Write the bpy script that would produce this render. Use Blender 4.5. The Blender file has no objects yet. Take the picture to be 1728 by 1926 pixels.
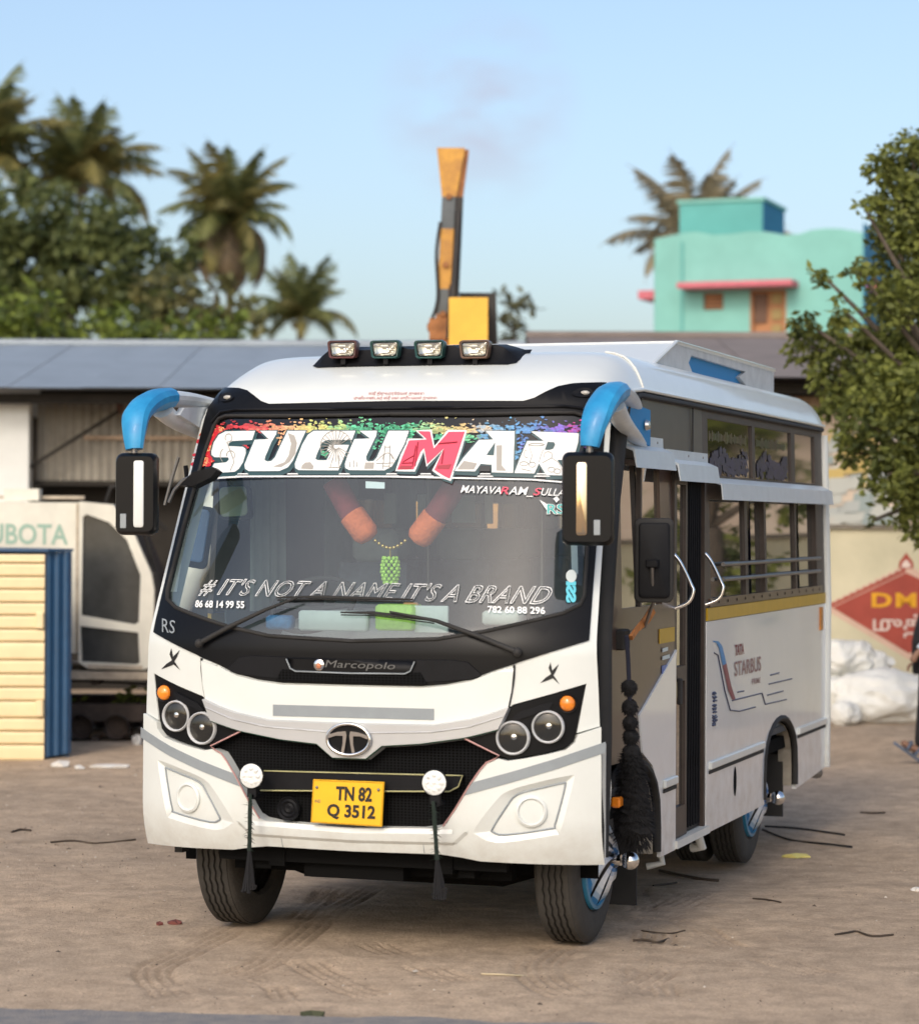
import bpy, bmesh, math, random
from mathutils import Vector, Matrix, Euler
random.seed(7)
R_ = math.radians
scn = bpy.context.scene
COL = scn.collection

# ------------------------------------------------------------------ camera
W_, H_ = 1728.0, 1926.0            # photograph size the traced pixels refer to
FPX = 4845.0
YAW, PITCH, ROLL = R_(18.46), R_(.255), R_(.227)
CAM = Vector((4.271, -11.185, 2.010))
FW = Vector((-math.sin(YAW)*math.cos(PITCH), math.cos(YAW)*math.cos(PITCH), math.sin(PITCH)))
RT0 = Vector((math.cos(YAW), math.sin(YAW), 0))
UP0 = RT0.cross(FW)
RT = RT0*math.cos(ROLL) + UP0*math.sin(ROLL)
UP = -RT0*math.sin(ROLL) + UP0*math.cos(ROLL)
cd = bpy.data.cameras.new('camera')
cam = bpy.data.objects.new('camera', cd); COL.objects.link(cam)
m3 = Matrix((RT, UP, -FW)).transposed()
cam.matrix_world = Matrix.Translation(CAM) @ m3.to_4x4()
cd.sensor_fit = 'HORIZONTAL'; cd.sensor_width = 36.0
cd.lens = 36.0*FPX/W_
cd.clip_start = .1; cd.clip_end = 3000
cd.dof.use_dof = True
cd.dof.focus_distance = 13.4
cd.dof.aperture_fstop = 2.3
scn.camera = cam

# ------------------------------------------------------------------ sky and sun
SUN_EL, SUN_AZ = 34.0, 180.0       # soft sun from behind the photographer
wd = bpy.data.worlds.new('World'); scn.world = wd; wd.use_nodes = True
nt = wd.node_tree; nt.nodes.clear()
out = nt.nodes.new('ShaderNodeOutputWorld'); bg = nt.nodes.new('ShaderNodeBackground')
sky = nt.nodes.new('ShaderNodeTexSky'); sky.sky_type = 'NISHITA'; sky.sun_disc = False
sdir = Vector((math.sin(R_(SUN_AZ))*math.cos(R_(SUN_EL)), math.cos(R_(SUN_AZ))*math.cos(R_(SUN_EL)), math.sin(R_(SUN_EL))))
sky.sun_elevation = R_(SUN_EL); sky.sun_rotation = R_(SUN_AZ)
sky.altitude = 0; sky.air_density = .95; sky.dust_density = 3.3; sky.ozone_density = 1.0
bg.inputs['Strength'].default_value = .15
# a faint wisp of cloud in the direction it stands in
wdir = (FW + RT*((900 - W_/2)/FPX) - UP*((200 - H_/2)/FPX)).normalized()
wtc = nt.nodes.new('ShaderNodeTexCoord'); wn = nt.nodes.new('ShaderNodeTexNoise'); wn.inputs['Scale'].default_value = 26; wn.inputs['Detail'].default_value = 5
wmp = nt.nodes.new('ShaderNodeMapping'); wmp.inputs['Scale'].default_value = (1, 1, 2.2); nt.links.new(wtc.outputs['Generated'], wmp.inputs['Vector']); nt.links.new(wmp.outputs[0], wn.inputs['Vector'])
wd_ = nt.nodes.new('ShaderNodeVectorMath'); wd_.operation = 'DISTANCE'; wd_.inputs[1].default_value = wdir; nt.links.new(wtc.outputs['Generated'], wd_.inputs[0])
wr = nt.nodes.new('ShaderNodeMapRange'); wr.inputs['From Min'].default_value = .042; wr.inputs['From Max'].default_value = .0; nt.links.new(wd_.outputs['Value'], wr.inputs['Value'])
wr2 = nt.nodes.new('ShaderNodeMapRange'); wr2.inputs['From Min'].default_value = .36; wr2.inputs['From Max'].default_value = .62; wr2.inputs['To Max'].default_value = .8; nt.links.new(wn.outputs['Fac'], wr2.inputs['Value'])
wm = nt.nodes.new('ShaderNodeMath'); wm.operation = 'MULTIPLY'; nt.links.new(wr.outputs[0], wm.inputs[0]); nt.links.new(wr2.outputs[0], wm.inputs[1])
wx = nt.nodes.new('ShaderNodeMix'); wx.data_type = 'RGBA'; wx.inputs[7].default_value = (2.75, 2.6, 3.1, 1); nt.links.new(wm.outputs[0], wx.inputs[0]); nt.links.new(sky.outputs[0], wx.inputs[6])
nt.links.new(wx.outputs[2], bg.inputs['Color']); nt.links.new(bg.outputs[0], out.inputs['Surface'])
sd = bpy.data.lights.new('sun', 'SUN'); sun = bpy.data.objects.new('sun', sd); COL.objects.link(sun)
sd.energy = .68; sd.angle = R_(12); sd.color = (1.0, .93, .82)
sun.rotation_euler = sdir.to_track_quat('Z', 'Y').to_euler()
scn.view_settings.view_transform = 'Standard'; scn.view_settings.look = 'None'
scn.view_settings.gamma = 1.0; scn.view_settings.use_curve_mapping = False
scn.view_settings.exposure = .46
scn.cycles.max_bounces = 8; scn.cycles.transparent_max_bounces = 12
scn.cycles.use_denoising = True

# ------------------------------------------------------------------ pixel -> place helpers
def ray(px, py):
    return FW + RT*((px - W_/2)/FPX) - UP*((py - H_/2)/FPX)
def on_x(px, py, X):
    d = ray(px, py); return CAM + d*((X - CAM.x)/d.x)
def on_z(px, py, Z=0.0):
    d = ray(px, py); return CAM + d*((Z - CAM.z)/d.z)
def at_depth(px, py, D):
    return CAM + ray(px, py)*D
def bgpt(u, d, z=0.0):                        # ground frame squared to the view: u to the right, d away
    return Vector((CAM.x, CAM.y, 0)) + Vector((RT0.x, RT0.y, 0))*u + Vector((-math.sin(YAW), math.cos(YAW), 0))*d + Vector((0, 0, z))
def px_u(px, d): return (px - W_/2)/FPX*d
def px_z(py, d): return CAM.z + d*(H_/2 + 21.6 - py)/FPX
# bus front surface y = G(x, z)
def bow(x): return .035 + .17*(min(abs(x), 1.3)/1.1)**4
def F(x, z):
    t = z - 1.455
    rk = .482*(t if t > .06 else (0 if t < -.06 else (t + .06)**2/.24))
    if z < .66: rk += 1.3*(.66 - z)**2
    if z > 2.62: rk += 6.4*(z - 2.62)**2
    return bow(x) + rk
def zt(x): return 2.885 - .2*(min(abs(x), 1.06)/1.06)**17
def G(x, z):
    if z > 2.55: z = min(2.55 + (z - 2.55)*.335/(zt(x) - 2.55), 3.0)
    return F(x, z)
def fr(px, py, off=0.0):                      # pixel -> (x, z) on the bus front
    d = ray(px, py); t = 12.0
    for _ in range(50):
        P = CAM + d*t
        t += .7*(G(P.x, P.z) - off - P.y)/d.y
    P = CAM + d*t
    return (P.x, P.z)
def frs(pts, off=0.0): return [fr(x, y, off) for x, y in pts]
def S(z): return 1.08 if z < 1.5 else 1.08 - .03*(z - 1.5)/1.18
def sd_(px, py):                              # pixel -> (Y, Z) on the bus side
    P = on_x(px, py, 1.08)
    for _ in range(4): P = on_x(px, py, S(P.z))
    return (P.y, P.z)
def sds(pts): return [sd_(x, y) for x, y in pts]
def sym(pts): return list(pts) + [(-x, z) for x, z in reversed(pts)]
def catm(pts, n=6, closed=False):             # smooth curve through points
    P = [Vector(p) for p in pts]; out = []
    m = len(P); rng = range(m) if closed else range(m-1)
    for i in rng:
        a = P[(i-1) % m] if (closed or i > 0) else P[i]
        b, c = P[i], P[(i+1) % m]
        d = P[(i+2) % m] if (closed or i+2 < m) else P[(i+1) % m]
        for k in range(n):
            t = k/n
            out.append(.5*((2*b) + (c-a)*t + (2*a-5*b+4*c-d)*t*t + (3*b-a-3*c+d)*t**3))
    if not closed: out.append(P[-1])
    return out

# ------------------------------------------------------------------ materials
MATS = {}
def mat(name, col, rough=.5, metal=0.0, coat=0.0, var=0.0, vs=6.0, bump=0.0, bs=40.0, spec=.5, col2=None, dusty=None):
    if name in MATS: return MATS[name]
    m = bpy.data.materials.new(name); m.use_nodes = True
    n = m.node_tree.nodes; l = m.node_tree.links; b = n['Principled BSDF']
    b.inputs['Base Color'].default_value = (*col, 1); b.inputs['Roughness'].default_value = rough
    b.inputs['Metallic'].default_value = metal; b.inputs['Coat Weight'].default_value = coat
    b.inputs['Coat Roughness'].default_value = .06; b.inputs['Specular IOR Level'].default_value = spec
    if dusty is not None: b.inputs['Coat IOR'].default_value = 1.6
    tc = n.new('ShaderNodeTexCoord')
    if var or col2:
        no = n.new('ShaderNodeTexNoise'); no.inputs['Scale'].default_value = vs; no.inputs['Detail'].default_value = 6; no.inputs['Roughness'].default_value = .62
        l.new(tc.outputs['Object'], no.inputs['Vector'])
        rp = n.new('ShaderNodeValToRGB'); rp.color_ramp.elements[0].position = .33; rp.color_ramp.elements[1].position = .68
        c2 = col2 or tuple(c*(1+var) for c in col); c1 = tuple(c*(1-var) for c in col) if not col2 else col
        rp.color_ramp.elements[0].color = (*c1, 1); rp.color_ramp.elements[1].color = (*[min(c, 1) for c in c2], 1)
        l.new(no.outputs['Fac'], rp.inputs['Fac']); l.new(rp.outputs['Color'], b.inputs['Base Color'])
        if dusty:                                  # road dust thrown up on the lower bodywork
            sx = n.new('ShaderNodeSeparateXYZ'); l.new(tc.outputs['Object'], sx.inputs[0])
            mr = n.new('ShaderNodeMapRange'); mr.inputs['From Min'].default_value = dusty; mr.inputs['From Max'].default_value = .3; l.new(sx.outputs['Z'], mr.inputs['Value'])
            nn = n.new('ShaderNodeTexNoise'); nn.inputs['Scale'].default_value = 9; nn.inputs['Detail'].default_value = 8; nn.inputs['Roughness'].default_value = .7; l.new(tc.outputs['Object'], nn.inputs['Vector'])
            r2 = n.new('ShaderNodeMapRange'); r2.inputs['From Min'].default_value = .35; r2.inputs['From Max'].default_value = .75; r2.inputs['To Max'].default_value = .6; l.new(nn.outputs['Fac'], r2.inputs['Value'])
            mu_ = n.new('ShaderNodeMath'); mu_.operation = 'MULTIPLY'; l.new(mr.outputs[0], mu_.inputs[0]); l.new(r2.outputs[0], mu_.inputs[1])
            mx = n.new('ShaderNodeMix'); mx.data_type = 'RGBA'; l.new(mu_.outputs[0], mx.inputs[0]); l.new(rp.outputs['Color'], mx.inputs[6]); mx.inputs[7].default_value = (.34, .27, .20, 1); l.new(mx.outputs[2], b.inputs['Base Color'])
    if bump:
        n2 = n.new('ShaderNodeTexNoise'); n2.inputs['Scale'].default_value = bs; n2.inputs['Detail'].default_value = 5
        l.new(tc.outputs['Object'], n2.inputs['Vector'])
        bp = n.new('ShaderNodeBump'); bp.inputs['Strength'].default_value = bump; bp.inputs['Distance'].default_value = .02
        l.new(n2.outputs['Fac'], bp.inputs['Height']); l.new(bp.outputs['Normal'], b.inputs['Normal'])
    MATS[name] = m; return m
def glass(name, tint, refl, rough=.02, dust_haze=0.0, dust_haze_col=(.5, .5, .47), f0=.06):
    m = bpy.data.materials.new(name); m.use_nodes = True
    n = m.node_tree.nodes; l = m.node_tree.links; n.clear()
    o = n.new('ShaderNodeOutputMaterial'); tr = n.new('ShaderNodeBsdfTransparent'); tr.inputs[0].default_value = (*tint, 1)
    gl = n.new('ShaderNodeBsdfGlossy'); gl.inputs['Roughness'].default_value = rough; gl.inputs['Color'].default_value = (1, 1, 1, 1)
    lw = n.new('ShaderNodeLayerWeight'); lw.inputs['Blend'].default_value = .5
    mp = n.new('ShaderNodeMapRange'); mp.inputs['To Min'].default_value = refl; mp.inputs['To Max'].default_value = 1.0
    pw = n.new('ShaderNodeMath'); pw.operation = 'POWER'; pw.inputs[1].default_value = 3.0
    l.new(lw.outputs['Facing'], pw.inputs[0]); l.new(pw.outputs[0], mp.inputs['Value'])
    mx = n.new('ShaderNodeMixShader'); l.new(mp.outputs[0], mx.inputs[0]); l.new(tr.outputs[0], mx.inputs[1]); l.new(gl.outputs[0], mx.inputs[2])
    last = mx
    if dust_haze:
        df = n.new('ShaderNodeBsdfDiffuse'); df.inputs[0].default_value = (*dust_haze_col, 1)
        tc = n.new('ShaderNodeTexCoord'); no = n.new('ShaderNodeTexNoise'); no.inputs['Scale'].default_value = 2.3; no.inputs['Detail'].default_value = 7
        l.new(tc.outputs['Object'], no.inputs['Vector'])
        mr = n.new('ShaderNodeMapRange'); mr.inputs['From Min'].default_value = .3; mr.inputs['From Max'].default_value = .75
        mr.inputs['To Min'].default_value = dust_haze*.6; mr.inputs['To Max'].default_value = dust_haze*1.4
        l.new(no.outputs['Fac'], mr.inputs['Value'])
        m2 = n.new('ShaderNodeMixShader'); l.new(mr.outputs[0], m2.inputs[0]); l.new(mx.outputs[0], m2.inputs[1]); l.new(df.outputs[0], m2.inputs[2]); last = m2
    l.new(last.outputs[0], o.inputs['Surface']); MATS[name] = m; return m
def vcol_mat(name, rough=.4, attr='Col'):
    m = bpy.data.materials.new(name); m.use_nodes = True
    n = m.node_tree.nodes; b = n['Principled BSDF']; b.inputs['Roughness'].default_value = rough
    a = n.new('ShaderNodeAttribute'); a.attribute_name = attr
    m.node_tree.links.new(a.outputs['Color'], b.inputs['Base Color']); return m

# ------------------------------------------------------------------ mesh helpers
class MB:
    def __init__(s): s.v = []; s.f = []; s.c = []
    def add(s, vs, fs, col=None):
        o = len(s.v); s.v += [tuple(v) for v in vs]; s.f += [tuple(i+o for i in f) for f in fs]
        if col is not None: s.c += [col]*len(fs)
        return s
    def box(s, x0, x1, y0, y1, z0, z1, ch=0.0, col=None):
        if ch <= 0:
            return s.add([(x0,y0,z0),(x1,y0,z0),(x1,y1,z0),(x0,y1,z0),(x0,y0,z1),(x1,y0,z1),(x1,y1,z1),(x0,y1,z1)],
                  [(0,3,2,1),(4,5,6,7),(0,1,5,4),(1,2,6,5),(2,3,7,6),(3,0,4,7)], col)
        c = ch; r = []
        for z, k in ((z0, c), (z0+c, 0), (z1-c, 0), (z1, c)):
            for (x, y) in ((x0+c+k*.6,y0+k),(x1-c-k*.6,y0+k),(x1-k,y0+c+k*.6),(x1-k,y1-c-k*.6),(x1-c-k*.6,y1-k),(x0+c+k*.6,y1-k),(x0+k,y1-c-k*.6),(x0+k,y0+c+k*.6)):
                r.append((x, y, z))
        f = [tuple(range(7,-1,-1)), tuple(range(24,32))]
        for k in range(3):
            for i in range(8): f.append((k*8+i, k*8+(i+1)%8, (k+1)*8+(i+1)%8, (k+1)*8+i))
        return s.add(r, f, col)
    def tube(s, path, rad, n=8, cap=True, col=None, flat=1.0, upv=None):
        P = [Vector(p) for p in path]; m = len(P); vs = []; fs = []
        rr = rad if isinstance(rad, (list, tuple)) else [rad]*m
        up = Vector(upv) if upv else None; prev = None
        for i in range(m):
            t = (P[min(i+1, m-1)] - P[max(i-1, 0)]).normalized()
            if up is not None: a = up - t*up.dot(t)
            elif prev is None:
                a = Vector((0,0,1)) if abs(t.z) < .9 else Vector((1,0,0)); a = a - t*a.dot(t)
            else: a = prev - t*prev.dot(t)
            a.normalize(); prev = a; b = t.cross(a)
            for k in range(n):
                w = 2*math.pi*k/n
                vs.append(P[i] + (a*math.cos(w) + b*math.sin(w)*flat)*rr[i])
        for i in range(m-1):
            for k in range(n): fs.append((i*n+k, i*n+(k+1)%n, (i+1)*n+(k+1)%n, (i+1)*n+k))
        if cap: fs += [tuple(range(n-1,-1,-1)), tuple((m-1)*n+k for k in range(n))]
        return s.add(vs, fs, col)
    def lathe(s, prof, o, ax, n=24, col=None, a0=0.0):       # prof: (radius, height along axis)
        o = Vector(o); ax = Vector(ax).normalized()
        a = ax.orthogonal().normalized(); b = ax.cross(a); vs = []; fs = []
        for r, h in prof:
            for k in range(n):
                w = 2*math.pi*k/n + a0
                vs.append(o + ax*h + (a*math.cos(w) + b*math.sin(w))*r)
        for i in range(len(prof)-1):
            for k in range(n): fs.append((i*n+k, i*n+(k+1)%n, (i+1)*n+(k+1)%n, (i+1)*n+k))
        return s.add(vs, fs, col)
    def prism(s, poly, d0, d1, ax='y', col=None):               # poly in the plane across ax, extruded from d0 to d1
        def p(a, b, d): return {'x': (d, a, b), 'y': (a, d, b), 'z': (a, b, d)}[ax]
        n = len(poly); vs = [p(a, b, d0) for a, b in poly] + [p(a, b, d1) for a, b in poly]
        fs = [tuple(range(n)), tuple(range(2*n-1, n-1, -1))] + [(i, (i+1)%n, n+(i+1)%n, n+i) for i in range(n)]
        return s.add(vs, fs, col)
    def ball(s, c, r, nu=14, nv=8, sc=(1,1,1), col=None, jit=0.0):
        vs = []; fs = []
        for j in range(nv+1):
            th = math.pi*j/nv
            for i in range(nu):
                ph = 2*math.pi*i/nu; q = r*(1 + (random.uniform(-jit, jit) if 0 < j < nv else 0))
                vs.append((c[0]+q*sc[0]*math.sin(th)*math.cos(ph), c[1]+q*sc[1]*math.sin(th)*math.sin(ph), c[2]+q*sc[2]*math.cos(th)))
        for j in range(nv):
            for i in range(nu): fs.append((j*nu+i, j*nu+(i+1)%nu, (j+1)*nu+(i+1)%nu, (j+1)*nu+i))
        return s.add(vs, fs, col)
def mesh_from(name, mb):
    me = bpy.data.meshes.new(name); me.from_pydata([tuple(v) for v in mb.v], [], mb.f); me.update()
    if mb.c and len(mb.c) == len(mb.f):
        at = me.color_attributes.new('Col', 'FLOAT_COLOR', 'CORNER'); i = 0
        for p, c in zip(me.polygons, mb.c):
            for _ in p.loop_indices: at.data[i].color = (*c, 1); i += 1
    return me
def link(name, me, m, parent=None, smooth=None):
    o = bpy.data.objects.new(name, me); COL.objects.link(o)
    if m is not None and not me.materials: me.materials.append(MATS[m] if isinstance(m, str) else m)
    if parent is not None: o.parent = parent
    if smooth is not None:
        for p in me.polygons: p.use_smooth = True
        me.set_sharp_from_angle(angle=R_(smooth))
    return o
def obj(name, mb, m, parent=None, smooth=None, fix=True):
    me = mesh_from(name, mb)
    if fix:
        bm = bmesh.new(); bm.from_mesh(me); bmesh.ops.recalc_face_normals(bm, faces=bm.faces); bm.to_mesh(me); bm.free()
    return link(name, me, m, parent, smooth)
def tag(o, label, cat, group=None, kind=None):
    if label: o['label'] = label
    if cat: o['category'] = cat
    if group: o['group'] = group
    if kind: o['kind'] = kind
    return o
def thing(name, label, cat, loc=(0,0,0), rz=0.0, group=None):
    o = bpy.data.objects.new(name, None); COL.objects.link(o); o.location = loc; o.rotation_euler = (0, 0, rz)
    o.empty_display_size = .2
    return tag(o, label, cat, group)
def copy_tree(o, parent=None):
    c = o.copy(); COL.objects.link(c); c.parent = parent
    for ch in [x for x in bpy.data.objects if x.parent == o]: copy_tree(ch, c)
    return c

def fill2d(outer, holes, res):
    """triangulated 2-D sheet with holes, cut along a grid so that it can be bent"""
    bm = bmesh.new()
    for lp in [outer] + list(holes):
        vs = [bm.verts.new((p[0], 0, p[1])) for p in lp]
        for i in range(len(vs)): bm.edges.new((vs[i], vs[(i+1) % len(vs)]))
    bmesh.ops.triangle_fill(bm, use_beauty=True, use_dissolve=False, edges=bm.edges[:], normal=(0, -1, 0))
    xs = [p[0] for p in outer]; zs = [p[1] for p in outer]
    if res:
        for lo, hi, ax in ((min(xs), max(xs), 0), (min(zs), max(zs), 2)):
            k = math.ceil(lo/res)
            while k*res < hi:
                co = [0, 0, 0]; co[ax] = k*res; no = [0, 0, 0]; no[ax] = 1
                bmesh.ops.bisect_plane(bm, geom=bm.verts[:] + bm.edges[:] + bm.faces[:], dist=1e-5, plane_co=co, plane_no=no)
                k += 1
    return bm
def bent(name, outer, m, parent, fun, nrm, holes=(), thick=.012, hthick=None, res=.07, flare=0.0, bev=0.0):
    """sheet outlined in 2-D (a, b), bent by fun(a, b) with normals nrm(a, b), with a rim of the given depth"""
    bm = fill2d(outer, holes, res)
    bm.verts.index_update()
    vs = []; ns = []; fs = []; fn = []
    for v in bm.verts:
        vs.append(Vector(fun(v.co.x, v.co.z))); ns.append(Vector(nrm(v.co.x, v.co.z)))
    for f in bm.faces: fs.append([v.index for v in f.verts])
    loopn = [[ns[i] for i in f] for f in fs]
    # orient to the outward normal
    for i, f in enumerate(fs):
        a, b, c = vs[f[0]], vs[f[1]], vs[f[2]]
        if (b-a).cross(c-a).dot(ns[f[0]]) < 0: f.reverse(); loopn[i].reverse()
    if thick:
        xs = [p[0] for p in outer]; zs = [p[1] for p in outer]
        def onouter(v):
            return True
        for e in bm.edges:
            if len(e.link_faces) != 1: continue
            a, b = e.verts
            fc = e.link_faces[0].calc_center_median()
            mid = (a.co + b.co)/2; d2 = (b.co - a.co); pn = Vector((d2.z, 0, -d2.x)).normalized()
            if pn.dot(mid - fc) < 0: pn = -pn
            T = thick
            if hthick is not None and holes:
                mn = 1e9
                for lp in holes:
                    for i in range(len(lp)):
                        p, q = Vector(lp[i]), Vector(lp[(i+1) % len(lp)]); w = q - p
                        t = max(0, min(1, (Vector((mid.x, mid.z)) - p).dot(w)/max(w.dot(w), 1e-12)))
                        mn = min(mn, (p + w*t - Vector((mid.x, mid.z))).length)
                if mn < 2e-3: T = hthick
            fa, fb = pn.x*flare, pn.z*flare
            A, B_ = vs[a.index], vs[b.index]
            A2 = Vector(fun(a.co.x+fa, a.co.z+fb)) - ns[a.index]*T; B2 = Vector(fun(b.co.x+fa, b.co.z+fb)) - ns[b.index]*T
            o = len(vs); vs += [A.copy(), B_.copy(), B2, A2]; q = [o, o+1, o+2, o+3]
            n = (B_-A).cross(B2-A)
            P = Vector(fun(mid.x+pn.x*.01, mid.z+pn.z*.01)) - Vector(fun(mid.x, mid.z))
            if n.length > 1e-12: n.normalize()
            if n.dot(P) < 0: n = -n; q.reverse()
            fs.append(q); loopn.append([n]*4); ns += [n]*4
    bm.free()
    me = bpy.data.meshes.new(name); me.from_pydata([tuple(v) for v in vs], [], fs); me.update()
    for p in me.polygons: p.use_smooth = True
    flat = [tuple(n) for f in loopn for n in f]
    if len(flat) == len(me.loops): me.normals_split_custom_set(flat)
    o = link(name, me, m, parent); return o
def gnrm(x, z):
    e = .004
    return Vector((-(G(x+e, z)-G(x-e, z))/(2*e), 1, -(G(x, z+e)-G(x, z-e))/(2*e))).normalized()*-1
def fpanel(name, outer, m, parent, off=0.0, **kw):
    return bent(name, outer, m, parent, lambda x, z: Vector((x, G(x, z), z)) + gnrm(x, z)*off, gnrm, **kw)
def spanel(name, outer, m, parent, off=0.0, side=1, res=.25, **kw):
    return bent(name, outer, m, parent, lambda y, z: Vector((side*(S(z)+off), y, z)), lambda y, z: Vector((side, 0, .02)).normalized(), res=res, **kw)
def fpt(x, z, off=0.0): return Vector((x, G(x, z), z)) + gnrm(x, z)*off
def fline(name, pts, r, m, parent, off=0.0, closed=False, smoothn=0, n=6):
    """thin moulded line lying along the bus front, pts in (x, z)"""
    P = [Vector((a, b)) for a, b in pts]
    if smoothn: P = catm([(p.x, p.y) for p in P], smoothn, closed)
    Q = []
    for i in range(len(P) - (0 if closed else 1)):
        a, b = P[i], P[(i+1) % len(P)]; k = max(1, int((b-a).length/.05))
        for j in range(k): Q.append(a + (b-a)*(j/k))
    Q.append(P[0] if closed else P[-1])
    return obj(name, MB().tube([fpt(p.x, p.y, off) for p in Q], r, n=n), m, parent, smooth=60)
def text2d(s, shear=0.0, bold=0.0, spacing=1.0, outline=0.0):
    cu = bpy.data.curves.new('t', 'FONT'); cu.body = s; cu.shear = shear; cu.offset = bold; cu.space_character = spacing
    cu.resolution_u = 3
    if outline: cu.fill_mode = 'NONE'; cu.bevel_depth = outline; cu.bevel_resolution = 0
    o = bpy.data.objects.new('t', cu); COL.objects.link(o); bpy.context.view_layer.update()
    dg = bpy.context.evaluated_depsgraph_get(); e = o.evaluated_get(dg); me = e.to_mesh()
    vs = [v.co.copy() for v in me.vertices]; fs = [tuple(p.vertices) for p in me.polygons]
    e.to_mesh_clear(); bpy.data.objects.remove(o); bpy.data.curves.remove(cu)
    if not vs: return [], []
    x0 = min(v.x for v in vs); x1 = max(v.x for v in vs); y0 = min(v.y for v in vs); y1 = max(v.y for v in vs)
    return [((v.x-x0)/(x1-x0), (v.y-y0)/(y1-y0)) for v in vs], fs
def quadmap(q, u, v):                         # q: bl, br, tr, tl
    (a, b, c, d) = [Vector(p) for p in q]
    return (a*(1-u) + b*u)*(1-v) + (d*(1-u) + c*u)*v
def ftext(name, s, quad_px, m, parent, off=.004, **kw):
    vs, fs = text2d(s, **kw); q = [fr(*p) for p in quad_px]; mb = MB()
    mb.add([fpt(*quadmap(q, u, v), off) for u, v in vs], fs); return obj(name, mb, m, parent, fix=False)
def ptext(name, s, q3, m, parent, **kw):      # text on any 3-D quad (bl, br, tr, tl)
    vs, fs = text2d(s, **kw); mb = MB(); mb.add([quadmap(q3, u, v) for u, v in vs], fs); return obj(name, mb, m, parent, fix=False)
# ------------------------------------------------------------------ bus materials
mat('white_paint', (.69, .72, .695), .34, coat=.5, var=.035, vs=2.5, bump=.018, bs=1.7, dusty=.75)
mat('side_paint', (.76, .79, .81), .28, coat=.85, var=.03, vs=2.0, bump=.035, bs=1.6, dusty=1.0)
mat('white_dull', (.66, .66, .62), .5, coat=.15, var=.06, vs=5)
mat('black_gloss', (.005, .0053, .0065), .34, spec=.18)
mat('black_trim', (.009, .0093, .011), .5, spec=.15, var=.15, vs=9)
mat('black_rubber', (.02, .019, .018), .75, var=.2, vs=8)
mat('silver_paint', (.50, .51, .52), .34, metal=.35, coat=.35, var=.03)
mat('grey_tape', (.26, .29, .31), .38, var=.05, vs=14)
mat('chrome', (.82, .82, .82), .08, metal=1.0)
mat('chrome_dull', (.62, .61, .58), .25, metal=1.0)
mat('bowl', (.72, .71, .67), .14, metal=1.0, var=.3, vs=26)
mat('amber', (.85, .24, .02), .18, coat=.6, var=.25, vs=18)
mat('lamp_white', (.80, .82, .80), .25, coat=.5, bump=.5, bs=90)
mat('plate_yellow', (.83, .46, .012), .45, var=.05, vs=12)
mat('ink', (.015, .012, .01), .5)
mat('brown_panel', (.075, .045, .034), .35, coat=.25, var=.12, vs=5)
mat('brown_frame', (.05, .036, .03), .45, var=.2, vs=10)
mat('taupe_panel', (.085, .078, .072), .38, coat=.2, var=.08, vs=5)
mat('yellow_band', (.50, .31, .02), .4, var=.06, vs=10)
mat('pale_blue_alu', (.60, .66, .70), .38, metal=.1, coat=.2, var=.05, vs=9)
mat('hatch_side', (.56, .58, .58), .55, var=.12, vs=7)
mat('hatch_blue', (.012, .22, .50), .6)
mat('horn_blue', (.012, .20, .46), .45, coat=.12, col2=(.03, .33, .62), vs=7, bump=.06, bs=9)
mat('horn_white', (.62, .66, .68), .42, coat=.2, var=.12, vs=8)
mat('tyre_rubber', (.045, .041, .036), .82, var=.18, vs=10, bump=.25, bs=60)
mat('tyre_wall', (.026, .026, .028), .7, var=.2, vs=8)
mat('rim_black', (.014, .014, .015), .5)
mat('under_black', (.005, .005, .005), .9, spec=.08)
mat('cabin_grey', (.13, .145, .15), .7, var=.08, vs=3)
mat('cabin_dark', (.06, .062, .065), .75, var=.15, vs=5)
mat('seat_cloth', (.11, .13, .16), .85, var=.25, vs=9)
mat('curtain', (.42, .47, .44), .9, var=.1, vs=6)
mat('curtain_blue', (.03, .03, .12), .9, var=.3, vs=10)
mat('dash_grey', (.17, .175, .18), .6, var=.1, vs=6)
mat('decal_white', (.78, .80, .80), .4)
mat('decal_pale', (.55, .62, .62), .45)
mat('decal_teal', (.03, .075, .085), .35)
mat('decal_red', (.74, .06, .12), .4)
mat('decal_darkred', (.36, .03, .05), .4)
mat('decal_grey', (.36, .34, .31), .5)
mat('decal_black', (.015, .016, .018), .3, coat=.2)
mat('pin_green', (.02, .10, .06), .4)
mat('pin_pink', (.50, .28, .26), .45)
mat('pin_yellow', (.42, .40, .20), .45)
mat('red_ink', (.42, .04, .03), .6)
mat('rod_steel', (.22, .21, .2), .4, metal=.8)
glass('windscreen_glass', (.76, .87, .88), .085, rough=.012, dust_haze=.07, dust_haze_col=(.30, .39, .42))  # bluish dust layer also paints in the windscreen's reflected sky haze
glass('film_glass', (.05, .05, .05), .10, rough=.05, dust_haze=.05, dust_haze_col=(.2, .19, .18))
glass('tinted_glass', (.055, .058, .06), .17, rough=.02, dust_haze=.05, dust_haze_col=(.3, .28, .25))
glass('clear_lens', (.97, .97, .95), .05, rough=.02, dust_haze=.015)
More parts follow.
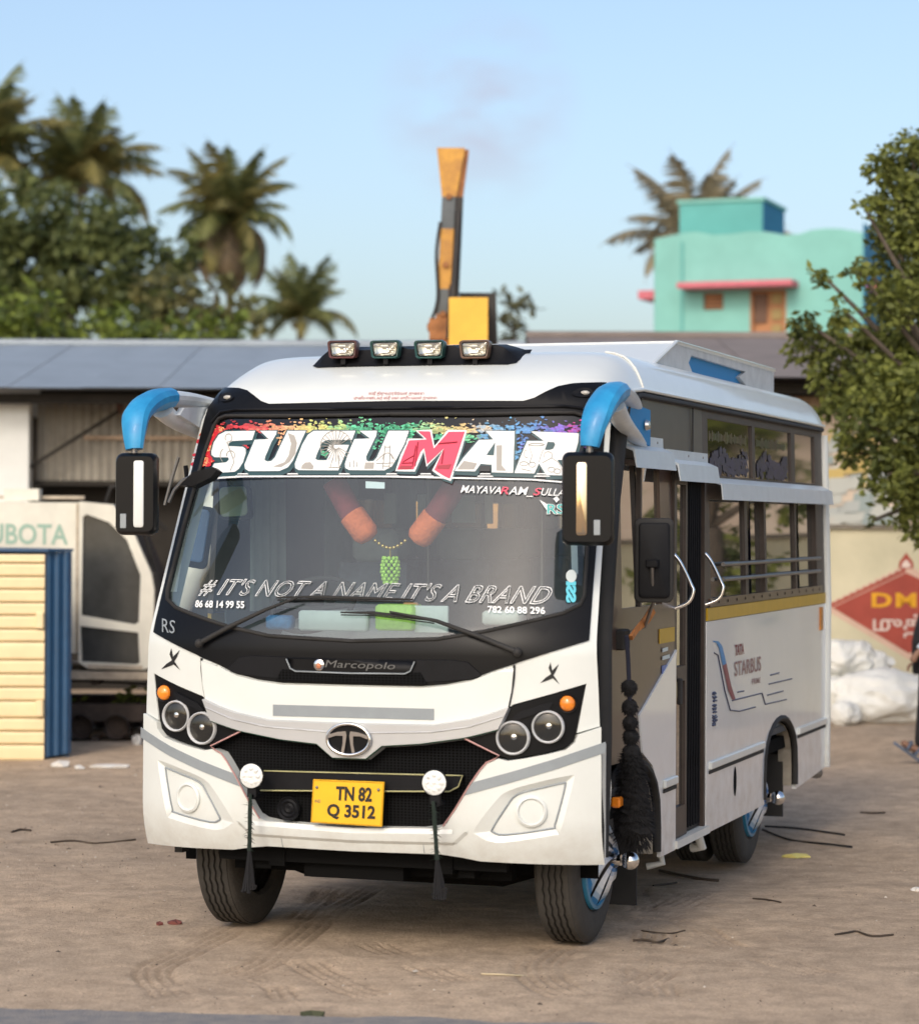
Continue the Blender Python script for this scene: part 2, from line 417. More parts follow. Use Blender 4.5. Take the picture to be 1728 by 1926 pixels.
# honeycomb grille mesh
def mesh_mat(name, scale):
    m = bpy.data.materials.new(name); m.use_nodes = True; n = m.node_tree.nodes; l = m.node_tree.links; b = n['Principled BSDF']
    b.inputs['Roughness'].default_value = .9; b.inputs['Specular IOR Level'].default_value = .05
    tc = n.new('ShaderNodeTexCoord'); mp = n.new('ShaderNodeMapping'); mp.inputs['Scale'].default_value = (scale*.75, .01, scale)
    vo = n.new('ShaderNodeTexVoronoi'); vo.feature = 'DISTANCE_TO_EDGE'; vo.inputs['Randomness'].default_value = .12; vo.inputs['Scale'].default_value = 1
    l.new(tc.outputs['Object'], mp.inputs['Vector']); l.new(mp.outputs[0], vo.inputs['Vector'])
    rp = n.new('ShaderNodeValToRGB'); rp.color_ramp.elements[0].position = .10; rp.color_ramp.elements[0].color = (.011, .0115, .0125, 1)
    rp.color_ramp.elements[1].position = .2; rp.color_ramp.elements[1].color = (.003, .003, .003, 1)
    l.new(vo.outputs['Distance'], rp.inputs['Fac']); l.new(rp.outputs['Color'], b.inputs['Base Color']); MATS[name] = m
mesh_mat('grille_mesh', 75)

bus = thing('minibus', 'white minibus with black windscreen surround, blue horn mirrors and yellow plate', 'minibus')
def mir(pts): return [(-x, z) for x, z in reversed(pts)]
def symc(pts): return list(pts) + [(-x, z) for x, z in reversed(pts) if abs(x) > 1e-6]
def band(A, B):                       # A, B run from the right end to the centre
    a = list(A); b = list(B)
    return a + [(-x, z) for x, z in reversed(a) if abs(x) > 1e-6] + [(-x, z) for x, z in b if abs(x) > 1e-6] + list(reversed(b))
def cz(px, py): return (0.0, fr(px, py)[1])

# ------------------------------------------------------------------ bus front
gR = [cz(724, 780)] + frs([(902, 780), (1040, 777), (1080, 777), (1096, 782), (1104, 796), (1108, 850), (1106, 1000), (1101, 1080), (1098, 1122), (1090, 1139), (1058, 1155), (980, 1174), (918, 1188), (825, 1203)]) + [cz(684, 1207)]
glass_out = symc(gR)
kR = [cz(745, 755)] + frs([(902, 755), (985, 755), (1005, 749), (1024, 739), (1050, 728), (1076, 723), (1139, 721), (1141, 760), (1132, 880), (1120, 1040), (1115, 1100), (1109, 1180), (1107, 1205), (980, 1244), (965, 1250), (924, 1263), (887, 1278), (840, 1287), (793, 1291)]) + [cz(655, 1288)]
silv_top = frs([(957, 1331), (920, 1344), (887, 1353), (818, 1364)]) + [cz(660, 1361)]
silv_bot = frs([(938, 1371), (900, 1381), (874, 1387), (793, 1398), (722, 1402)])
_r = fr(690, 1426); silv_bot += [(_r[0]+.005, _r[1])] + [(0, _r[1])]
# shell (all white metal above the headlamps)
wz = [(2.6, 1.06), (2.3, 1.078), (2.0, 1.095), (1.7, 1.112), (1.5, 1.124), (1.25, 1.136)]
seam = frs([(1137, 1366), (1085, 1379)])
seam[0] = (1.142, seam[0][1])
cl_top = frs([(1103, 1286), (1035, 1306), (966, 1325)])
shellR = [(0, 2.6)] + [(w, z) for z, w in wz] + [seam[0], seam[1]] + cl_top + [silv_top[0]] + silv_top[1:]
fpanel('front_shell', symc(shellR), 'white_paint', bus, holes=[[(x*1.010, z+.013 if z > 2 else z-.013) for x, z in glass_out]], thick=.13, hthick=.04)
fpanel('windscreen_surround', symc(kR), 'black_gloss', bus, off=.008, holes=[glass_out], thick=.012, hthick=.03)
wind = fpanel('windscreen', [(x*1.004, z + (.006 if z > 2 else -.006)) for x, z in glass_out], 'windscreen_glass', bus, off=-.006, thick=0)
# rubber lip round the glass, sunk brow line above it
fline('windscreen_seal', glass_out, .010, 'black_rubber', bus, off=.008, closed=True)
fline('brow_moulding', [(-x, z) for x, z in reversed(frs([(902, 768), (1060, 766), (1095, 770), (1112, 790)]))] + frs([(902, 768), (1060, 766), (1095, 770), (1112, 790)]), .008, 'black_trim', bus, off=.012)
# bonnet flap, silver bar
hood_top = frs([(966, 1252), (924, 1266), (887, 1281), (840, 1290), (793, 1294)]) + [cz(655, 1291)]
hood_side = frs([(966, 1256), (962, 1300), (956, 1329)])
flap = fpanel('bonnet_flap', band([hood_side[0]] + hood_top[1:], [hood_side[0], hood_side[1], hood_side[2]] + silv_top[1:]), 'white_paint', bus, off=.014, thick=.02, flare=.004)
for s in (1, -1):
    fline('panel_gap', [(s*x, z) for x, z in frs([(967, 1251), (966, 1275), (962, 1302), (957, 1326), (950, 1345), (938, 1371)])], .006, 'black_rubber', bus, off=.006)
fpanel('silver_bar', band(silv_top, silv_bot), 'silver_paint', bus, off=.034, thick=.05, flare=.012, res=.05)
fline('bar_crease', [(-x, z) for x, z in reversed(frs([(948, 1346), (887, 1366), (818, 1376), (700, 1378)]))] + [], .0035, 'silver_paint', bus, off=.036)
fline('bar_crease', frs([(948, 1346), (887, 1366), (818, 1376), (700, 1378)]), .0035, 'silver_paint', bus, off=.036)
fline('pinstripe', silv_bot + mir([p for p in silv_bot if abs(p[0]) > 1e-6]), .006, 'pin_green', bus, off=.024)
# upper dark cowl with the nameplate
cowl = frs([(905, 1268), (880, 1246), (850, 1242)]) + [cz(660, 1241)]
fpanel('cowl_shelf', band(cowl, frs([(900, 1272), (885, 1277), (835, 1281), (790, 1283)]) + [cz(655, 1280)]), 'black_trim', bus, off=.014, thick=.012, flare=.006)
fpanel('cowl_grille', band(frs([(793, 1265)]) + [cz(660, 1264)], frs([(805, 1287)]) + [cz(655, 1285)]), 'grille_mesh', bus, off=.019, thick=.004)
npl = frs([(783, 1244), (775, 1262), (765, 1267)]) + [cz(660, 1266)]
fpanel('nameplate', band([npl[0], cz(660, 1242)], npl), 'black_gloss', bus, off=.024, thick=.01, flare=.004)
fline('nameplate_edge', npl + mir([p for p in npl if abs(p[0]) > 1e-6]), .004, 'grey_tape', bus, off=.026)
ftext('nameplate_lettering', 'Marcopolo', [(615, 1259), (747, 1263), (747, 1246), (615, 1241)], mat('badge_grey', (.16, .165, .17), .3, metal=.6), bus, off=.028, shear=.2)
x, z = fr(600, 1251, .03)
obj('round_badge', MB().lathe([(0, .006), (.018, .006), (.026, .002), (.028, -.006)], fpt(x, z, .03), (0, -1, 0), 20), 'chrome', bus, smooth=40)
obj('badge_centre', MB().lathe([(0, .003), (.011, .002), (.014, -.002)], fpt(x, z-.004, .038), (0, -1, 0), 16), mat('copper', (.55, .22, .12), .35, metal=.5), bus, smooth=40)
# tape strips
fpanel('reflective_strip', frs([(516, 1325), (818, 1333), (818, 1354), (516, 1346)]), 'grey_tape', bus, off=.0175, thick=.003)
# maker's emblem: oval ring with two curved arms
ec = fr(655, 1391, .05); ex, ez = ec
def eo(dx, dz, o=.05): return fpt(ex+dx, ez+dz, o)
rx, rz = .105, .072
ring = MB().tube([eo(rx*math.cos(a), rz*math.sin(a)) for a in [2*math.pi*i/48 for i in range(49)]], .0085, n=8, cap=False)
emb = obj('emblem_ring', ring, 'chrome', bus, smooth=60)
obj('emblem_disc', MB().add([eo(0, 0, .041)] + [eo(rx*math.cos(2*math.pi*i/40), rz*math.sin(2*math.pi*i/40), .041) for i in range(40)], [(0, i+1, (i+1) % 40+1) for i in range(40)]), 'black_gloss', emb)
for s in (1, -1):
    c = [(s*.104, .012), (s*.085, .024), (s*.05, .034), (s*.012, .038), (s*.007, .02), (s*.012, -.02), (s*.02, -.062), (s*.034, -.060), (s*.026, -.02), (s*.026, .016), (s*.06, .016), (s*.095, .004)]
    obj('emblem_arm', MB().add([eo(a, b, .056) for a, b in c] + [eo(a, b, .04) for a, b in c], [tuple(range(12)) if s > 0 else tuple(range(11, -1, -1))] + [(i, (i+1) % 12, 12+(i+1) % 12, 12+i) for i in range(12)]), 'chrome', emb, fix=True)
# headlamp clusters
clR = frs([(1102, 1288), (1035, 1308), (966, 1327), (958, 1333), (940, 1371), (876, 1388), (938, 1422), (959, 1428), (1027, 1416), (1062, 1407), (1077, 1395), (1083, 1378)])
def lamp(par, x, z, r, s, kind):
    ax = Vector((.12*s, -1, 0)).normalized(); o = fpt(s*x, z, .004)
    if kind == 'amber':
        a = obj('indicator_lamp', MB().lathe([(r, -.01), (r, .006), (r*.8, .016), (r*.4, .022), (0, .024)], o, ax, 20), 'amber', par, smooth=50)
        obj('lamp_bezel', MB().lathe([(r, .0), (r*1.22, .004), (r*1.25, -.01)], o, ax, 20), 'black_trim', par, smooth=50); return
    obj('lamp_ring', MB().lathe([(r*.86, -.01), (r*.87, .012), (r*.94, .017), (r, .012), (r*1.02, -.01)], o, ax, 28), mat('ring_silver', (.66, .67, .67), .4, metal=.2), par, smooth=50)
    obj('lamp_bowl', MB().lathe([(r*.86, .002), (r*.84, -.012), (r*.7, -.03), (r*.45, -.047), (r*.2, -.055), (0, -.056)], o, ax, 28), 'bowl', par, smooth=60)
    obj('lamp_bulb', MB().lathe([(0, .0), (.013, -.003), (.016, -.014), (.014, -.05)], o + Vector((s*.004, 0, .004)), ax, 14), 'chrome', par, smooth=50)
    obj('lamp_fin', MB().lathe([(r*.52, -.034), (r*.5, -.02), (r*.47, -.034)], o, ax, 24), 'chrome', par, smooth=50)
    obj('lens', MB().lathe([(r*.88, .004), (r*.7, .008), (r*.4, .011), (0, .012)], o, ax, 28), 'clear_lens', par, smooth=60)
for s in (1, -1):
    c = fpanel('headlamp_cluster', clR if s > 0 else mir(clR), 'black_gloss', bus, off=-.004, thick=.03)
    lamp(c, .927, 1.080, .075, s, 'h'); lamp(c, .774, 1.029, .078, s, 'h'); lamp(c, 1.009, 1.188, .036, s, 'amber')
    q = frs([(962, 1352), (975, 1340), (1032, 1321), (1040, 1322), (1032, 1335), (968, 1356)])
    fpanel('daytime_strip', q if s > 0 else mir(q), 'black_trim', c, off=.006, thick=.008)
    fline('pinstripe', [(s*a, b) for a, b in frs([(874, 1388), (940, 1421), (930, 1428), (916, 1434), (904, 1448), (886, 1474), (856, 1524), (835, 1553)])], .004, 'pin_pink', bus, off=.02)
# bumper
bt = [(1.143, seam[0][1]-.003)] + frs([(1085, 1382), (1080, 1396), (1064, 1410), (1027, 1419), (985, 1427), (955, 1431), (938, 1427), (918, 1433), (906, 1447), (887, 1475), (856, 1525), (842, 1548), (828, 1556), (793, 1561)]) + [cz(655, 1559)]
bb = [(1.146, .447)] + frs([(1040, 1623), (905, 1617), (870, 1610), (830, 1604)]) + [cz(700, 1600)]
pod_o = catm(frs([(957, 1487), (1020, 1469), (1074, 1458), (1078, 1464), (1066, 1515), (1052, 1564), (1040, 1570), (935, 1583), (896, 1568), (893, 1560), (930, 1510)]), 3, True)
pod_i = catm(frs([(972, 1495), (1020, 1482), (1060, 1473), (1063, 1477), (1054, 1515), (1043, 1553), (1036, 1559), (950, 1571), (928, 1566), (926, 1559), (952, 1518)]), 3, True)
pod_o = [(p.x, p.y) for p in pod_o]; pod_i = [(p.x, p.y) for p in pod_i]
bump_o = fpanel('bumper', band(bt, bb), 'white_paint', bus, off=.016, holes=[pod_o, mir(pod_o)], thick=.16, hthick=.002, res=.06)
for s in (1, -1):
    n = len(pod_o); A = [fpt(s*a, b, .016) for a, b in pod_o]; B = [fpt(s*a, b, -.006) for a, b in pod_i]
    pw = obj('fog_pod_wall', MB().add(A + B, [(i, (i+1) % n, n+(i+1) % n, n+i) for i in range(n)]), 'white_paint', bump_o, smooth=50)
    fpanel('fog_pod_cover', pod_i if s > 0 else mir(pod_i), 'white_paint', bump_o, off=-.004, thick=.004)
    fline('fog_pod_line', [(s*a, b) for a, b in pod_i], .0045, 'grey_tape', bump_o, off=-.002, closed=True)
    fx, fz = fr(999, 1527)
    o = fpt(s*fx, fz, -.004)
    obj('fog_blank', MB().lathe([(.072, -.004), (.072, .010), (.062, .015), (.056, .010), (.054, .006), (0, .007)], o, gnrm(s*fx, fz), 28), 'white_paint', bump_o, smooth=35)
    tp = frs([(887, 1472), (960, 1452), (1040, 1428), (1136, 1395), (1136, 1415), (1040, 1448), (960, 1472), (874, 1496)])
    fpanel('reflective_strip', tp if s > 0 else mir(tp), 'grey_tape', bump_o, off=.0195, thick=.003)
    sx, sz = fr(797, 1561); fline('bumper_seam', [(s*sx, sz), (s*(sx-.004), .49)], .002, 'grey_tape', bump_o, off=.016)
fpanel('bumper_lip', band([(.56, fr(834, 1553)[1]-.02), (.50, fr(800, 1559)[1]-.012), (0, fr(655, 1559)[1]-.012)], [(.56, fr(834, 1560)[1]), (.50, fr(800, 1579)[1]), (0, fr(655, 1576)[1])]), 'white_paint', bump_o, off=.026, thick=.012, flare=.02)
# grille
fpanel('radiator_grille', [(-.74, .58), (.74, .58), (.74, 1.06), (-.74, 1.06)], 'grille_mesh', bus, off=-.05, thick=0)
gb = frs([(497, 1450), (870, 1459), (862, 1480), (845, 1489), (490, 1487), (484, 1470)])
fpanel('grille_bar', gb, 'black_trim', bus, off=.0, thick=.04)
fline('pinstripe', frs([(484, 1470), (497, 1450), (870, 1459), (862, 1480), (845, 1489), (490, 1487)]), .0035, 'pin_yellow', bus, off=.003)
for px in (500, 640, 800): pass
hx, hz = fr(540, 1522); obj('horn', MB().lathe([(.058, 0), (.055, .012), (.045, .004), (.036, .01), (.026, .002), (.016, .008), (0, .004)], fpt(hx, hz, -.02), (0, -1, 0), 22), 'black_trim', bus, smooth=40)
# number plate
pq = [fr(*p, .04) for p in ((586, 1547), (719, 1555), (723, 1471), (590, 1466))]
def plq(q, o): return [Vector((a, -.012 - o, b)) for a, b in q]
pl = obj('number_plate', MB().add(plq(pq, 0) + plq(pq, -.012), [(0, 1, 2, 3), (7, 6, 5, 4), (0, 4, 5, 1), (1, 5, 6, 2), (2, 6, 7, 3), (3, 7, 4, 0)]), 'plate_yellow', bus)
def pquad(u0, u1, v0, v1, o=.003):
    q = plq(pq, o); return [quadmap(q, u0, v0), quadmap(q, u1, v0), quadmap(q, u1, v1), quadmap(q, u0, v1)]
ptext('plate_lettering', 'TN 82', pquad(.335, .845, .54, .87), 'ink', pl, bold=.035)
ptext('plate_lettering', 'Q 3512', pquad(.225, .905, .11, .46), 'ink', pl, bold=.035)
ptext('plate_lettering', 'IND', pquad(.045, .125, .47, .54), mat('faded_blue', (.12, .12, .14), .5), pl)
for u in (.06, .93): obj('plate_bolt', MB().lathe([(0, .005), (.006, .004), (.008, 0)], quadmap(plq(pq, .001), u, .82), (0, -1, 0), 10), 'rod_steel', pl)
E2 = [quadmap(plq(pq, .0015), a, b) for a, b in ((.012, .02), (.988, .02), (.988, .98), (.012, .98), (.012, .02))]
obj('plate_edge', MB().tube(E2, .0016, 4), mat('plate_rim', (.5, .28, .01), .5), pl)
# round work lamps on the bumper
for s in (1, -1):
    o = Vector((s*.451, -.085, .828)); ax = Vector((.1*s*0+.05, -1, .03)).normalized()
    wl = obj('work_lamp', MB().lathe([(0, -.05), (.03, -.048), (.05, -.03), (.060, -.012), (.061, .004), (.057, .008)], o, ax, 28), 'black_trim', bus, smooth=40)
    obj('lens', MB().lathe([(.057, .006), (.05, .010), (.0, .012)], o, ax, 28), 'lamp_white', wl, smooth=50)
    for k in range(9):
        a = k*2*math.pi/8; rr = .034 if k < 8 else 0
        obj('diode', MB().lathe([(0, .017), (.008, .015), (.012, .010)], o + Vector((rr*math.cos(a), 0, rr*math.sin(a))), ax, 8), 'lamp_white', wl, smooth=60)
    obj('bracket', MB().box(o.x-.022, o.x+.022, o.y+.0, o.y+.03, o.z-.1, o.z-.055).box(o.x-.012, o.x+.012, o.y, o.y+.12, o.z-.11, o.z-.09), 'black_trim', wl)
# wipers
for piv, arm, bl in ((((378, 1212)), [(378, 1212), (430, 1186), (500, 1153), (562, 1129)], [(520, 1127), (600, 1126), (700, 1129), (776, 1131)]),
                     (((970, 1228)), [(970, 1228), (900, 1202), (820, 1174), (733, 1157)], [(640, 1155), (700, 1156), (760, 1163), (816, 1171)])):
    P = [fpt(*fr(*p, .03), .035) for p in arm]
    w = obj('wiper', MB().tube(P, [.013, .012, .009, .005], 8).ball(P[0], .022, 12, 8), 'black_rubber', bus, smooth=50)
    Q = [fpt(*fr(*p, .02), .018) for p in bl]
    obj('blade', MB().tube(Q, [.004, .008, .008, .004], 6).tube([q + Vector((0, .004, -.012)) for q in Q], .003, 4), 'black_rubber', w, smooth=50)
# top marker lamps
for s in (1, -1):
    x, z = fr(1096, 740); x *= s
    e = [fpt(x+.050*math.cos(a)*(1 if math.sin(a) < .3 else .8), z+.022*math.sin(a), .010) for a in [2*math.pi*i/20 for i in range(20)]]
    obj('marker_lamp', MB().add(e + [fpt(x, z, -.002)], [(i, (i+1) % 20, 20) for i in range(20)]), 'black_trim', bus, smooth=50)
    obj('marker_bulb', MB().ball(fpt(x+.008, z+.001, .004), .016, 12, 6, (1.5, .6, .7)), mat('lamp_dim', (.42, .40, .36), .3, coat=.4), bus, smooth=60)
# X stickers, initials
def fpoly(name, px, m, par, off=.005, s=1):
    q = frs(px); q = q if s > 0 else mir(q); return fpanel(name, q, m, par, off=off, thick=0, res=.2)
xp = [(0, 0), (-4, -10), (-1, -20), (2, -6), (13, -17), (8, -5), (4, 2), (9, 9), (14, 17), (3, 7), (-4, 10), (-18, 15), (-9, 6)]
for c in ((324, 1242), (1036, 1268)): fpoly('cross_sticker', [(c[0]+a*1.12, c[1]+b*1.12) for a, b in xp], 'decal_black', bus, .003)
ftext('initials', 'RS', [(308, 1190), (332, 1193), (332, 1169), (306, 1164)], 'grey_tape', bus, off=.011, shear=.1)
ftext('roof_lettering', 'ஸ்ரீ திருவாரூர்வள் துணை', [(694, 745), (798, 745), (798, 737), (694, 737)], 'red_ink', bus, off=.004)
ftext('roof_lettering', 'முனியாண்டவர் ஸ்ரீ மகா மாரியம்மன் துணை', [(666, 754), (822, 753), (822, 745), (666, 745)], 'red_ink', bus, off=.004)

# ------------------------------------------------------------------ windscreen lettering
CR = {1: (350, 770), 2: (600, 770), 3: (840, 770)}
def bp(k, pts): return [(CR[k][0]+x/6.4, CR[k][1]+y/6.4) for x, y in pts]
LET = [
 ('S', bp(1, [(480, 268), (835, 262), (800, 372), (560, 385), (520, 410), (512, 445), (690, 455), (722, 480), (724, 530), (690, 640), (640, 720), (590, 755), (280, 778), (345, 655), (490, 640), (520, 610), (515, 582), (345, 580), (312, 550), (310, 510), (340, 400), (400, 310)]), 'w'),
 ('U', bp(1, [(895, 262), (1095, 262), (1090, 300), (1030, 400), (955, 580), (950, 615), (985, 632), (1030, 625), (1075, 580), (1130, 460), (1215, 285), (1225, 262), (1445, 262), (1400, 360), (1290, 620), (1230, 700), (1130, 745), (760, 748), (715, 720), (708, 670), (760, 540), (830, 370), (998, 362)]), 'w'),
 ('G', bp(1, [(1540, 262), (2040, 262), (2000, 370), (1700, 372), (1640, 400), (1570, 560), (1560, 600), (1590, 618), (1695, 618), (1740, 520), (1700, 500), (1730, 430), (1965, 432), (1835, 738), (1360, 735), (1318, 710), (1312, 660), (1400, 430), (1470, 310)]), 'w'),
 ('U', bp(2, [(490, 262), (700, 262), (690, 320), (570, 570), (572, 615), (600, 632), (660, 625), (700, 580), (770, 420), (840, 262), (1085, 262), (1030, 420), (930, 610), (880, 690), (790, 738), (365, 735), (320, 710), (315, 660), (360, 520), (430, 362), (620, 355)]), 'w'),
 ('M', bp(2, [(1180, 262), (1345, 262), (1385, 465), (1560, 265), (1765, 265), (1700, 480), (1580, 848), (1500, 815), (1380, 735), (1500, 480), (1300, 675), (1265, 480), (1235, 520), (1145, 735), (935, 735), (1000, 560), (1080, 370), (1290, 362)]), 'r'),
 ('A', bp(3, [(470, 262), (820, 268), (800, 768), (545, 762), (545, 670), (410, 660), (345, 750), (95, 745), (200, 590), (390, 372), (565, 368)]), 'w'),
 ('R', bp(3, [(1015, 270), (1588, 292), (1580, 400), (1540, 540), (1500, 590), (1420, 612), (1330, 612), (1400, 720), (1480, 800), (1200, 795), (1110, 655), (1055, 775), (815, 770), (880, 600), (970, 385), (1170, 385)]), 'w')]
# dark sun strip across the head of the glass
fpanel('sun_strip', band([gR[4], gR[3], gR[2], gR[1], gR[0]], frs([(1105, 905), (1000, 901), (862, 897)]) + [cz(715, 895)]), glass('strip_film', (.06, .065, .07), .05, rough=.05, dust_haze=.04, dust_haze_col=(.1, .1, .1)), wind, off=-.001, thick=0)
for nm, p, k in LET:
    c = (sum(a for a, b in p)/len(p), sum(b for a, b in p)/len(p))
    def grow(p, d):
        P = [Vector(q) for q in p]; n = len(P); o = []
        ar = sum(P[i].x*P[(i+1) % n].y - P[(i+1) % n].x*P[i].y for i in range(n)); sg = 1 if ar > 0 else -1
        for i in range(n):
            e1 = (P[i]-P[i-1]).normalized(); e2 = (P[(i+1) % n]-P[i]).normalized()
            nn = (Vector((e1.y, -e1.x)) + Vector((e2.y, -e2.x)))
            if nn.length < .3: nn = Vector((e1.y, -e1.x))
            nn.normalize(); o.append(tuple(P[i] + nn*sg*d))
        return o
    sh = [(a+2, b+5) for a, b in p]
    fpoly('letter_shadow', grow(sh, 3.2), 'decal_teal', wind, .0015)
    fpoly('letter_edge', grow(p, 3.0), 'decal_teal' if k == 'w' else 'decal_white', wind, .003)
    lt = fpoly('banner_letter', p if k == 'w' else grow(p, -1.5), 'decal_white' if k == 'w' else 'decal_red', wind, .0045)
for p in ([(505, 432), (585, 432), (560, 505)], ):
    fpoly('letter_counter', bp(3, [(585, 400), (570, 560), (480, 555)]), 'decal_teal', wind, .006)
    fpoly('letter_counter', bp(3, [(1215, 395), (1290, 400), (1305, 430), (1280, 480), (1230, 495), (1180, 490)]), 'decal_teal', wind, .006)
    fpoly('letter_counter', bp(3, [(410, 680), (530, 685), (525, 752), (385, 752)]), 'decal_black', wind, .006)
fpoly('banner_rule', [(380, 903), (460, 898), (720, 898), (1000, 904), (1062, 909), (1062, 906), (1000, 901), (720, 895), (460, 895), (382, 899)], 'decal_white', wind, .003)
for k, xs in ((1, (690, 1290)), (2, (310, 880, 1290)), (3, (470, 1150))):
    for x in xs:
        for j in range(2): fpoly('banner_dash', bp(k, [(x-60-j*30, 772+j*28), (x+50+j*30, 772+j*28), (x+66+j*30, 786+j*28), (x-74-j*30, 786+j*28)]), 'decal_white', wind, .0035)
# line drawings inside the letters
def strokes(name, k, lines, m, r=.0022):
    mb = MB()
    for ln in lines:
        P = [fpt(*fr(*p), .0062) for p in bp(k, ln)]; mb.tube(P, r, 4)
    return obj(name, mb, m, wind)
def arc(cx, cy, rx, ry, a0, a1, n=14): return [(cx+rx*math.cos(a0+(a1-a0)*i/n), cy+ry*math.sin(a0+(a1-a0)*i/n)) for i in range(n+1)]
strokes('ferris_wheel_drawing', 1, [[(1810+30*math.cos(a), 450+30*math.sin(a)), (1810+185*math.cos(a), 450+185*math.sin(a))] for a in [i*math.pi/12 for i in range(24)] if not (.35 < math.cos(a) and abs(math.sin(a)) < .3)] + [arc(1810, 450, 190, 190, -3.6, -.2), [(1780, 560), (1740, 700)], [(1830, 560), (1850, 700)], [(1720, 705), (1870, 705)]], 'decal_grey')
strokes('bridge_drawing', 2, [[(800, 440), (770, 720)], [(860, 440), (850, 720)], arc(830, 620, 60, 90, 3.3, 6.1), [(690, 660), (900, 650)], [(690, 630), (790, 540)], [(870, 540), (920, 620)], [(800, 460), (862, 460)], [(780, 690), (850, 690)], [(375, 640), (375, 700)], [(420, 620), (420, 705)], [(462, 640), (462, 700)]], 'decal_grey')
strokes('bridge_drawing', 2, [[(1170, 440), (1130, 690)], [(1195, 400), (1160, 690)], [(1010, 640), (1150, 560)], [(1000, 655), (1130, 650)]], 'decal_darkred', .003)
strokes('plane_drawing', 2, [[(1440, 420), (1665, 400)]], 'decal_darkred', .004)
strokes('pillar_drawing', 2, [[(1500, 500), (1480, 660)]], 'decal_darkred', .003)
fpoly('skyline_drawing', bp(2, [(985, 680), (1130, 685), (1115, 722), (965, 722)]), 'decal_darkred', wind, .0062)
fpoly('skyline_drawing', bp(2, [(1430, 680), (1600, 665), (1570, 725), (1420, 720)]), 'decal_darkred', wind, .0062)
fpoly('skyline_drawing', bp(2, [(560, 645), (668, 645), (660, 722), (548, 722)]), 'decal_grey', wind, .0062)
fpoly('skyline_drawing', bp(1, [(1400, 680), (1440, 645), (1500, 640), (1540, 690), (1530, 725), (1390, 720)]), 'decal_grey', wind, .0062)
fpoly('tower_drawing', bp(3, [(600, 440), (668, 435), (665, 680), (720, 745), (600, 742)]), 'decal_grey', wind, .0062)
fpoly('plain_drawing', bp(3, [(210, 625), (370, 655), (330, 728), (130, 728)]), 'decal_grey', wind, .0062)
fpoly('horse_drawing', bp(1, [(1230, 290), (1310, 320), (1340, 410), (1320, 540), (1250, 640), (1150, 700), (1050, 695), (1190, 640), (1240, 560), (1270, 420)]), 'decal_grey', wind, .0062)
strokes('clef_drawing', 1, [arc(520, 350, 40, 50, 2.6, 7.2) + [(500, 400), (560, 560), (585, 640), (540, 740)], arc(545, 560, 50, 55, 3.0, 7.0), arc(470, 560, 50, 80, 2.0, 4.4)], 'decal_grey')
strokes('cup_drawing', 3, [arc(1080, 430, 95, 14, 0, 6.28), [(985, 430), (1030, 560), (1000, 640)], [(1160, 490), (1130, 570), (1110, 640)], arc(960, 540, 30, 45, 1, 5), arc(1030, 670, 40, 30, 0, 6.28), arc(930, 660, 50, 25, 0, 6.28), arc(1220, 560, 50, 45, 2.5, 7), [(1150, 650), (1260, 590), (1340, 640), (1390, 740)], arc(1260, 730, 40, 30, 0, 6.28), arc(1330, 750, 40, 30, 0, 6.28), [(900, 720), (1020, 750)]], 'decal_grey', .0018)
# splashes of coloured paint printed above and beside the letters
def hsv(t):
    ramp = [(0, (.62, .02, .03)), (.16, (.60, .06, .07)), (.24, (.80, .42, .22)), (.33, (.66, .70, .22)), (.42, (.10, .50, .28)), (.55, (.10, .55, .30)), (.64, (.66, .62, .26)), (.70, (.80, .55, .25)), (.78, (.12, .36, .60)), (.88, (.08, .22, .55)), (.94, (.22, .10, .55)), (1, (.55, .05, .25))]
    for (a, c), (b, d) in zip(ramp, ramp[1:]):
        if a <= t <= b: w = (t-a)/(b-a); return tuple(c[i]*(1-w)+d[i]*w for i in range(3))
    return ramp[-1][1]
sp = MB(); rs = random.Random(3)
def blob(px, py, r, col, sx=1.5):
    n = 7; a0 = rs.random()*6; c = fpt(*fr(px, py), .0022)
    P = []
    for i in range(n):
        a = a0+2*math.pi*i/n; q = r*rs.uniform(.45, 1.25)
        P.append(fpt(*fr(px+q*sx*math.cos(a), py+q*math.sin(a)*.7), .0022))
    sp.add([c]+P, [(0, i+1, (i+1) % n+1) for i in range(n)], col)
for i in range(760):
    t = rs.random(); px = 395+t*700; py = 811 - abs(rs.gauss(0, 11)) + 3
    if py < 784: continue
    c = hsv(min(max((px-360)/745+rs.gauss(0, .02), 0), 1)); v = rs.uniform(.6, 1.25)
    blob(px, py, rs.uniform(1.0, 4.2)*(1.3 if py > 800 else .75), tuple(min(x*v, .9) for x in c))
for i in range(150):
    py = rs.uniform(805, 875); px = 400 - (py-805)*.33 + rs.uniform(-14, 26)*(.6 if py > 860 else 1)
    c = (.62, .02, .035) if rs.random() < .72 else (.8, .45, .2); blob(px, py, rs.uniform(3, 7), c)
for cx, cy, w, h, t in ((508, 822, 5, 16, .24), (530, 830, 7, 30, .25), (612, 855, 6, 12, .45), (712, 830, 10, 30, .46), (724, 815, 8, 12, .44), (818, 822, 12, 10, .47), (890, 825, 14, 14, .56), (908, 822, 10, 8, .78), (982, 830, 9, 26, .88), (975, 855, 6, 18, .80), (1098, 830, 8, 22, .97), (640, 815, 6, 4, .4), (770, 820, 6, 6, .5), (460, 842, 6, 8, .1)):
    for i in range(26):
        c = hsv(min(max(t+rs.gauss(0, .015), 0), 1)); v = rs.uniform(.7, 1.2); blob(cx+rs.uniform(-w, w), cy+rs.uniform(-h, h)/2, rs.uniform(1.2, 3.2), tuple(min(x*v, .9) for x in c))
MATS['splash'] = vcol_mat('splash'); obj('paint_splash_print', sp, 'splash', wind, fix=False)
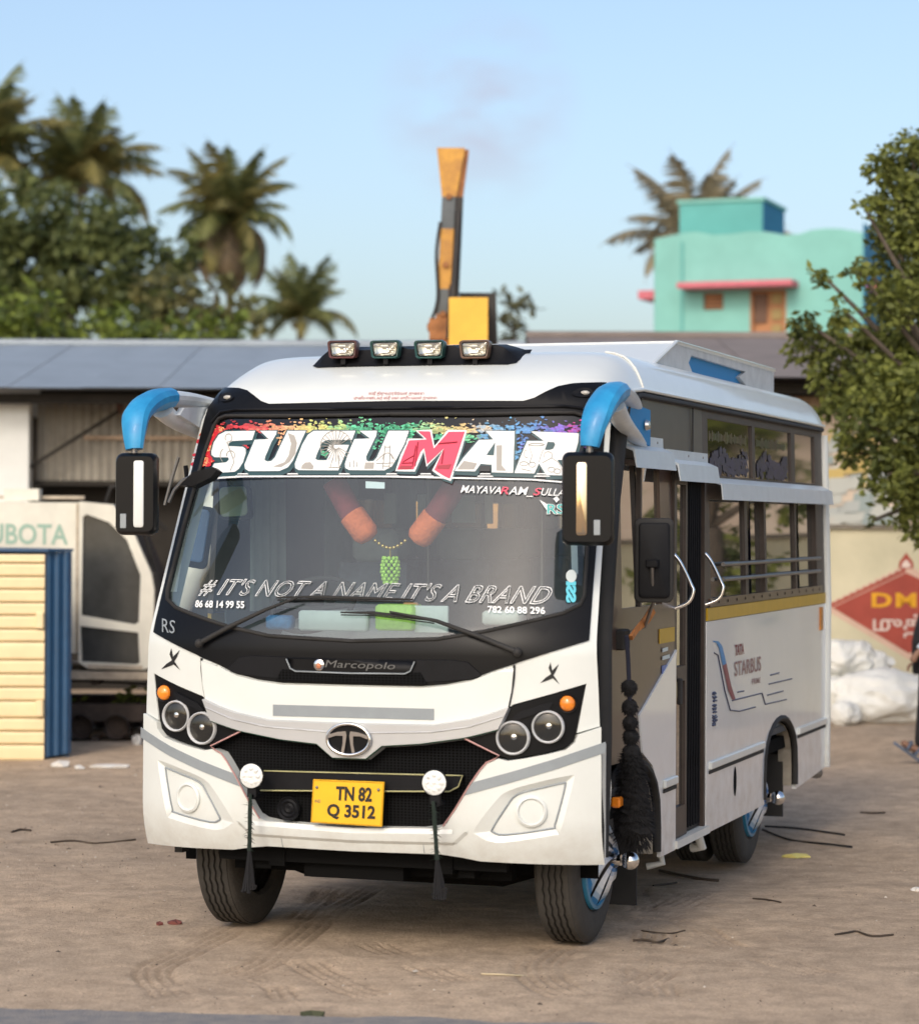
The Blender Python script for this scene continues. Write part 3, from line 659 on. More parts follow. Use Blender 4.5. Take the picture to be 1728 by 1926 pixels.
# slogans
ftext('slogan_lettering', "# IT'S NOT A NAME IT'S A BRAND", [(373, 1121), (1030, 1141), (1042, 1102), (386, 1087)], 'decal_white', wind, off=.003, shear=.3, spacing=1.05, outline=.017)
ftext('phone_lettering', '86 68 14 99 55', [(367, 1143), (460, 1145), (460, 1131), (369, 1129)], 'decal_white', wind, off=.003, bold=.025)
ftext('phone_lettering', '782 60 88 296', [(917, 1153), (1025, 1156), (1025, 1142), (917, 1140)], 'decal_white', wind, off=.003, bold=.025)
for st, x0, x1, m in (('MAYAVA', 866, 942, 0), ('R', 940, 956, 1), ('AM_', 956, 1002, 0), ('S', 1002, 1017, 1), ('ULLAN', 1017, 1078, 0)):
    ftext('owner_lettering', st, [(x0, 927+(x0-866)*.035), (x1, 927+(x1-866)*.035), (x1+2, 913+(x1-866)*.035), (x0+2, 913+(x0-866)*.035)] if st != 'AM_' else [(x0, 933), (x1, 935), (x1+2, 917), (x0+2, 915)], 'decal_red' if m else 'decal_white', wind, off=.003, shear=.2, bold=.008)
ftext('crest_lettering', 'RS', [(1028, 968), (1062, 968), (1062, 948), (1028, 948)], 'decal_white', wind, off=.003, bold=.05)
ftext('crest_lettering', 'RS', [(1029, 967), (1061, 967), (1061, 949), (1029, 949)], mat('decal_aqua', (.05, .42, .40), .4), wind, off=.005, bold=.01)
for s in (1, -1): fpoly('crest_wing', [(1030+(15 if s < 0 else 0)+s*-2*0-16*s*0-16, 940), (1022, 952), (1032, 966), (1034, 952)] if s > 0 else [(1040, 938), (1047, 934), (1052, 940), (1046, 946)], 'decal_white', wind, .003)
ftext('strip_lettering', 'SSI', [(1064, 1134), (1064, 1094), (1083, 1094), (1083, 1134)], mat('decal_cyan', (.12, .55, .68), .4), wind, off=.003, bold=.06)
fpoly('round_sticker', [(1074+10*math.cos(a), 1084+12*math.sin(a)) for a in [i*.4 for i in range(16)]], 'decal_pale', wind, .003)
fpoly('ticket', [(686, 903), (722, 905), (722, 917), (686, 916)], 'decal_white', wind, -.012)
# glitter trims standing behind the edges of the glass
for s, pts in ((-1, [(352, 940), (336, 1030), (322, 1115)]), (1, [(1080, 1020), (1082, 1080)])):
    for i in range(2 if s < 0 else 1):
        a, b = (pts[i], pts[i+1]); n = 12
        mb = MB()
        for k in range(n):
            px = a[0]+(b[0]-a[0])*k/n; py = a[1]+(b[1]-a[1])*k/n
            q = [fpt(*fr(px+dx, py+dy), -.014) for dx, dy in ((-6, -4), (6, -4), (6, 3), (-6, 3))]; mb.add(q, [(0, 1, 2, 3)])
        obj('glitter_trim', mb, mat('glitter', (.55, .56, .55), .3, metal=.6), wind)
# ------------------------------------------------------------------ roof
YR = 6.28
def rz(zp, x): return 2.55 + (zp-2.55)*(zt(x)-2.55)/.335
xs = sorted(set([round(s*v, 4) for v in (0, .15, .3, .45, .6, .72, .8, .86, .9, .93, .96, .985, 1.005, 1.025, 1.04, 1.052, 1.06) for s in (1, -1)]))
rows = [('z', 2.585+.255*i/9) for i in range(10)] + [('y', d) for d in (.02, .05, .09, .14, .2, .28, .4, .6, 1.0, 1.8, 2.8, 3.8, 4.6)] + [('e', k) for k in (.2, .1, .05, .02, 0)]
vs = []; fs = []
for kind, q in rows:
    for x in xs:
        yj = F(x, 2.84)
        if kind == 'z': y = F(x, q); z = rz(q, x)
        elif kind == 'y': y = yj + q; z = rz(2.885 - .045*math.exp(-q*6.7), x)
        else: y = YR - q; z = rz(2.885, x) - .25*max(0, .2-q)**1.5
        vs.append((x, y, z))
n = len(xs)
for j in range(len(rows)-1):
    for i in range(n-1): fs.append((j*n+i, j*n+i+1, (j+1)*n+i+1, (j+1)*n+i))
roof = obj('roof', MB().add(vs, fs), 'white_paint', bus, smooth=60, fix=False)
for s in (1, -1):                    # rain gutter and white cant rail below it
    obj('gutter', MB().tube([(s*1.062, .86, 2.60), (s*1.066, 1.0, 2.66), (s*1.067, 1.3, 2.682), (s*1.067, 6.25, 2.682)], .011, 8), 'white_paint', roof, smooth=60)
    obj('drip_seal', MB().tube([(s*1.063, .95, 2.60), (s*1.063, 1.25, 2.655), (s*1.063, 6.2, 2.655)], .016, 6), 'black_rubber', roof, smooth=60)
for x in (1.0,):
    obj('corner_seam', MB().tube([(x_, 1.34+.04*(1.06-x_)*5, zt(x_)-.001) for x_ in (1.058, 1.045, 1.03, 1.01, .98, .95, .9, .85)], .006, 6), 'white_dull', roof)
# raised roof hatch with a sloping front and a blue arrow cut-out
hx0, hx1, hz0, hz1 = -.88, .88, 2.845, 3.022
hY = dict(f0=2.16, f1=2.74, r=5.45)
hb = MB().add([(hx0, hY['f0'], 2.86), (hx1, hY['f0'], 2.86), (hx1, hY['f1'], hz1), (hx0, hY['f1'], hz1), (hx0, hY['r'], hz1), (hx1, hY['r'], hz1), (hx0, hY['r'], 2.83), (hx1, hY['r'], 2.83)],
              [(0, 1, 2, 3), (3, 2, 5, 4), (4, 5, 7, 6)])
hatch = obj('roof_hatch', hb, 'white_paint', bus, fix=False)
arrow = [(3.05, 2.925), (3.12, 2.972), (4.58, 2.962), (4.40, 2.918), (4.62, 2.872), (3.14, 2.878)]
for s in (1, -1):
    out2 = [(hY['f0'], 2.83), (hY['f1'], hz1), (hY['r'], hz1), (hY['r'], 2.80)]
    bent('hatch_side_panel', out2, 'hatch_side', hatch, lambda y, z: Vector((s*(.882), y, z)), lambda y, z: Vector((s, 0, 0)), holes=[arrow], thick=.03, res=0)
    bent('arrow_recess', [(a+(0 if i else -.01), b) for i, (a, b) in enumerate(arrow)], 'hatch_blue', hatch, lambda y, z: Vector((s*.856, y, z)), lambda y, z: Vector((s, 0, 0)), thick=0, res=0)
obj('hatch_rim', MB().tube([(.884, hY['f1'], hz1), (.884, hY['r'], hz1)], .012, 6).tube([(.884, hY['f0'], 2.85), (.884, hY['f1'], hz1)], .012, 6).tube([(-.884, hY['f1'], hz1), (.884, hY['f1'], hz1)], .008, 6), 'white_paint', hatch, smooth=60)
obj('hatch_seam', MB().tube([(-.88, hY['f0']-.01, 2.872), (.55, hY['f0']-.01, 2.884), (.88, hY['f0']-.01, 2.86)], .005, 5), 'grey_tape', hatch)
# light bar
def rs_(x, y):                        # roof height under the bar
    z = 2.6
    lo, hi = 2.585, 2.885
    for _ in range(30):
        mid = (lo+hi)/2
        if F(x, mid) < y: lo = mid
        else: hi = mid
    return rz(lo, x)
bv = []; nx = 28
for i in range(nx+1):
    x = -.545 + 1.075*i/nx; e = min(i, nx-i)
    h = .085*min(1, e/2.5)**.7
    dip = .016 if (i % 7 in (6, 0, 1)) and 2 < i < nx-2 else 0
    yf = .865 + (.03 if e == 0 else 0) ; yb = 1.16
    zf = rs_(x, yf)
    bv += [(x, yf, zf+.004), (x, yf+.03, zf+.016+h*.15), (x, yf+.06, zf+.02+h-dip), (x, yb-.06, zf+.05+h*.8), (x, yb, rs_(x, yb)+.004)]
lb = obj('light_bar', MB().add(bv, [(i*5+k, (i+1)*5+k, (i+1)*5+k+1, i*5+k+1) for i in range(nx) for k in range(4)]), 'black_trim', bus, smooth=40)
for i, (px, c) in enumerate(((645, 'lamp_maroon'), (725, 'lamp_green'), (808, 'lamp_green'), (893, 'lamp_brown'))):
    mat('lamp_maroon', (.10, .035, .03), .35, coat=.3); mat('lamp_green', (.015, .06, .05), .35, coat=.3); mat('lamp_brown', (.13, .075, .045), .35, coat=.3)
    P = on_x(0, 0, 0) if False else None
    d = ray(px, 657); t = (.86 - CAM.y)/d.y; c0 = CAM + d*t
    def rr(w, h, y, k=.32):
        q = []
        for a, (cx, cz_) in enumerate(((1, 1), (-1, 1), (-1, -1), (1, -1))):
            for j in range(5):
                w_ = math.pi/2*(a + j/4); sx = w if cz_ > 0 else w*.9
                q.append((c0.x + cx*(sx-h*k*1.2) + h*k*1.2*math.cos(w_), y, c0.z + cz_*(h-h*k) + h*k*math.sin(w_)))
        return q
    def loft(rings, cap0=False, cap1=False):
        mb = MB(); m = len(rings[0]); vv = [p for r in rings for p in r]; ff = []
        for a in range(len(rings)-1):
            for b in range(m): ff.append((a*m+b, a*m+(b+1) % m, (a+1)*m+(b+1) % m, (a+1)*m+b))
        if cap0: ff.append(tuple(range(m)))
        if cap1: ff.append(tuple((len(rings)-1)*m+b for b in range(m)))
        return mb.add(vv, ff)
    lm = obj('roof_lamp', loft([rr(.068, .036, .85), rr(.077, .044, .842), rr(.08, .047, .862), rr(.076, .043, .90), rr(.05, .03, .95)], cap1=True), c, bus, smooth=40)
    obj('reflector', loft([rr(.062, .030, .852), rr(.05, .024, .868), rr(.025, .012, .876)], cap1=True), 'bowl', lm, smooth=50)
    obj('bulb', MB().ball((c0.x+.01, .862, c0.z), .011, 10, 6), 'chrome', lm, smooth=60)
    obj('lens', loft([rr(.067, .034, .848), rr(.05, .025, .843), rr(.02, .01, .841)], cap1=True), 'clear_lens', lm, smooth=60)
    obj('foot', MB().box(c0.x-.012, c0.x+.012, .86, .91, c0.z-.075, c0.z-.035), 'black_trim', lm)

# ------------------------------------------------------------------ left-hand (door) side
ZS = .31
def archpts(c, hw, top, zb, n=12):
    P = [(c-hw, zb)]
    for i in range(n+1):
        a = math.pi*(1 - i/n); P.append((c + hw*math.cos(a)*(1 if True else 1), zb+.12 + (top-zb-.12)*math.sin(a)**.75))
    P.append((c+hw, zb)); return P
DY0, DY1 = 1.94, 2.67
WH = [(2.80, 3.72), (3.80, 4.28), (4.34, 5.24), (5.30, 5.98)]     # lower window bays
for side in (1, -1):
    sn = side
    y0 = DY1 if side > 0 else .80
    low = [(y0, ZS)] + archpts(4.73, .50, .80, ZS) + [(YR+.02, ZS+.05), (YR+.02, 1.475), (y0, 1.475)]
    if side < 0: low = [(1.62, ZS)] + low[1:-1] + [(.50, 1.475), (.42, .86), (.62, .86), (1.0, .87), (1.35, .80), (1.6, .6)]
    lp = spanel('lower_side_panel', low, 'side_paint', bus, side=sn, thick=.03)
    holes = [[(a, 1.565), (b, 1.565), (b, 2.15), (a, 2.15)] for a, b in WH] + [[(a, 2.285), (b, 2.285), (b, 2.60), (a, 2.60)] for a, b in ((2.80, 3.98), (4.06, 5.18), (5.30, 5.98))]
    wb = spanel('window_band', [(y0, 1.55), (YR, 1.55), (YR, 2.655), (y0 if side > 0 else .86, 2.655)], 'brown_frame', bus, side=sn, off=-.004, holes=holes, thick=.03)
    spanel('yellow_band', [(y0+.02, 1.478), (YR+.01, 1.478), (YR+.01, 1.548), (y0+.02, 1.548)], 'yellow_band', bus, side=sn, off=.002, thick=.02)
    for a, b in ((2.80, 3.72), (4.34, 5.24)): spanel('sliding_pane', [(a, 1.565), (b, 1.565), (b, 2.15), (a, 2.15)], 'tinted_glass', wb, side=sn, off=-.02, thick=0)
    for a, b in ((3.80, 4.28), (5.30, 5.98)): spanel('sliding_pane', [(a+.22, 1.565), (b, 1.565), (b, 2.15), (a+.22, 2.15)], 'tinted_glass', wb, side=sn, off=-.034, thick=0)
    for a, b in ((2.80, 3.98), (4.06, 5.18), (5.30, 5.98)): spanel('fixed_pane', [(a, 2.285), (b, 2.285), (b, 2.60), (a, 2.60)], 'film_glass', wb, side=sn, off=-.016, thick=0)
    for y in (3.76, 4.31, 5.27): obj('window_post', MB().box(sn*1.045 - .012, sn*1.045+.012, y-.028, y+.028, 1.565, 2.15), 'brown_frame', wb)
    obj('rear_corner_post', MB().tube([(sn*1.075, YR+.0, ZS+.05), (sn*1.078, YR+.015, 1.5), (sn*1.052, YR+.0, 2.62)], .035, 10), 'white_paint', bus, smooth=60)
    # belt trim with a black strip below it
    for a, b in (((DY1+.06 if side > 0 else 1.75), 4.19), (5.27, YR)):
        obj('belt_trim', MB().box(sn*1.082 - .014, sn*1.082+.016, a, b, .655, .70, .006), 'white_paint', bus)
        obj('belt_gap', MB().box(sn*1.08 - .004, sn*1.08+.006, a, b, .632, .650), 'black_rubber', bus)
    # wheel arch lips
    for c, hw, top in ((4.73, .50, .80), (1.05, .55, .85)):
        A = [(sn*1.072, y, z) for y, z in archpts(c, hw, top, ZS+.03) if not (c < 2 and y < .62)]
        al = obj('wheel_arch_lip', MB().tube(A, .022, 6, flat=1.0), 'black_rubber', bus, smooth=60)
        I = archpts(c, hw-.02, top-.02, ZS+.03); m = len(I)
        obj('wheel_well', MB().add([(sn*1.06, y, z) for y, z in I] + [(sn*.45, y, z) for y, z in I], [(i, i+1, m+i+1, m+i) for i in range(m-1)] + [tuple(range(m, 2*m))]), 'under_black', bus)
        J = [(y, z) for y, z in archpts(c, hw-.025, top-.03, ZS+.02) if y > c + .1]
        k = len(J)
        obj('arch_liner_strip', MB().add([(sn*1.055, y, z) for y, z in J] + [(sn*.97, y, z) for y, z in J], [(i, i+1, k+i+1, k+i) for i in range(k-1)]), mat('liner_beige', (.30, .27, .22), .7, var=.2, vs=9), bus)
    # long awning over the lower windows
    aw = [(0, 0), (.075, -.035), (.085, -.125), (.078, -.125), (.07, -.045), (0, -.02)]
    P = MB().prism([(sn*(1.062+a), 2.272+b) for a, b in aw], (2.78 if side > 0 else 1.0), 6.18, 'y')
    obj('window_awning', P, 'pale_blue_alu', bus)
    for z, r in ((1.70, .012), (1.785, .012)):
        obj('guard_rail', MB().tube([(sn*1.085, 3.05, z), (sn*1.085, 6.02, z)], r, 8), 'rod_steel', bus, smooth=60)
    obj('sill_strip', MB().box(sn*1.075 - .006, sn*1.075+.008, 2.74 if side > 0 else .9, 6.12, 1.552, 1.60), 'brown_panel', bus)
    mb = MB()
    for i in range(14): mb.lathe([(0, .003), (.008, .002), (.009, 0)], (sn*1.084, 2.95+i*.235, 1.578), (sn, 0, 0), 8)
    obj('rivet_row', mb, 'under_black', bus)
# filler flap, corner reflector
obj('filler_slot', MB().ball((1.082, 3.40, .53), .085, 14, 10, (.04, .42, 1)), 'under_black', bus)
obj('corner_reflector', MB().box(1.08, 1.09, 6.03, 6.12, 1.30, 1.455), mat('reflector_orange', (.45, .17, .02), .4, var=.3, vs=30), bus)
# front quarter: brown panel with window, taupe panel above, white triangle below
qw = [(.88, 1.60), (1.68, 1.60), (1.68, 2.30), (.90, 2.30)]
qpanel = spanel('quarter_panel', [(.46, .87), (.62, .86), (1.05, .86), (1.35, .82), (1.6, .66), (DY0, .66), (DY0, 2.33), (.80, 2.33), (.62, 1.62)], 'brown_panel', bus, off=-.004, holes=[qw], thick=.03)
spanel('quarter_pane', qw, 'tinted_glass', qpanel, off=-.02, thick=0)
obj('pane_bar', MB().box(1.045, 1.07, 1.245, 1.275, 1.6, 2.3), 'brown_frame', qpanel)
spanel('upper_panel', [(.86, 2.335), (2.66, 2.335), (2.66, 2.655), (.94, 2.655)], 'taupe_panel', bus, off=-.002, thick=.02)
for y in (1.28, 2.40): obj('panel_joint', MB().box(1.058, 1.064, y-.006, y+.006, 2.34, 2.65), 'black_rubber', bus)
wt = sds([(1271, 1222), (1201, 1345)]) 
spanel('white_skirt', [wt[0], (DY0, 1.30), (DY0, ZS)] + [(1.62, ZS), (1.60, .62), (1.45, .79), (1.25, .87)] + [wt[1]], 'side_paint', bus, off=.006, thick=.02)
obj('belt_trim', MB().box(1.084, 1.104, 1.66, DY0-.01, .655, .70, .006), 'white_paint', bus)
obj('belt_gap', MB().box(1.084, 1.094, 1.66, DY0-.01, .632, .650), 'black_rubber', bus)
spanel('yellow_band', [(1.60, 1.40), (1.92, 1.40), (1.92, 1.475), (1.60, 1.475)], 'yellow_band', bus, off=.002, thick=.004)
for k_, (z_, w_) in enumerate(((1.365, .12), (1.325, .16))): spanel('notice_print', [(1.66, z_-.012), (1.66+w_, z_-.008), (1.66+w_, z_+.012), (1.66, z_+.008)], 'decal_pale', bus, off=.001, thick=0, res=0)
obj('notice_sticker', MB().box(1.078, 1.081, 1.66, 1.84, 1.235, 1.285), mat('sticker_blue', (.12, .18, .42), .4), bus)
# seal between front cap and side
obj('cap_seal', MB().tube([(1.09, .40, .46), (1.10, .42, 1.0), (1.092, .46, 1.5), (1.07, .66, 2.1), (1.055, .84, 2.5), (1.05, .95, 2.62)], [.05, .05, .045, .05, .06, .05], 8, flat=1), 'black_rubber', bus, smooth=60)
obj('cap_flange', MB().box(1.115, 1.132, .37, .41, .46, .99).tube([(1.128, .42, .60), (1.14, .42, .78), (1.13, .42, .93)], .008, 6), 'white_dull', bus)
obj('side_indicator', MB().box(1.09, 1.135, .62, .69, .665, .715, .008), 'amber', bus)
# folding door
def dbox(y0, y1, z0, z1, x0, x1): return MB().box(x0, x1, y0, y1, z0, z1)
obj('door_header', dbox(DY0, DY1, 2.30, 2.335, 1.0, 1.07), 'brown_frame', bus)
for y in (DY0-.0, DY1-.035): obj('door_jamb', dbox(y, y+.035, ZS, 2.32, .98, 1.074), 'brown_frame', bus)
obj('door_sill', dbox(DY0-.01, DY1+.01, .315, .355, .92, 1.10), 'white_dull', bus)
leaf = obj('door_leaf', dbox(1.975, 2.005, .36, 2.29, 1.045, 1.072).box(1.045, 1.072, 2.20, 2.24, .36, 2.29).box(1.045, 1.072, 2.005, 2.20, .36, .52).box(1.045, 1.072, 2.005, 2.20, 1.18, 1.26).box(1.045, 1.072, 2.005, 2.20, 2.22, 2.29), 'brown_frame', bus)
bent('pane', [(2.005, 1.26), (2.20, 1.26), (2.20, 2.22), (2.005, 2.22)], 'tinted_glass', leaf, lambda y, z: Vector((1.056, y, z)), lambda y, z: Vector((1, 0, 0)), thick=0, res=0)
bent('pane', [(2.005, .52), (2.20, .52), (2.20, 1.18), (2.005, 1.18)], 'tinted_glass', leaf, lambda y, z: Vector((1.056, y, z)), lambda y, z: Vector((1, 0, 0)), thick=0, res=0)
obj('latch', MB().box(1.072, 1.095, 2.01, 2.05, 1.06, 1.20, .006), 'black_rubber', leaf)
leaf2 = obj('door_leaf', MB().add([(1.05, 2.36, 2.29), (1.05, 2.63, 2.29), (1.05, 2.63, .36), (1.05, 2.245, .36), (1.0, 2.36, 2.29), (1.0, 2.63, 2.29), (1.0, 2.63, .36), (1.0, 2.245, .36)], [(0, 1, 2, 3), (7, 6, 5, 4), (0, 4, 5, 1), (1, 5, 6, 2), (2, 6, 7, 3), (3, 7, 4, 0)]), 'black_trim', bus)
for i in range(6): obj('rib', MB().tube([(1.052, 2.385+i*.045, 2.28), (1.052, 2.28+i*.064, .38)], .008, 5), 'black_trim', leaf2, smooth=60)
obj('door_backing', MB().box(.86, .88, DY0, DY1, .36, 2.3), 'under_black', bus)
for yb in (1.955, 2.665):            # chrome grab handles
    obj('grab_handle', MB().tube(catm([(1.06, yb, 1.86), (1.10, yb+.01, 1.81), (1.15, yb+.03, 1.70), (1.165, yb+.03, 1.66), (1.14, yb+.02, 1.60), (1.06, yb, 1.565)], 4), .0095, 8), 'chrome', bus, smooth=60)
# short awnings over quarter window and door
for a, b, z in ((.90, 1.70, 2.45), (1.80, 2.72, 2.40)):
    P = MB().prism([(1.058+p, z+q) for p, q in ((0, 0), (.012, 0), (.014, -.05), (.07, -.075), (.085, -.165), (.078, -.165), (.062, -.085), (0, -.06))], a, b, 'y')
    awn = obj('window_awning', P, 'pale_blue_alu', bus)
    mb = MB()
    for k in range(3): mb.lathe([(0, .004), (.006, .003), (.007, 0)], (1.071, a+.12+k*(b-a-.24)/2, z-.025), (1, 0, 0), 8)
    obj('rivets', mb, 'rod_steel', awn)
# printed side decals
def sq(px): return [Vector((S(z)+.004, y, z)) for y, z in sds(px)]
def stext(name, s, px, m, **kw): return ptext(name, s, sq(px), m, bus, **kw)
mat('decal_maroon', (.20, .03, .06), .4); mat('decal_mauve', (.28, .16, .17), .4); mat('decal_sky', (.03, .22, .5), .4); mat('decal_navy', (.03, .04, .10), .4)
stext('side_lettering', 'TATA', [(1381, 1234), (1398, 1230), (1398, 1210), (1381, 1213)], 'decal_maroon', bold=.04)
stext('side_lettering', 'STARBUS', [(1380, 1273), (1430, 1262), (1430, 1234), (1380, 1245)], 'decal_mauve', bold=.015)
stext('side_lettering', 'PRIME', [(1413, 1288), (1429, 1284), (1429, 1274), (1413, 1277)], 'decal_mauve', bold=.01)
rs = random.Random(4)
for k_ in range(9):                       # a column of worn, unreadable characters
    y_ = 1304+k_*7.4
    for _ in range(3):
        a_, b_ = rs.uniform(1338.5, 1341), rs.uniform(1344, 1347.5); c_ = y_+rs.uniform(-2, 2)
        obj('worn_character', MB().tube([Vector((S(b)+.003, a, b)) for a, b in sds([(a_, c_), ((a_+b_)/2, c_+rs.uniform(-2.2, 2.2)), (b_, c_-1)])], .0045, 4), 'decal_navy', bus)
def spoly(name, px, m): return spanel(name, sds(px), m, bus, off=.0032, thick=0, res=.3)
sw = [(1340, 1205), (1350, 1206), (1357, 1215), (1365, 1248), (1374, 1290), (1383, 1318)]; sw2 = [(1376, 1316), (1368, 1298), (1358, 1252), (1351, 1219), (1346, 1209), (1340, 1208)]
spoly('swoosh_decal', sw[:4] + sw2[2:], 'decal_sky'); spoly('swoosh_decal', sw[3:] + sw2[:3], 'decal_maroon')
for ln in ([(1376, 1318), (1432, 1304), (1438, 1325), (1478, 1316)], [(1342, 1228), (1349, 1232), (1362, 1300), (1372, 1336), (1390, 1338), (1420, 1330)], [(1445, 1287), (1488, 1277)], [(1442, 1308), (1472, 1300)], [(1448, 1270), (1464, 1266)], [(1386, 1302), (1398, 1300)]):
    obj('line_decal', MB().tube([Vector((S(b)+.003, a, b)) for a, b in sds(ln)], .004, 4), 'decal_navy', bus)
# reflector pictures inside the upper panes
for a, b in ((2.86, 3.86), (4.14, 5.06)):
    mb = MB(); rs = random.Random(int(a*10))
    for k in range(240):
        y = rs.uniform(a, b); z = rs.uniform(2.285, 2.43-.06*abs(math.sin(y*5))); w = rs.uniform(.02, .06); h = rs.uniform(.015, .05); v = rs.random()
        mb.add([(1.0475, y, z), (1.0475, y+w, z+rs.uniform(-.01, .01)), (1.0465, y+w*.9, z+h), (1.0465, y-.01, z+h*.8)], [(0, 1, 2, 3)], (.010+.018*v, .010+.014*v, .03+.05*v))
    for k in range(26):
        y = a + (b-a)*k/26; h = rs.uniform(.03, .07)
        mb.add([(1.044, y, 2.50-h*.4), (1.044, y+.02, 2.50-h*.4), (1.043, y+.02, 2.50+h*.6), (1.043, y, 2.50+h*.6)], [(0, 1, 2, 3)], (.09+.06*rs.random(), .085+.05*rs.random(), .05))
    MATS['pane_print'] = MATS.get('pane_print') or vcol_mat('pane_print'); obj('pane_print', mb, 'pane_print', bus, fix=False)

# ------------------------------------------------------------------ rear, floor, cabin
rw = [(-.9, .9), ]
bent('rear_wall', [(-1.07, .38), (1.07, .38), (1.06, 1.5), (1.03, 2.62), (.85, 2.82), (-.85, 2.82), (-1.03, 2.62), (-1.06, 1.5)], 'white_paint', bus, lambda x, z: Vector((x, YR+.012, z)), lambda x, z: Vector((0, 1, 0)), holes=[[(-.85, 1.6), (.85, 1.6), (.82, 2.45), (-.82, 2.45)]], thick=.05, res=0)
bent('rear_window', [(-.85, 1.6), (.85, 1.6), (.82, 2.45), (-.82, 2.45)], 'tinted_glass', bus, lambda x, z: Vector((x, YR, z)), lambda x, z: Vector((0, 1, 0)), thick=0, res=0)
obj('cabin_floor', MB().box(-1.05, 1.05, .30, YR-.05, .70, .74), 'cabin_dark', bus)
obj('ceiling', MB().box(-.98, .98, 1.1, YR-.1, 2.60, 2.62), 'cabin_grey', bus)
obj('cabin_lining', MB().box(-1.045, -1.035, .95, YR-.06, .74, 1.56).box(1.03, 1.04, 2.75, YR-.06, .74, 1.56), 'cabin_grey', bus)
dv = []
for i in range(21):
    x = -1.02+2.04*i/20
    dv += [(x, bow(x)+.09, 1.42), (x, bow(x)+.20, 1.455), (x, .62, 1.44), (x, .75, 1.38), (x, .78, .9)]
obj('dashboard', MB().add(dv, [(i*5+k, (i+1)*5+k, (i+1)*5+k+1, i*5+k+1) for i in range(20) for k in range(4)]), 'dash_grey', bus, smooth=40)
bulk = MB().ball((-.33, 1.05, 1.43), .30, 20, 10, (1.5, .5, .5))
obj('engine_cowl', bulk, 'dash_grey', bus, smooth=60)
sc_ = Vector((-.52, .86, 1.60)); ax = Vector((0, -.62, .78)).normalized(); a = Vector((1, 0, 0)); b = ax.cross(a)
stw = obj('steering_wheel', MB().tube([sc_ + (a*math.cos(t)+b*math.sin(t))*.21 for t in [2*math.pi*i/28 for i in range(29)]], .014, 7, cap=False), 'black_rubber', bus, smooth=60)
obj('steering_spoke', MB().tube([sc_-a*.2, sc_-ax*.03, sc_+a*.2], .014, 6).tube([sc_-ax*.02, sc_-ax*.4], .03, 8), 'black_rubber', stw, smooth=60)
def seat(x, y, w=.44, z=.74, hr=True):
    s_ = obj('seat', MB().box(x-w/2, x+w/2, y-.22, y+.22, z+.26, z+.42, .04), 'seat_cloth', bus, smooth=50)
    obj('backrest', MB().add([(x-w/2, y+.16, z+.42), (x+w/2, y+.16, z+.42), (x+w/2-.03, y+.30, z+1.06), (x-w/2+.03, y+.30, z+1.06), (x-w/2, y+.27, z+.42), (x+w/2, y+.27, z+.42), (x+w/2-.03, y+.37, z+1.04), (x-w/2+.03, y+.37, z+1.04)], [(0, 1, 2, 3), (7, 6, 5, 4), (0, 4, 5, 1), (1, 5, 6, 2), (2, 6, 7, 3), (3, 7, 4, 0)]), 'seat_cloth', s_)
    if hr: obj('headrest', MB().box(x-.13, x+.13, y+.29, y+.37, z+1.06, z+1.24, .03), mat('headrest_cover', (.40, .42, .42), .9, var=.1), s_, smooth=50)
    obj('seat_leg', MB().box(x-w/2+.05, x-w/2+.09, y-.15, y+.15, z, z+.27).box(x+w/2-.09, x+w/2-.05, y-.15, y+.15, z, z+.27), 'rod_steel', s_)
seat(-.52, 1.42)
for k in range(5):
    for x in (-.78, -.36, .42, .82):
        if k == 0 and x > 0: continue
        seat(x, 2.35+k*.78)
# curtains beside the driver and at the rear
for x, y0, y1 in ((-.99, 1.15, 1.6), (-.99, 2.2, 2.7), (-.99, 3.3, 3.7), (.99, 3.1, 3.3), (.99, 3.78, 3.98), (.99, 4.2, 4.34), (.99, 5.2, 5.42)):
    cv = []; n = 14
    for i in range(n+1):
        y = y0+(y1-y0)*i/n; w = .018*math.sin(i*1.9); cv += [(x+w, y, 1.55), (x+w*.6, y, 2.42)]
    obj('curtain', MB().add(cv, [(2*i, 2*i+2, 2*i+3, 2*i+1) for i in range(n)]), 'curtain' if x < 0 else 'curtain_blue', bus, smooth=60)
# partition frame; pale boards behind the driver stand in for bright rear windows
for px0, px1, py0, py1 in ((722, 744, 927, 985), (785, 800, 930, 985), (850, 893, 932, 983), (912, 926, 932, 985), (535, 545, 905, 990)):
    yy = 2.1
    def on_y(px, py): d = ray(px, py); return CAM + d*((yy-CAM.y)/d.y)
    q = [on_y(px0, py1), on_y(px1, py1), on_y(px1, py0), on_y(px0, py0)]
    obj('bright_window_board', MB().add(q + [v + Vector((0, .01, 0)) for v in q], [(0, 1, 2, 3), (7, 6, 5, 4), (0, 4, 5, 1), (1, 5, 6, 2), (2, 6, 7, 3), (3, 7, 4, 0)]), 'curtain', bus)
obj('partition_rail', MB().tube([(-.95, 2.12, 2.45), (.95, 2.12, 2.45)], .014, 8).tube([(-.35, 2.12, .74), (-.35, 2.12, 2.6)], .014, 8).tube([(.3, 2.12, .74), (.3, 2.12, 2.6)], .014, 8), 'rod_steel', bus, smooth=60)
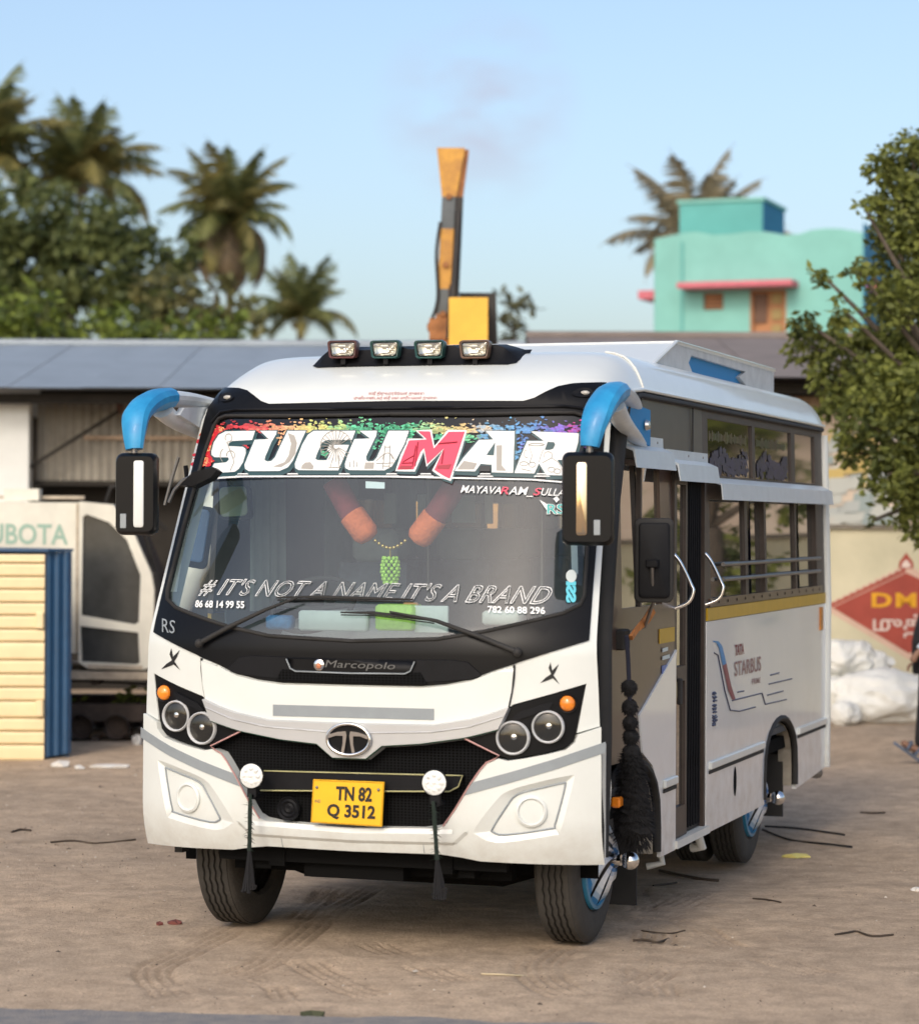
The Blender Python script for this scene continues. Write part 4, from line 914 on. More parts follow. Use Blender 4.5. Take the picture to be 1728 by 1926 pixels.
# two solid slabs, partly standing in for the horn mirror's windscreen reflection
def plate3(name, q, th, m, par): 
    q = [Vector(v) for v in q]; nn = (q[1]-q[0]).cross(q[3]-q[0]).normalized()*th
    return obj(name, MB().add(q + [v+nn for v in q], [(0, 1, 2, 3), (7, 6, 5, 4), (0, 4, 5, 1), (1, 5, 6, 2), (2, 6, 7, 3), (3, 7, 4, 0)]), m, par)
def rrect(w, h, r, n=4):
    q = []
    for a_, (cx, cy) in enumerate(((1, 1), (-1, 1), (-1, -1), (1, -1))):
        for j in range(n+1):
            t = math.pi/2*(a_+j/n); q.append((cx*(w/2-r)+r*math.cos(t), cy*(h/2-r)+r*math.sin(t)))
    return q
def slab(mb, c, ex, ey, ez, w, h, r, d, ch=.3):
    """rounded-corner slab: face in ex/ey, thickness d along ez with softened edges"""
    c, ex, ey, ez = Vector(c), Vector(ex), Vector(ey), Vector(ez); R0 = rrect(w, h, r); rings = []
    for dd, k in ((0, 1-ch*.25), (d*.18, 1-.02), (d*.35, 1), (d*.75, 1), (d, 1-ch*.3)):
        rings.append([c + ex*(a*k) + ey*(b*k) + ez*dd for a, b in R0])
    m = len(R0); vv = [p for r_ in rings for p in r_]; ff = [tuple(range(m)), tuple(4*m+i for i in range(m))]
    for a in range(4):
        for b in range(m): ff.append((a*m+b, a*m+(b+1) % m, (a+1)*m+(b+1) % m, (a+1)*m+b))
    return mb.add(vv, ff)
mat('reflected_blue', (.08, .16, .30), .3); mat('mirror_green', (.20, .25, .16), .3)
Y_ = .80
def onY(px, py, Y): d = ray(px, py); return CAM + d*((Y-CAM.y)/d.y)
for (cx, cy, w, h, tilt, m) in ((370, 1010, .115, .27, .16, 'reflected_blue'), (440, 947, .15, .15, -.05, 'mirror_green')):
    c = onY(cx, cy, Y_); ex = Vector((math.cos(tilt), 0, -math.sin(tilt))); ez = Vector((math.sin(tilt), 0, math.cos(tilt)))
    im = obj('reflected_mirror', slab(MB(), c, ex, ez, (0, 1, 0), w*1.2, h*1.18, .03, .04), 'black_trim', bus, smooth=40)
    obj('mirror_glass', slab(MB(), c + Vector((0, -.012, .01)), ex, ez, (0, 1, 0), w, h, .025, .01), m, im)
    obj('stalk', MB().tube([c + Vector((0, .03, 0)), c + Vector((-.06, .06, .12)), (c.x-.10, .88, 2.30)], .012, 6), 'black_trim', im)

# ------------------------------------------------------------------ horn mirrors
def horn(s):
    up = catm([(s*1.03, 1.30, 2.56), (s*1.085, 1.0, 2.60), (s*1.13, .65, 2.625), (s*1.155, .35, 2.61), (s*1.16, .16, 2.54), (s*1.145, .09, 2.45), (s*1.135, .07, 2.36)], 5)
    n = len(up); rad = [.045+.034*math.sin(math.pi*(i/(n-1))**1.15)**1.2 for i in range(n)]
    k = int(n*.42)
    hm = obj('mirror_arm', MB().tube(up[:k+1], [r*.85 for r in rad[:k+1]], 12, flat=.62, upv=(1, 0, .25)), 'horn_white', bus, smooth=25)
    obj('arm_elbow', MB().tube(up[k:], rad[k:], 12, flat=.72, upv=(1, 0, .25)), 'horn_blue', hm, smooth=25)
    lo = catm([(s*1.06, 1.30, 2.40), (s*1.11, .95, 2.44), (s*1.14, .6, 2.50), (s*1.15, .42, 2.56)], 4)
    obj('arm_brace', MB().tube(lo, [.03+.03*i/len(lo) for i in range(len(lo))], 10, flat=.6, upv=(1, 0, .2)), 'horn_white', hm, smooth=60)
    web = [(1.32, 2.40), (1.32, 2.58), (.9, 2.60), (.5, 2.58), (.45, 2.54), (.9, 2.44)]
    obj('arm_web', MB().add([(s*(1.07+.0*y), y, z) for y, z in web] + [(s*1.10, y, z) for y, z in web], [tuple(range(6)), tuple(range(11, 5, -1))] + [(i, (i+1) % 6, 6+(i+1) % 6, 6+i) for i in range(6)]), 'hatch_blue' if s > 0 else 'horn_white', hm)
    obj('arm_bolt', MB().lathe([(0, .02), (.022, .016), (.028, 0)], (s*1.11, 1.2, 2.50), (s, 0, 0), 12), 'chrome_dull', hm, smooth=50)
    obj('mirror_stem', MB().tube([(s*1.135, .07, 2.37), (s*1.135, .07, 2.30)], .016, 8), 'rod_steel', hm, smooth=60)
    px = 253 if s < 0 else 1104
    c = onY(px, 929 if s < 0 else 938, .02)
    ya = YAW*.6
    ex = Vector((math.cos(ya), math.sin(ya), 0)); ez = Vector((0, 0, 1)); ey = Vector((-math.sin(ya), math.cos(ya), 0))
    w, h = (.20, .395) if s < 0 else (.235, .425)
    mh = obj('mirror_housing', slab(MB(), c, ex, ez, ey, w, h, .035, .11, .35), 'black_gloss', hm, smooth=40)
    obj('mirror_strip', slab(MB(), c + ex*(.02 if s < 0 else -.025) + ez*.0 - ey*.006, ex, ez, ey, .05, .32 if s < 0 else .33, .012, .012), mat('strip_white', (.70, .72, .70), .3, coat=.4) if s < 0 else mat('strip_sunset', (.80, .62, .42), .12, metal=1.0), mh, smooth=40)  # door-side strip's gold tint paints in a sunset reflection
    obj('mirror_tag', slab(MB(), c + ex*(-.055 if s < 0 else .045) - ez*.13 - ey*.004, ex, ez, ey, .03, .07, .004, .008), 'grey_tape', mh)
    obj('mirror_glass', slab(MB(), c + ey*.108, ex, ez, ey, w*.86, h*.88, .03, .006), 'chrome', mh)
    return hm
horn(1); horn(-1)
# black flat mirror on a rod in front of the door window
c = on_x(1230, 1054, 1.26); ya = YAW
ex = Vector((math.cos(ya), math.sin(ya), 0)); ey = Vector((-math.sin(ya), math.cos(ya), 0)); ez = Vector((0, 0, 1))
sm = obj('side_mirror', slab(MB(), c, ex, ez, ey, .188, .405, .03, .04, .5), 'black_rubber', bus, smooth=40)
obj('mirror_back_rim', slab(MB(), c - ey*.012, ex, ez, ey, .15, .36, .02, .02), 'black_trim', sm, smooth=40)
obj('clamp', MB().box(c.x-.03, c.x+.03, c.y-.05, c.y-.012, c.z-.035, c.z+.005, .006), 'black_trim', sm)
rb = on_x(1205, 1190, 1.14); rm = c + Vector((.0, -.04, -.02)); kn = on_x(1229, 1135, 1.25)
obj('mirror_rod', MB().tube([rm, kn + Vector((0, -.01, 0)), rb + Vector((.02, 0, .03)), on_x(1172, 1196, 1.07)], .009, 8), 'rod_steel', sm, smooth=60)
bk = on_x(1168, 1203, 1.085); obj('rod_bracket', MB().box(bk.x-.02, bk.x+.03, bk.y-.06, bk.y+.06, bk.z-.05, bk.z+.05, .008), 'black_rubber', sm)
# second, smaller wing mirror bracket on the far side by the windscreen edge
q = [onY(*p, .30) for p in ((338, 912), (362, 888), (400, 878), (408, 884), (396, 898), (364, 914))]
obj('wing_mirror', MB().add(q + [v + Vector((.0, .07, -.01)) for v in q], [tuple(range(6)), tuple(range(11, 5, -1))] + [(i, (i+1) % 6, 6+(i+1) % 6, 6+i) for i in range(6)]), 'black_trim', bus)
obj('wing_mirror_stalk', MB().tube([onY(*p, .42) for p in ((372, 892), (345, 903), (328, 922), (318, 945))], .010, 6).tube([onY(*p, .5) for p in ((336, 860), (322, 905), (310, 950))], .009, 6), 'rod_steel', bus, smooth=60)

# ------------------------------------------------------------------ wheels, chassis
mat('cover_white', (.72, .75, .77), .35, coat=.3)
MATS['cover_paint'] = vcol_mat('cover_paint', .35)
def wheel(s, xo, y, zc, r, w, cover=True):
    X = lambda d: s*(xo - d)              # distance d inboard of the outer face
    prof = [(r*.60, .03), (r*.64, .006), (r*.80, .0), (r*.92, .010), (r*.975, .022), (r*.985, .03)]
    g = []
    ng = 4; t0, t1 = .032, w-.032
    for i in range(ng+1):
        a = t0+(t1-t0)*i/(ng+1); b = t0+(t1-t0)*(i+1)/(ng+1); gw = .0065
        g += [(r, a+(gw if i else 0)), (r, b-(gw if i < ng else 0))]
        if i < ng: g += [(r-.014, b-gw*.6), (r-.014, b+gw*.6)]
    prof += g + [(r*.985, w-.03), (r*.975, w-.022), (r*.92, w-.010), (r*.80, w), (r*.64, w-.006), (r*.60, w-.03)]
    mb = MB(); n = 72; vs = []; fs = []
    for k, (rr, d) in enumerate(prof):
        for i in range(n):
            a = 2*math.pi*i/n; zig = .0035*(1 if i % 2 else -1) if t0+.004 < d < t1-.004 else 0
            vs.append((X(d+zig), y+rr*math.cos(a), zc+rr*math.sin(a)))
    for k in range(len(prof)-1):
        for i in range(n): fs.append((k*n+i, k*n+(i+1) % n, (k+1)*n+(i+1) % n, (k+1)*n+i))
    ty = obj('tyre', mb.add(vs, fs), 'tyre_rubber', bus, smooth=35)
    o = (X(0), y, zc); A = (s, 0, 0)
    obj('wheel_rim', MB().lathe([(r*.62, -.02), (r*.60, -.02), (r*.56, -.05), (r*.52, -.10), (r*.3, -.11), (0, -.11)], o, A, 32), 'rim_black', ty, smooth=40)
    if not cover: return ty
    obj('wheel_cover', MB().lathe([(r*.60, -.006), (r*.56, .0), (r*.50, -.012), (r*.36, .028), (r*.2, .055), (r*.1, .062), (0, .063)], o, A, 36), 'rim_black', ty, smooth=40)
    rg = MB().lathe([(r*.61, -.01), (r*.60, .008), (r*.555, .012), (r*.54, .002)], o, A, 36)
    obj('cover_ring', rg, mat('cover_blue', (.02, .20, .36), .3, coat=.4), ty, smooth=50)
    for k in range(9):
        mb = MB(); m = 9
        L = []; 
        for j in range(m+1):
            t = j/m; rr = r*(.10+.45*t); tw = k*2*math.pi/9 + .95*t; hw = (.10+.34*t**.7*(1-.2*t))*1.45
            h = .075 - .085*t**1.6 + .012
            c1 = (.02+.68*math.sin(math.pi*min(t*1.15, 1))**.8, .10+.62*math.sin(math.pi*min(t*1.1, 1))**.8, .26+.48*math.sin(math.pi*min(t*1.05, 1))**.8)
            L.append((rr, tw, hw, h, c1))
        for j in range(m):
            q = []
            for (rr, tw, hw, h, _), sg in ((L[j], -1), (L[j], 0), (L[j], 1), (L[j+1], 1), (L[j+1], 0), (L[j+1], -1)):
                a = tw+sg*hw*.55; q.append((X(-(h+(.010 if sg == 0 else -.004))), y+rr*math.cos(a)*s, zc+rr*math.sin(a)))
            mb.add(q, [(0, 1, 4, 5), (1, 2, 3, 4)], L[j][4])
        obj('spoke', mb, 'cover_paint', ty)
    obj('hub_ball', MB().tube([(X(-.05), y, zc), (X(-.12), y, zc)], .028, 10).ball((X(-.165), y, zc), .044, 18, 12), 'chrome', ty, smooth=60)
    return ty
FWX = .975
for s in (1, -1): wheel(s, FWX, .80, .395, .40, .215)
for s in (1, -1):
    wheel(s, .925, 4.6, .315, .41, .21); wheel(s, .68, 4.6, .315, .41, .21, cover=False)
obj('front_axle', MB().tube([(-.75, .8, .38), (-.5, .8, .30), (.5, .8, .30), (.75, .8, .38)], .06, 8).box(-.55, -.47, .2, 2.4, .36, .5).box(.47, .55, .2, 2.4, .36, .5), 'under_black', bus)
obj('rear_axle', MB().tube([(-.5, 4.6, .33), (.5, 4.6, .33)], .09, 10).ball((0, 4.6, .32), .18, 14, 8), 'under_black', bus)
obj('chassis', MB().box(-.46, -.38, .15, 6.1, .38, .62).box(.38, .46, .15, 6.1, .38, .62).box(-.6, .6, 1.0, 2.6, .36, .62).box(-.70, .70, .30, .38, .34, .55).box(-1.02, 1.02, .45, YR-.1, .58, .66).box(-.9, .9, 5.6, 5.9, .40, .55), 'under_black', bus)
obj('undertray', MB().box(-.72, .72, .16, .20, .40, .58).box(-.3, .2, .2, .5, .33, .40), 'under_black', bus)
obj('step_bracket', MB().tube([(1.0, 1.92, .33), (1.02, 1.92, .24), (.94, 1.90, .22)], .02, 8), 'white_dull', bus, smooth=60)
obj('step_bracket', MB().tube([(1.02, 2.72, .30), (1.04, 2.74, .23), (.98, 2.76, .22)], .028, 8), 'white_dull', bus, smooth=60)
obj('mud_flap', MB().box(.72, 1.0, 5.20, 5.215, .13, .55), 'black_rubber', bus)
obj('mud_flap', MB().box(.72, 1.0, 1.46, 1.475, .08, .55), 'black_rubber', bus)
obj('under_bracket', MB().box(-1.02, -.98, .3, .38, .40, .46), 'black_rubber', bus)
obj('exhaust', MB().tube([(1.0, 6.1, .34), (1.03, 6.25, .32)], .04, 10), 'rod_steel', bus)
# ================================================================== the setting
import numpy as np
from mathutils import noise as mnoise
GZ = -.09                                       # level of the yard behind the bus
# ------------------------------------------------------------------ ground
def lines(fine0, fine1, fs, mid0, mid1, ms, far0, far1):
    L = list(np.arange(fine0, fine1, fs))
    L += list(np.arange(fine1, mid1, ms)); L += list(np.arange(fine0-ms, mid0, -ms))
    s = ms; v = mid1
    while v < far1: L.append(v); s *= 1.35; v += s
    L.append(far1); s = ms; v = mid0
    while v > far0: L.append(v); s *= 1.35; v -= s
    L.append(far0); return np.array(sorted(set(np.round(L, 4))))
gx = lines(-2.4, 4.0, .016, -9, 9, .07, -900, 900); gy = lines(-2.0, 1.6, .016, -3.2, 17, .07, -300, 1500)
GXX, GYY = np.meshgrid(gx, gy); gz = np.zeros_like(GXX)
t = np.clip((GYY-.9)/3.6, 0, 1); gz += GZ*t*t*(3-2*t)
def vnoise(X, Y, sc, seed):
    rg = np.random.RandomState(seed); N = 256; tb = rg.rand(N, N)
    x = X*sc; y = Y*sc; xi = np.floor(x).astype(int); yi = np.floor(y).astype(int); fx = x-xi; fy = y-yi
    fx = fx*fx*(3-2*fx); fy = fy*fy*(3-2*fy)
    g = lambda a, b: tb[a % N, b % N]
    return (g(xi, yi)*(1-fx)+g(xi+1, yi)*fx)*(1-fy)+(g(xi, yi+1)*(1-fx)+g(xi+1, yi+1)*fx)*fy - .5
near = np.exp(-((GXX-0)**2+(GYY-4)**2)/2500)
gz += near*(vnoise(GXX, GYY, .5, 1)*.045 + vnoise(GXX, GYY, 1.7, 2)*.022 + vnoise(GXX, GYY, 5, 3)*.011 + vnoise(GXX, GYY, 13, 4)*.006 + vnoise(GXX, GYY, 30, 5)*.003)*np.where(GYY < 1.6, .55, 1.0)
trk = np.zeros_like(gz)
TR = [([(455, 1735), (400, 1765), (345, 1792), (290, 1822), (300, 1850), (330, 1880)], 4), ([(705, 1655), (640, 1702), (570, 1755), (500, 1808), (430, 1838)], 4), ([(620, 1665), (595, 1700), (560, 1730)], 3),
      ([(1310, 1660), (1262, 1700), (1232, 1742), (1222, 1790), (1220, 1840), (1235, 1880)], 5), ([(1275, 1722), (1320, 1752), (1365, 1780), (1440, 1806), (1560, 1836)], 4),
      ([(1060, 1775), (1012, 1810), (1030, 1850), (1090, 1880)], 5), ([(1262, 1812), (1200, 1850), (1130, 1872)], 4), ([(700, 1770), (790, 1815), (880, 1850)], 4), ([(560, 1800), (640, 1850), (720, 1880)], 4), ([(470, 1835), (520, 1855), (540, 1890)], 3), ([(1190, 1650), (1210, 1690), (1200, 1715)], 3)]
for k, (pp, ng) in enumerate(TR):
    P = catm([tuple(on_z(*p))[:2] for p in pp], 10); P = np.array([(p[0], p[1]) for p in P])
    best = np.full(GXX.shape, 9.0); lat = np.zeros_like(GXX); al = np.zeros_like(GXX); Ls = np.concatenate([[0], np.cumsum(np.hypot(*(P[1:]-P[:-1]).T))])
    m = (GXX > P[:, 0].min()-.3) & (GXX < P[:, 0].max()+.3) & (GYY > P[:, 1].min()-.3) & (GYY < P[:, 1].max()+.3)
    X = GXX[m]; Y = GYY[m]; b = best[m]; la = lat[m]; aa = al[m]
    for i in range(len(P)-1):
        d = P[i+1]-P[i]; L = np.hypot(*d); d = d/max(L, 1e-9); rx_ = X-P[i, 0]; ry_ = Y-P[i, 1]
        tt = np.clip(rx_*d[0]+ry_*d[1], 0, L); qx = rx_-d[0]*tt; qy = ry_-d[1]*tt; dd = np.hypot(qx, qy); w = dd < b
        b[w] = dd[w]; la[w] = (rx_*-d[1]+ry_*d[0])[w]; aa[w] = (Ls[i]+tt)[w]
    fade = np.clip(np.minimum(aa, Ls[-1]-aa)/.12, 0, 1)*np.clip(.6+vnoise(X, Y, 3, 40+k)*2.2, .15, 1.0)
    z = np.zeros_like(X)
    for g in range(ng):
        o = (g-(ng-1)/2)*.050
        z += -.019*np.exp(-((la-o)/.0105)**2)
    z += .004*np.exp(-(np.abs(la)/(.03*ng))**6)*-1
    z[b > .2] = 0
    gz[m] += z*fade; trk[m] = np.maximum(trk[m], np.clip(-z*fade/.018, 0, 1))
for wx, wy in ((FWX-.1, .8), (-FWX+.1, .8), (.82, 4.6), (-.82, 4.6)):      # ground settles under the tyres
    gz -= .012*np.exp(-(((GXX-wx)/.2)**2+((GYY-wy)/.22)**2))
def ground_z(x, y):
    i = int(np.clip(np.searchsorted(gx, x), 1, len(gx)-1)); j = int(np.clip(np.searchsorted(gy, y), 1, len(gy)-1)); return float(gz[j, i])
nx, ny = len(gx), len(gy)
me = bpy.data.meshes.new('ground'); me.vertices.add(nx*ny)
me.vertices.foreach_set('co', np.stack([GXX, GYY, gz], -1).astype(np.float32).ravel())
ii = (np.arange(ny-1)[:, None]*nx + np.arange(nx-1)[None]).ravel(); q = np.stack([ii, ii+1, ii+nx+1, ii+nx], -1)
me.loops.add(q.size); me.loops.foreach_set('vertex_index', q.ravel().astype(np.int32))
me.polygons.add(len(q)); me.polygons.foreach_set('loop_start', (np.arange(len(q))*4).astype(np.int32)); me.polygons.foreach_set('loop_total', np.full(len(q), 4, np.int32))
me.update(); me.validate()
me.attributes.new('track', 'FLOAT', 'POINT').data.foreach_set('value', trk.astype(np.float32).ravel())
for p in me.polygons: p.use_smooth = True
def dirt_mat():
    m = bpy.data.materials.new('dirt'); m.use_nodes = True; n = m.node_tree.nodes; l = m.node_tree.links; b = n['Principled BSDF']
    b.inputs['Roughness'].default_value = .95; b.inputs['Specular IOR Level'].default_value = .15
    tc = n.new('ShaderNodeTexCoord')
    def nz(sc, det, rough=.6):
        o = n.new('ShaderNodeTexNoise'); o.inputs['Scale'].default_value = sc; o.inputs['Detail'].default_value = det; o.inputs['Roughness'].default_value = rough; l.new(tc.outputs['Object'], o.inputs['Vector']); return o
    a = nz(.35, 5); c = nz(7, 8, .7); d = nz(60, 4, .7); e = nz(2.2, 6, .65)
    r1 = n.new('ShaderNodeValToRGB'); r1.color_ramp.elements[0].position = .35; r1.color_ramp.elements[1].position = .65
    r1.color_ramp.elements[0].color = (.425, .328, .236, 1); r1.color_ramp.elements[1].color = (.545, .412, .290, 1); l.new(a.outputs['Fac'], r1.inputs['Fac'])
    def mult(src, fac_node, lo, hi, p0=.3, p1=.7):
        r = n.new('ShaderNodeMapRange'); r.inputs['From Min'].default_value = p0; r.inputs['From Max'].default_value = p1; r.inputs['To Min'].default_value = lo; r.inputs['To Max'].default_value = hi
        l.new(fac_node.outputs['Fac'], r.inputs['Value']); mx = n.new('ShaderNodeMix'); mx.data_type = 'RGBA'; mx.blend_type = 'MULTIPLY'; mx.inputs[0].default_value = 1
        l.new(src, mx.inputs[6]); cm = n.new('ShaderNodeCombineColor'); [l.new(r.outputs[0], cm.inputs[i]) for i in range(3)]; l.new(cm.outputs[0], mx.inputs[7]); return mx.outputs[2]
    s = mult(r1.outputs['Color'], c, .72, 1.2); s = mult(s, d, .78, 1.18); s = mult(s, e, .82, 1.12)
    at = n.new('ShaderNodeAttribute'); at.attribute_name = 'track'       # pressed, darker earth; colour also stands in for the grooves' weak shading
    mm = n.new('ShaderNodeMath'); mm.operation = 'MULTIPLY'; mm.inputs[1].default_value = .22; l.new(at.outputs['Fac'], mm.inputs[0])
    mk = n.new('ShaderNodeMix'); mk.data_type = 'RGBA'; l.new(mm.outputs[0], mk.inputs[0]); l.new(s, mk.inputs[6]); mk.inputs[7].default_value = (.09, .068, .05, 1); s = mk.outputs[2]
    l.new(s, b.inputs['Base Color'])
    bp_ = n.new('ShaderNodeBump'); bp_.inputs['Strength'].default_value = .55; bp_.inputs['Distance'].default_value = .02
    ad = n.new('ShaderNodeMath'); ad.operation = 'ADD'; l.new(c.outputs['Fac'], ad.inputs[0]); l.new(d.outputs['Fac'], ad.inputs[1]); l.new(ad.outputs[0], bp_.inputs['Height']); l.new(bp_.outputs['Normal'], b.inputs['Normal'])
    MATS['dirt'] = m
dirt_mat()
g_ = link('ground', me, 'dirt'); g_['kind'] = 'structure'
# edge of the tarred road under the photographer
A = [on_z(*p) for p in ((-300, 1896), (0, 1904), (150, 1904), (330, 1911), (520, 1915), (760, 1919), (1000, 1928), (1250, 1936), (1500, 1940), (1800, 1950))]
rd = MB(); pts = []
for i in range(len(A)-1):
    for k in range(12): 
        p = A[i].lerp(A[i+1], k/12); pts.append(Vector((p.x+.02*mnoise.noise((p.x*4, p.y*4, 1)), p.y+.05*mnoise.noise((p.x*3, 2, 5))+.03*mnoise.noise((p.x*11, 2, 9)), 0)))
back = Vector((math.sin(YAW), -math.cos(YAW), 0)); V = []
for p in pts: V += [(p.x, p.y, .0), (p.x+back.x*.06, p.y+back.y*.06, .022), (p.x+back.x*9, p.y+back.y*9, .03)]
rd.add(V, [(i*3+k, i*3+3+k, i*3+4+k, i*3+1+k) for i in range(len(pts)-1) for k in range(2)])
o = obj('road', rd, mat('asphalt', (.25, .235, .225), .95, col2=(.38, .33, .28), vs=14, bump=.6, bs=90), smooth=60); o['kind'] = 'structure'

# ------------------------------------------------------------------ shared background helpers
def bthing(name, label, cat, px, d, z=GZ, group=None, turn=0.0):
    p = bgpt(px_u(px, d), d, z); return thing(name, label, cat, p, YAW+turn, group)
class Fr:                                     # local frame of a background thing: pixels -> local x, z
    def __init__(s, px0, d, z0=GZ): s.px0, s.d, s.z0 = px0, d, z0
    def x(s, px, d=None): return px_u(px, d or s.d) - px_u(s.px0, s.d)
    def z(s, py, d=None): return px_z(py, d or s.d) - s.z0
    def xz(s, pts, d=None): return [(s.x(a, d), s.z(b, d)) for a, b in pts]
def corr(mb, x0, x1, z0, z1, y, amp=.018, pitch=.076, vert=True, n=4):
    """corrugated sheet standing up"""
    k = int((x1-x0)/pitch*n); v = []
    for i in range(k+1):
        x = x0+(x1-x0)*i/k; w = amp*math.sin(2*math.pi*i/n); v += [(x, y+w, z0), (x, y+w, z1)]
    return mb.add(v, [(2*i, 2*i+2, 2*i+3, 2*i+1) for i in range(k)])

# ------------------------------------------------------------------ shuttered kiosk at the left edge
D = 22.6; f = Fr(85, D)
ki = bthing('shutter_kiosk', 'cream slatted shutter kiosk with a ribbed dark blue corner panel', 'kiosk', 85, D)
mat('cream_slat', (.78, .63, .37), .5, coat=.1, var=.06, vs=4); mat('kiosk_blue', (.012, .065, .15), .45, coat=.15, var=.12, vs=5)
top = f.z(1042); edges = [0] + [f.z(y) for y in (1404, 1379, 1354, 1322, 1296, 1271, 1245, 1211, 1187, 1161, 1137, 1112, 1088, 1063, 1045)]
for a, b in zip(edges, edges[1:]):
    prof = [(0, a+.002), (-.018, a+.012), (-.022, a+.03), (-.012, a+(b-a)*.55), (-.020, b-.03), (-.012, b-.008), (0, b-.004), (.02, b-.004), (.02, a+.002)]
    obj('slat', MB().add([(x, y, z) for x in (-2.3, 0) for y, z in prof], [(i, (i+1) % 9, 9+(i+1) % 9, 9+i) for i in range(9)] + [tuple(range(9)), tuple(range(17, 8, -1))]), 'cream_slat', ki, smooth=50)
bx = f.x(130); cv = []
n = 24
for i in range(n+1):
    w = i/n; r_ = .012*math.cos(2*math.pi*w*3.0); cv += [(bx*w - r_*.3, .02+.16*w + r_, .03+.03*w), (bx*w - r_*.3, .02+.16*w + r_, top+.005)]
obj('corner_panel', MB().add(cv, [(2*i, 2*i+2, 2*i+3, 2*i+1) for i in range(n)]), 'kiosk_blue', ki, smooth=60)
obj('kiosk_body', MB().prism([(-2.3, .2), (bx-.02, .2), (bx-.75, 1.5), (-2.3, 1.5)], .02, top, 'z'), 'kiosk_blue', ki)
obj('kiosk_top', MB().prism([(-2.3, -.03), (.03, -.03), (bx+.01, .2), (bx-.75, 1.5), (-2.3, 1.5)], top+.006, top+.03, 'z'), 'kiosk_blue', ki)
for y in (1170, 1335): obj('lock_box', MB().box(-.07, -.005, -.05, -.018, f.z(y)-.07, f.z(y)+.07, .006), 'cream_slat', ki)

# ------------------------------------------------------------------ white excavator behind it
D = 24.5; f = Fr(150, D)
exv = bthing('excavator', 'white tracked excavator with dark cab glass and KUBOTA lettering', 'excavator', 150, D)
mat('exc_white', (.66, .64, .55), .5, coat=.15, var=.1, vs=3); mat('exc_trim', (.40, .34, .26), .6, var=.25, vs=8); mat('exc_glass', (.035, .037, .036), .25, coat=.3, var=.35, vs=3)
mat('rust_dark', (.055, .04, .032), .85, var=.4, vs=6); mat('track_black', (.02, .018, .016), .9, var=.3, vs=7)
def pp(name, px, y0, y1, m, par=exv, fr_=None, ax='y'): return obj(name, MB().prism((fr_ or f).xz(px), y0, y1, 'y'), m, par)
pp('engine_cover', [(-420, 945), (150, 948), (150, 1232), (-420, 1232)], .05, 1.6, 'exc_white')
pp('cover_seam', [(142, 950), (147, 950), (147, 1230), (142, 1230)], .04, .06, 'exc_trim')
cabo = [(150, 946), (214, 952), (252, 1004), (286, 1082), (291, 1112), (289, 1256), (270, 1262), (168, 1260), (150, 1248)]
cw = [[(157, 975), (164, 970), (206, 985), (240, 1018), (266, 1084), (263, 1172), (255, 1177), (155, 1160)], [(153, 1180), (262, 1192), (265, 1248), (258, 1252), (156, 1247)]]
cab = bent('cab', f.xz(cabo), 'exc_white', exv, lambda x, z: Vector((x, -.04, z)), lambda x, z: Vector((0, -1, 0)), holes=[f.xz(c) for c in cw], thick=.09, res=0)
for c in cw: pp('cab_window', c, -.005, .0, 'exc_glass', cab)
obj('cab_shell', MB().prism([(a, b) for a, b in f.xz(cabo)], .05, 1.1, 'y'), 'track_black', exv)
pp('cab_foot_edge', [(168, 1252), (270, 1254), (270, 1262), (168, 1260)], -.055, -.035, 'exc_trim', cab)
ptext('maker_lettering', 'KUBOTA', [(f.x(-52), .045, f.z(1027)), (f.x(127), .045, f.z(1028)), (f.x(127), .045, f.z(989)), (f.x(-52), .045, f.z(987))], mat('kubota_green', (.28, .42, .34), .5), exv, bold=.02)
pp('platform', [(-400, 1262), (330, 1266), (330, 1280), (-400, 1278)], -.1, 1.7, 'exc_trim')
for yy, z0 in ((.0, 0), (1.35, 0)):
    P = []
    for i in range(48):
        a = 2*math.pi*i/48; cx = f.x(60); hw = 1.75; r = .28
        P.append((cx + (hw-r)*max(-1, min(1, 1.4*math.cos(a))) + r*math.cos(a), .30 + (r)*math.sin(a)))
    tk = obj('track', MB().add([(x, yy, z) for x, z in P] + [(x, yy+.34, z) for x, z in P], [(i, (i+1) % 48, 48+(i+1) % 48, 48+i) for i in range(48)]), 'track_black', exv, smooth=60)
    obj('track_frame', MB().box(f.x(-220), f.x(330), yy+.05, yy+.28, .20, .36), 'rust_dark', tk)
    for px in (-170, -40, 88, 155, 222, 290): obj('track_roller', MB().lathe([(0, -.03), (.05, -.03), (.06, -.012), (.10, -.02), (.115, 0), (.115, .08)], (f.x(px), yy+.02, .15), (0, -1, 0), 20), 'rust_dark', tk, smooth=40)
    for i in range(48): 
        a = P[i]; obj('track_shoe', MB().box(a[0]-.035, a[0]+.035, yy-.01, yy+.35, a[1]-.022, a[1]+.022), 'rust_dark', tk) if i % 2 == 0 else None
pp('hydraulic_pipe', [(0, 922), (66, 922), (66, 944), (0, 946)], .2, .4, 'exc_white'); pp('handrail', [(-200, 935), (150, 935), (150, 941), (-200, 941)], .3, .34, 'exc_trim')
obj('boom', MB().tube([(f.x(300), .7, f.z(1180)), (f.x(420), .7, f.z(900)), (f.x(560), .7, f.z(880)), (f.x(700), .7, f.z(1250))], .16, 8), 'exc_white', exv, smooth=50)
obj('boom_hose', MB().tube([(f.x(185), .5, f.z(948)), (f.x(195), .5, f.z(918)), (f.x(220), .5, f.z(915)), (f.x(300), .6, f.z(1000))], .02, 6).tube([(f.x(230), .3, f.z(960)), (f.x(268), .3, f.z(1010)), (f.x(285), .3, f.z(1080))], .02, 6), 'track_black', exv)

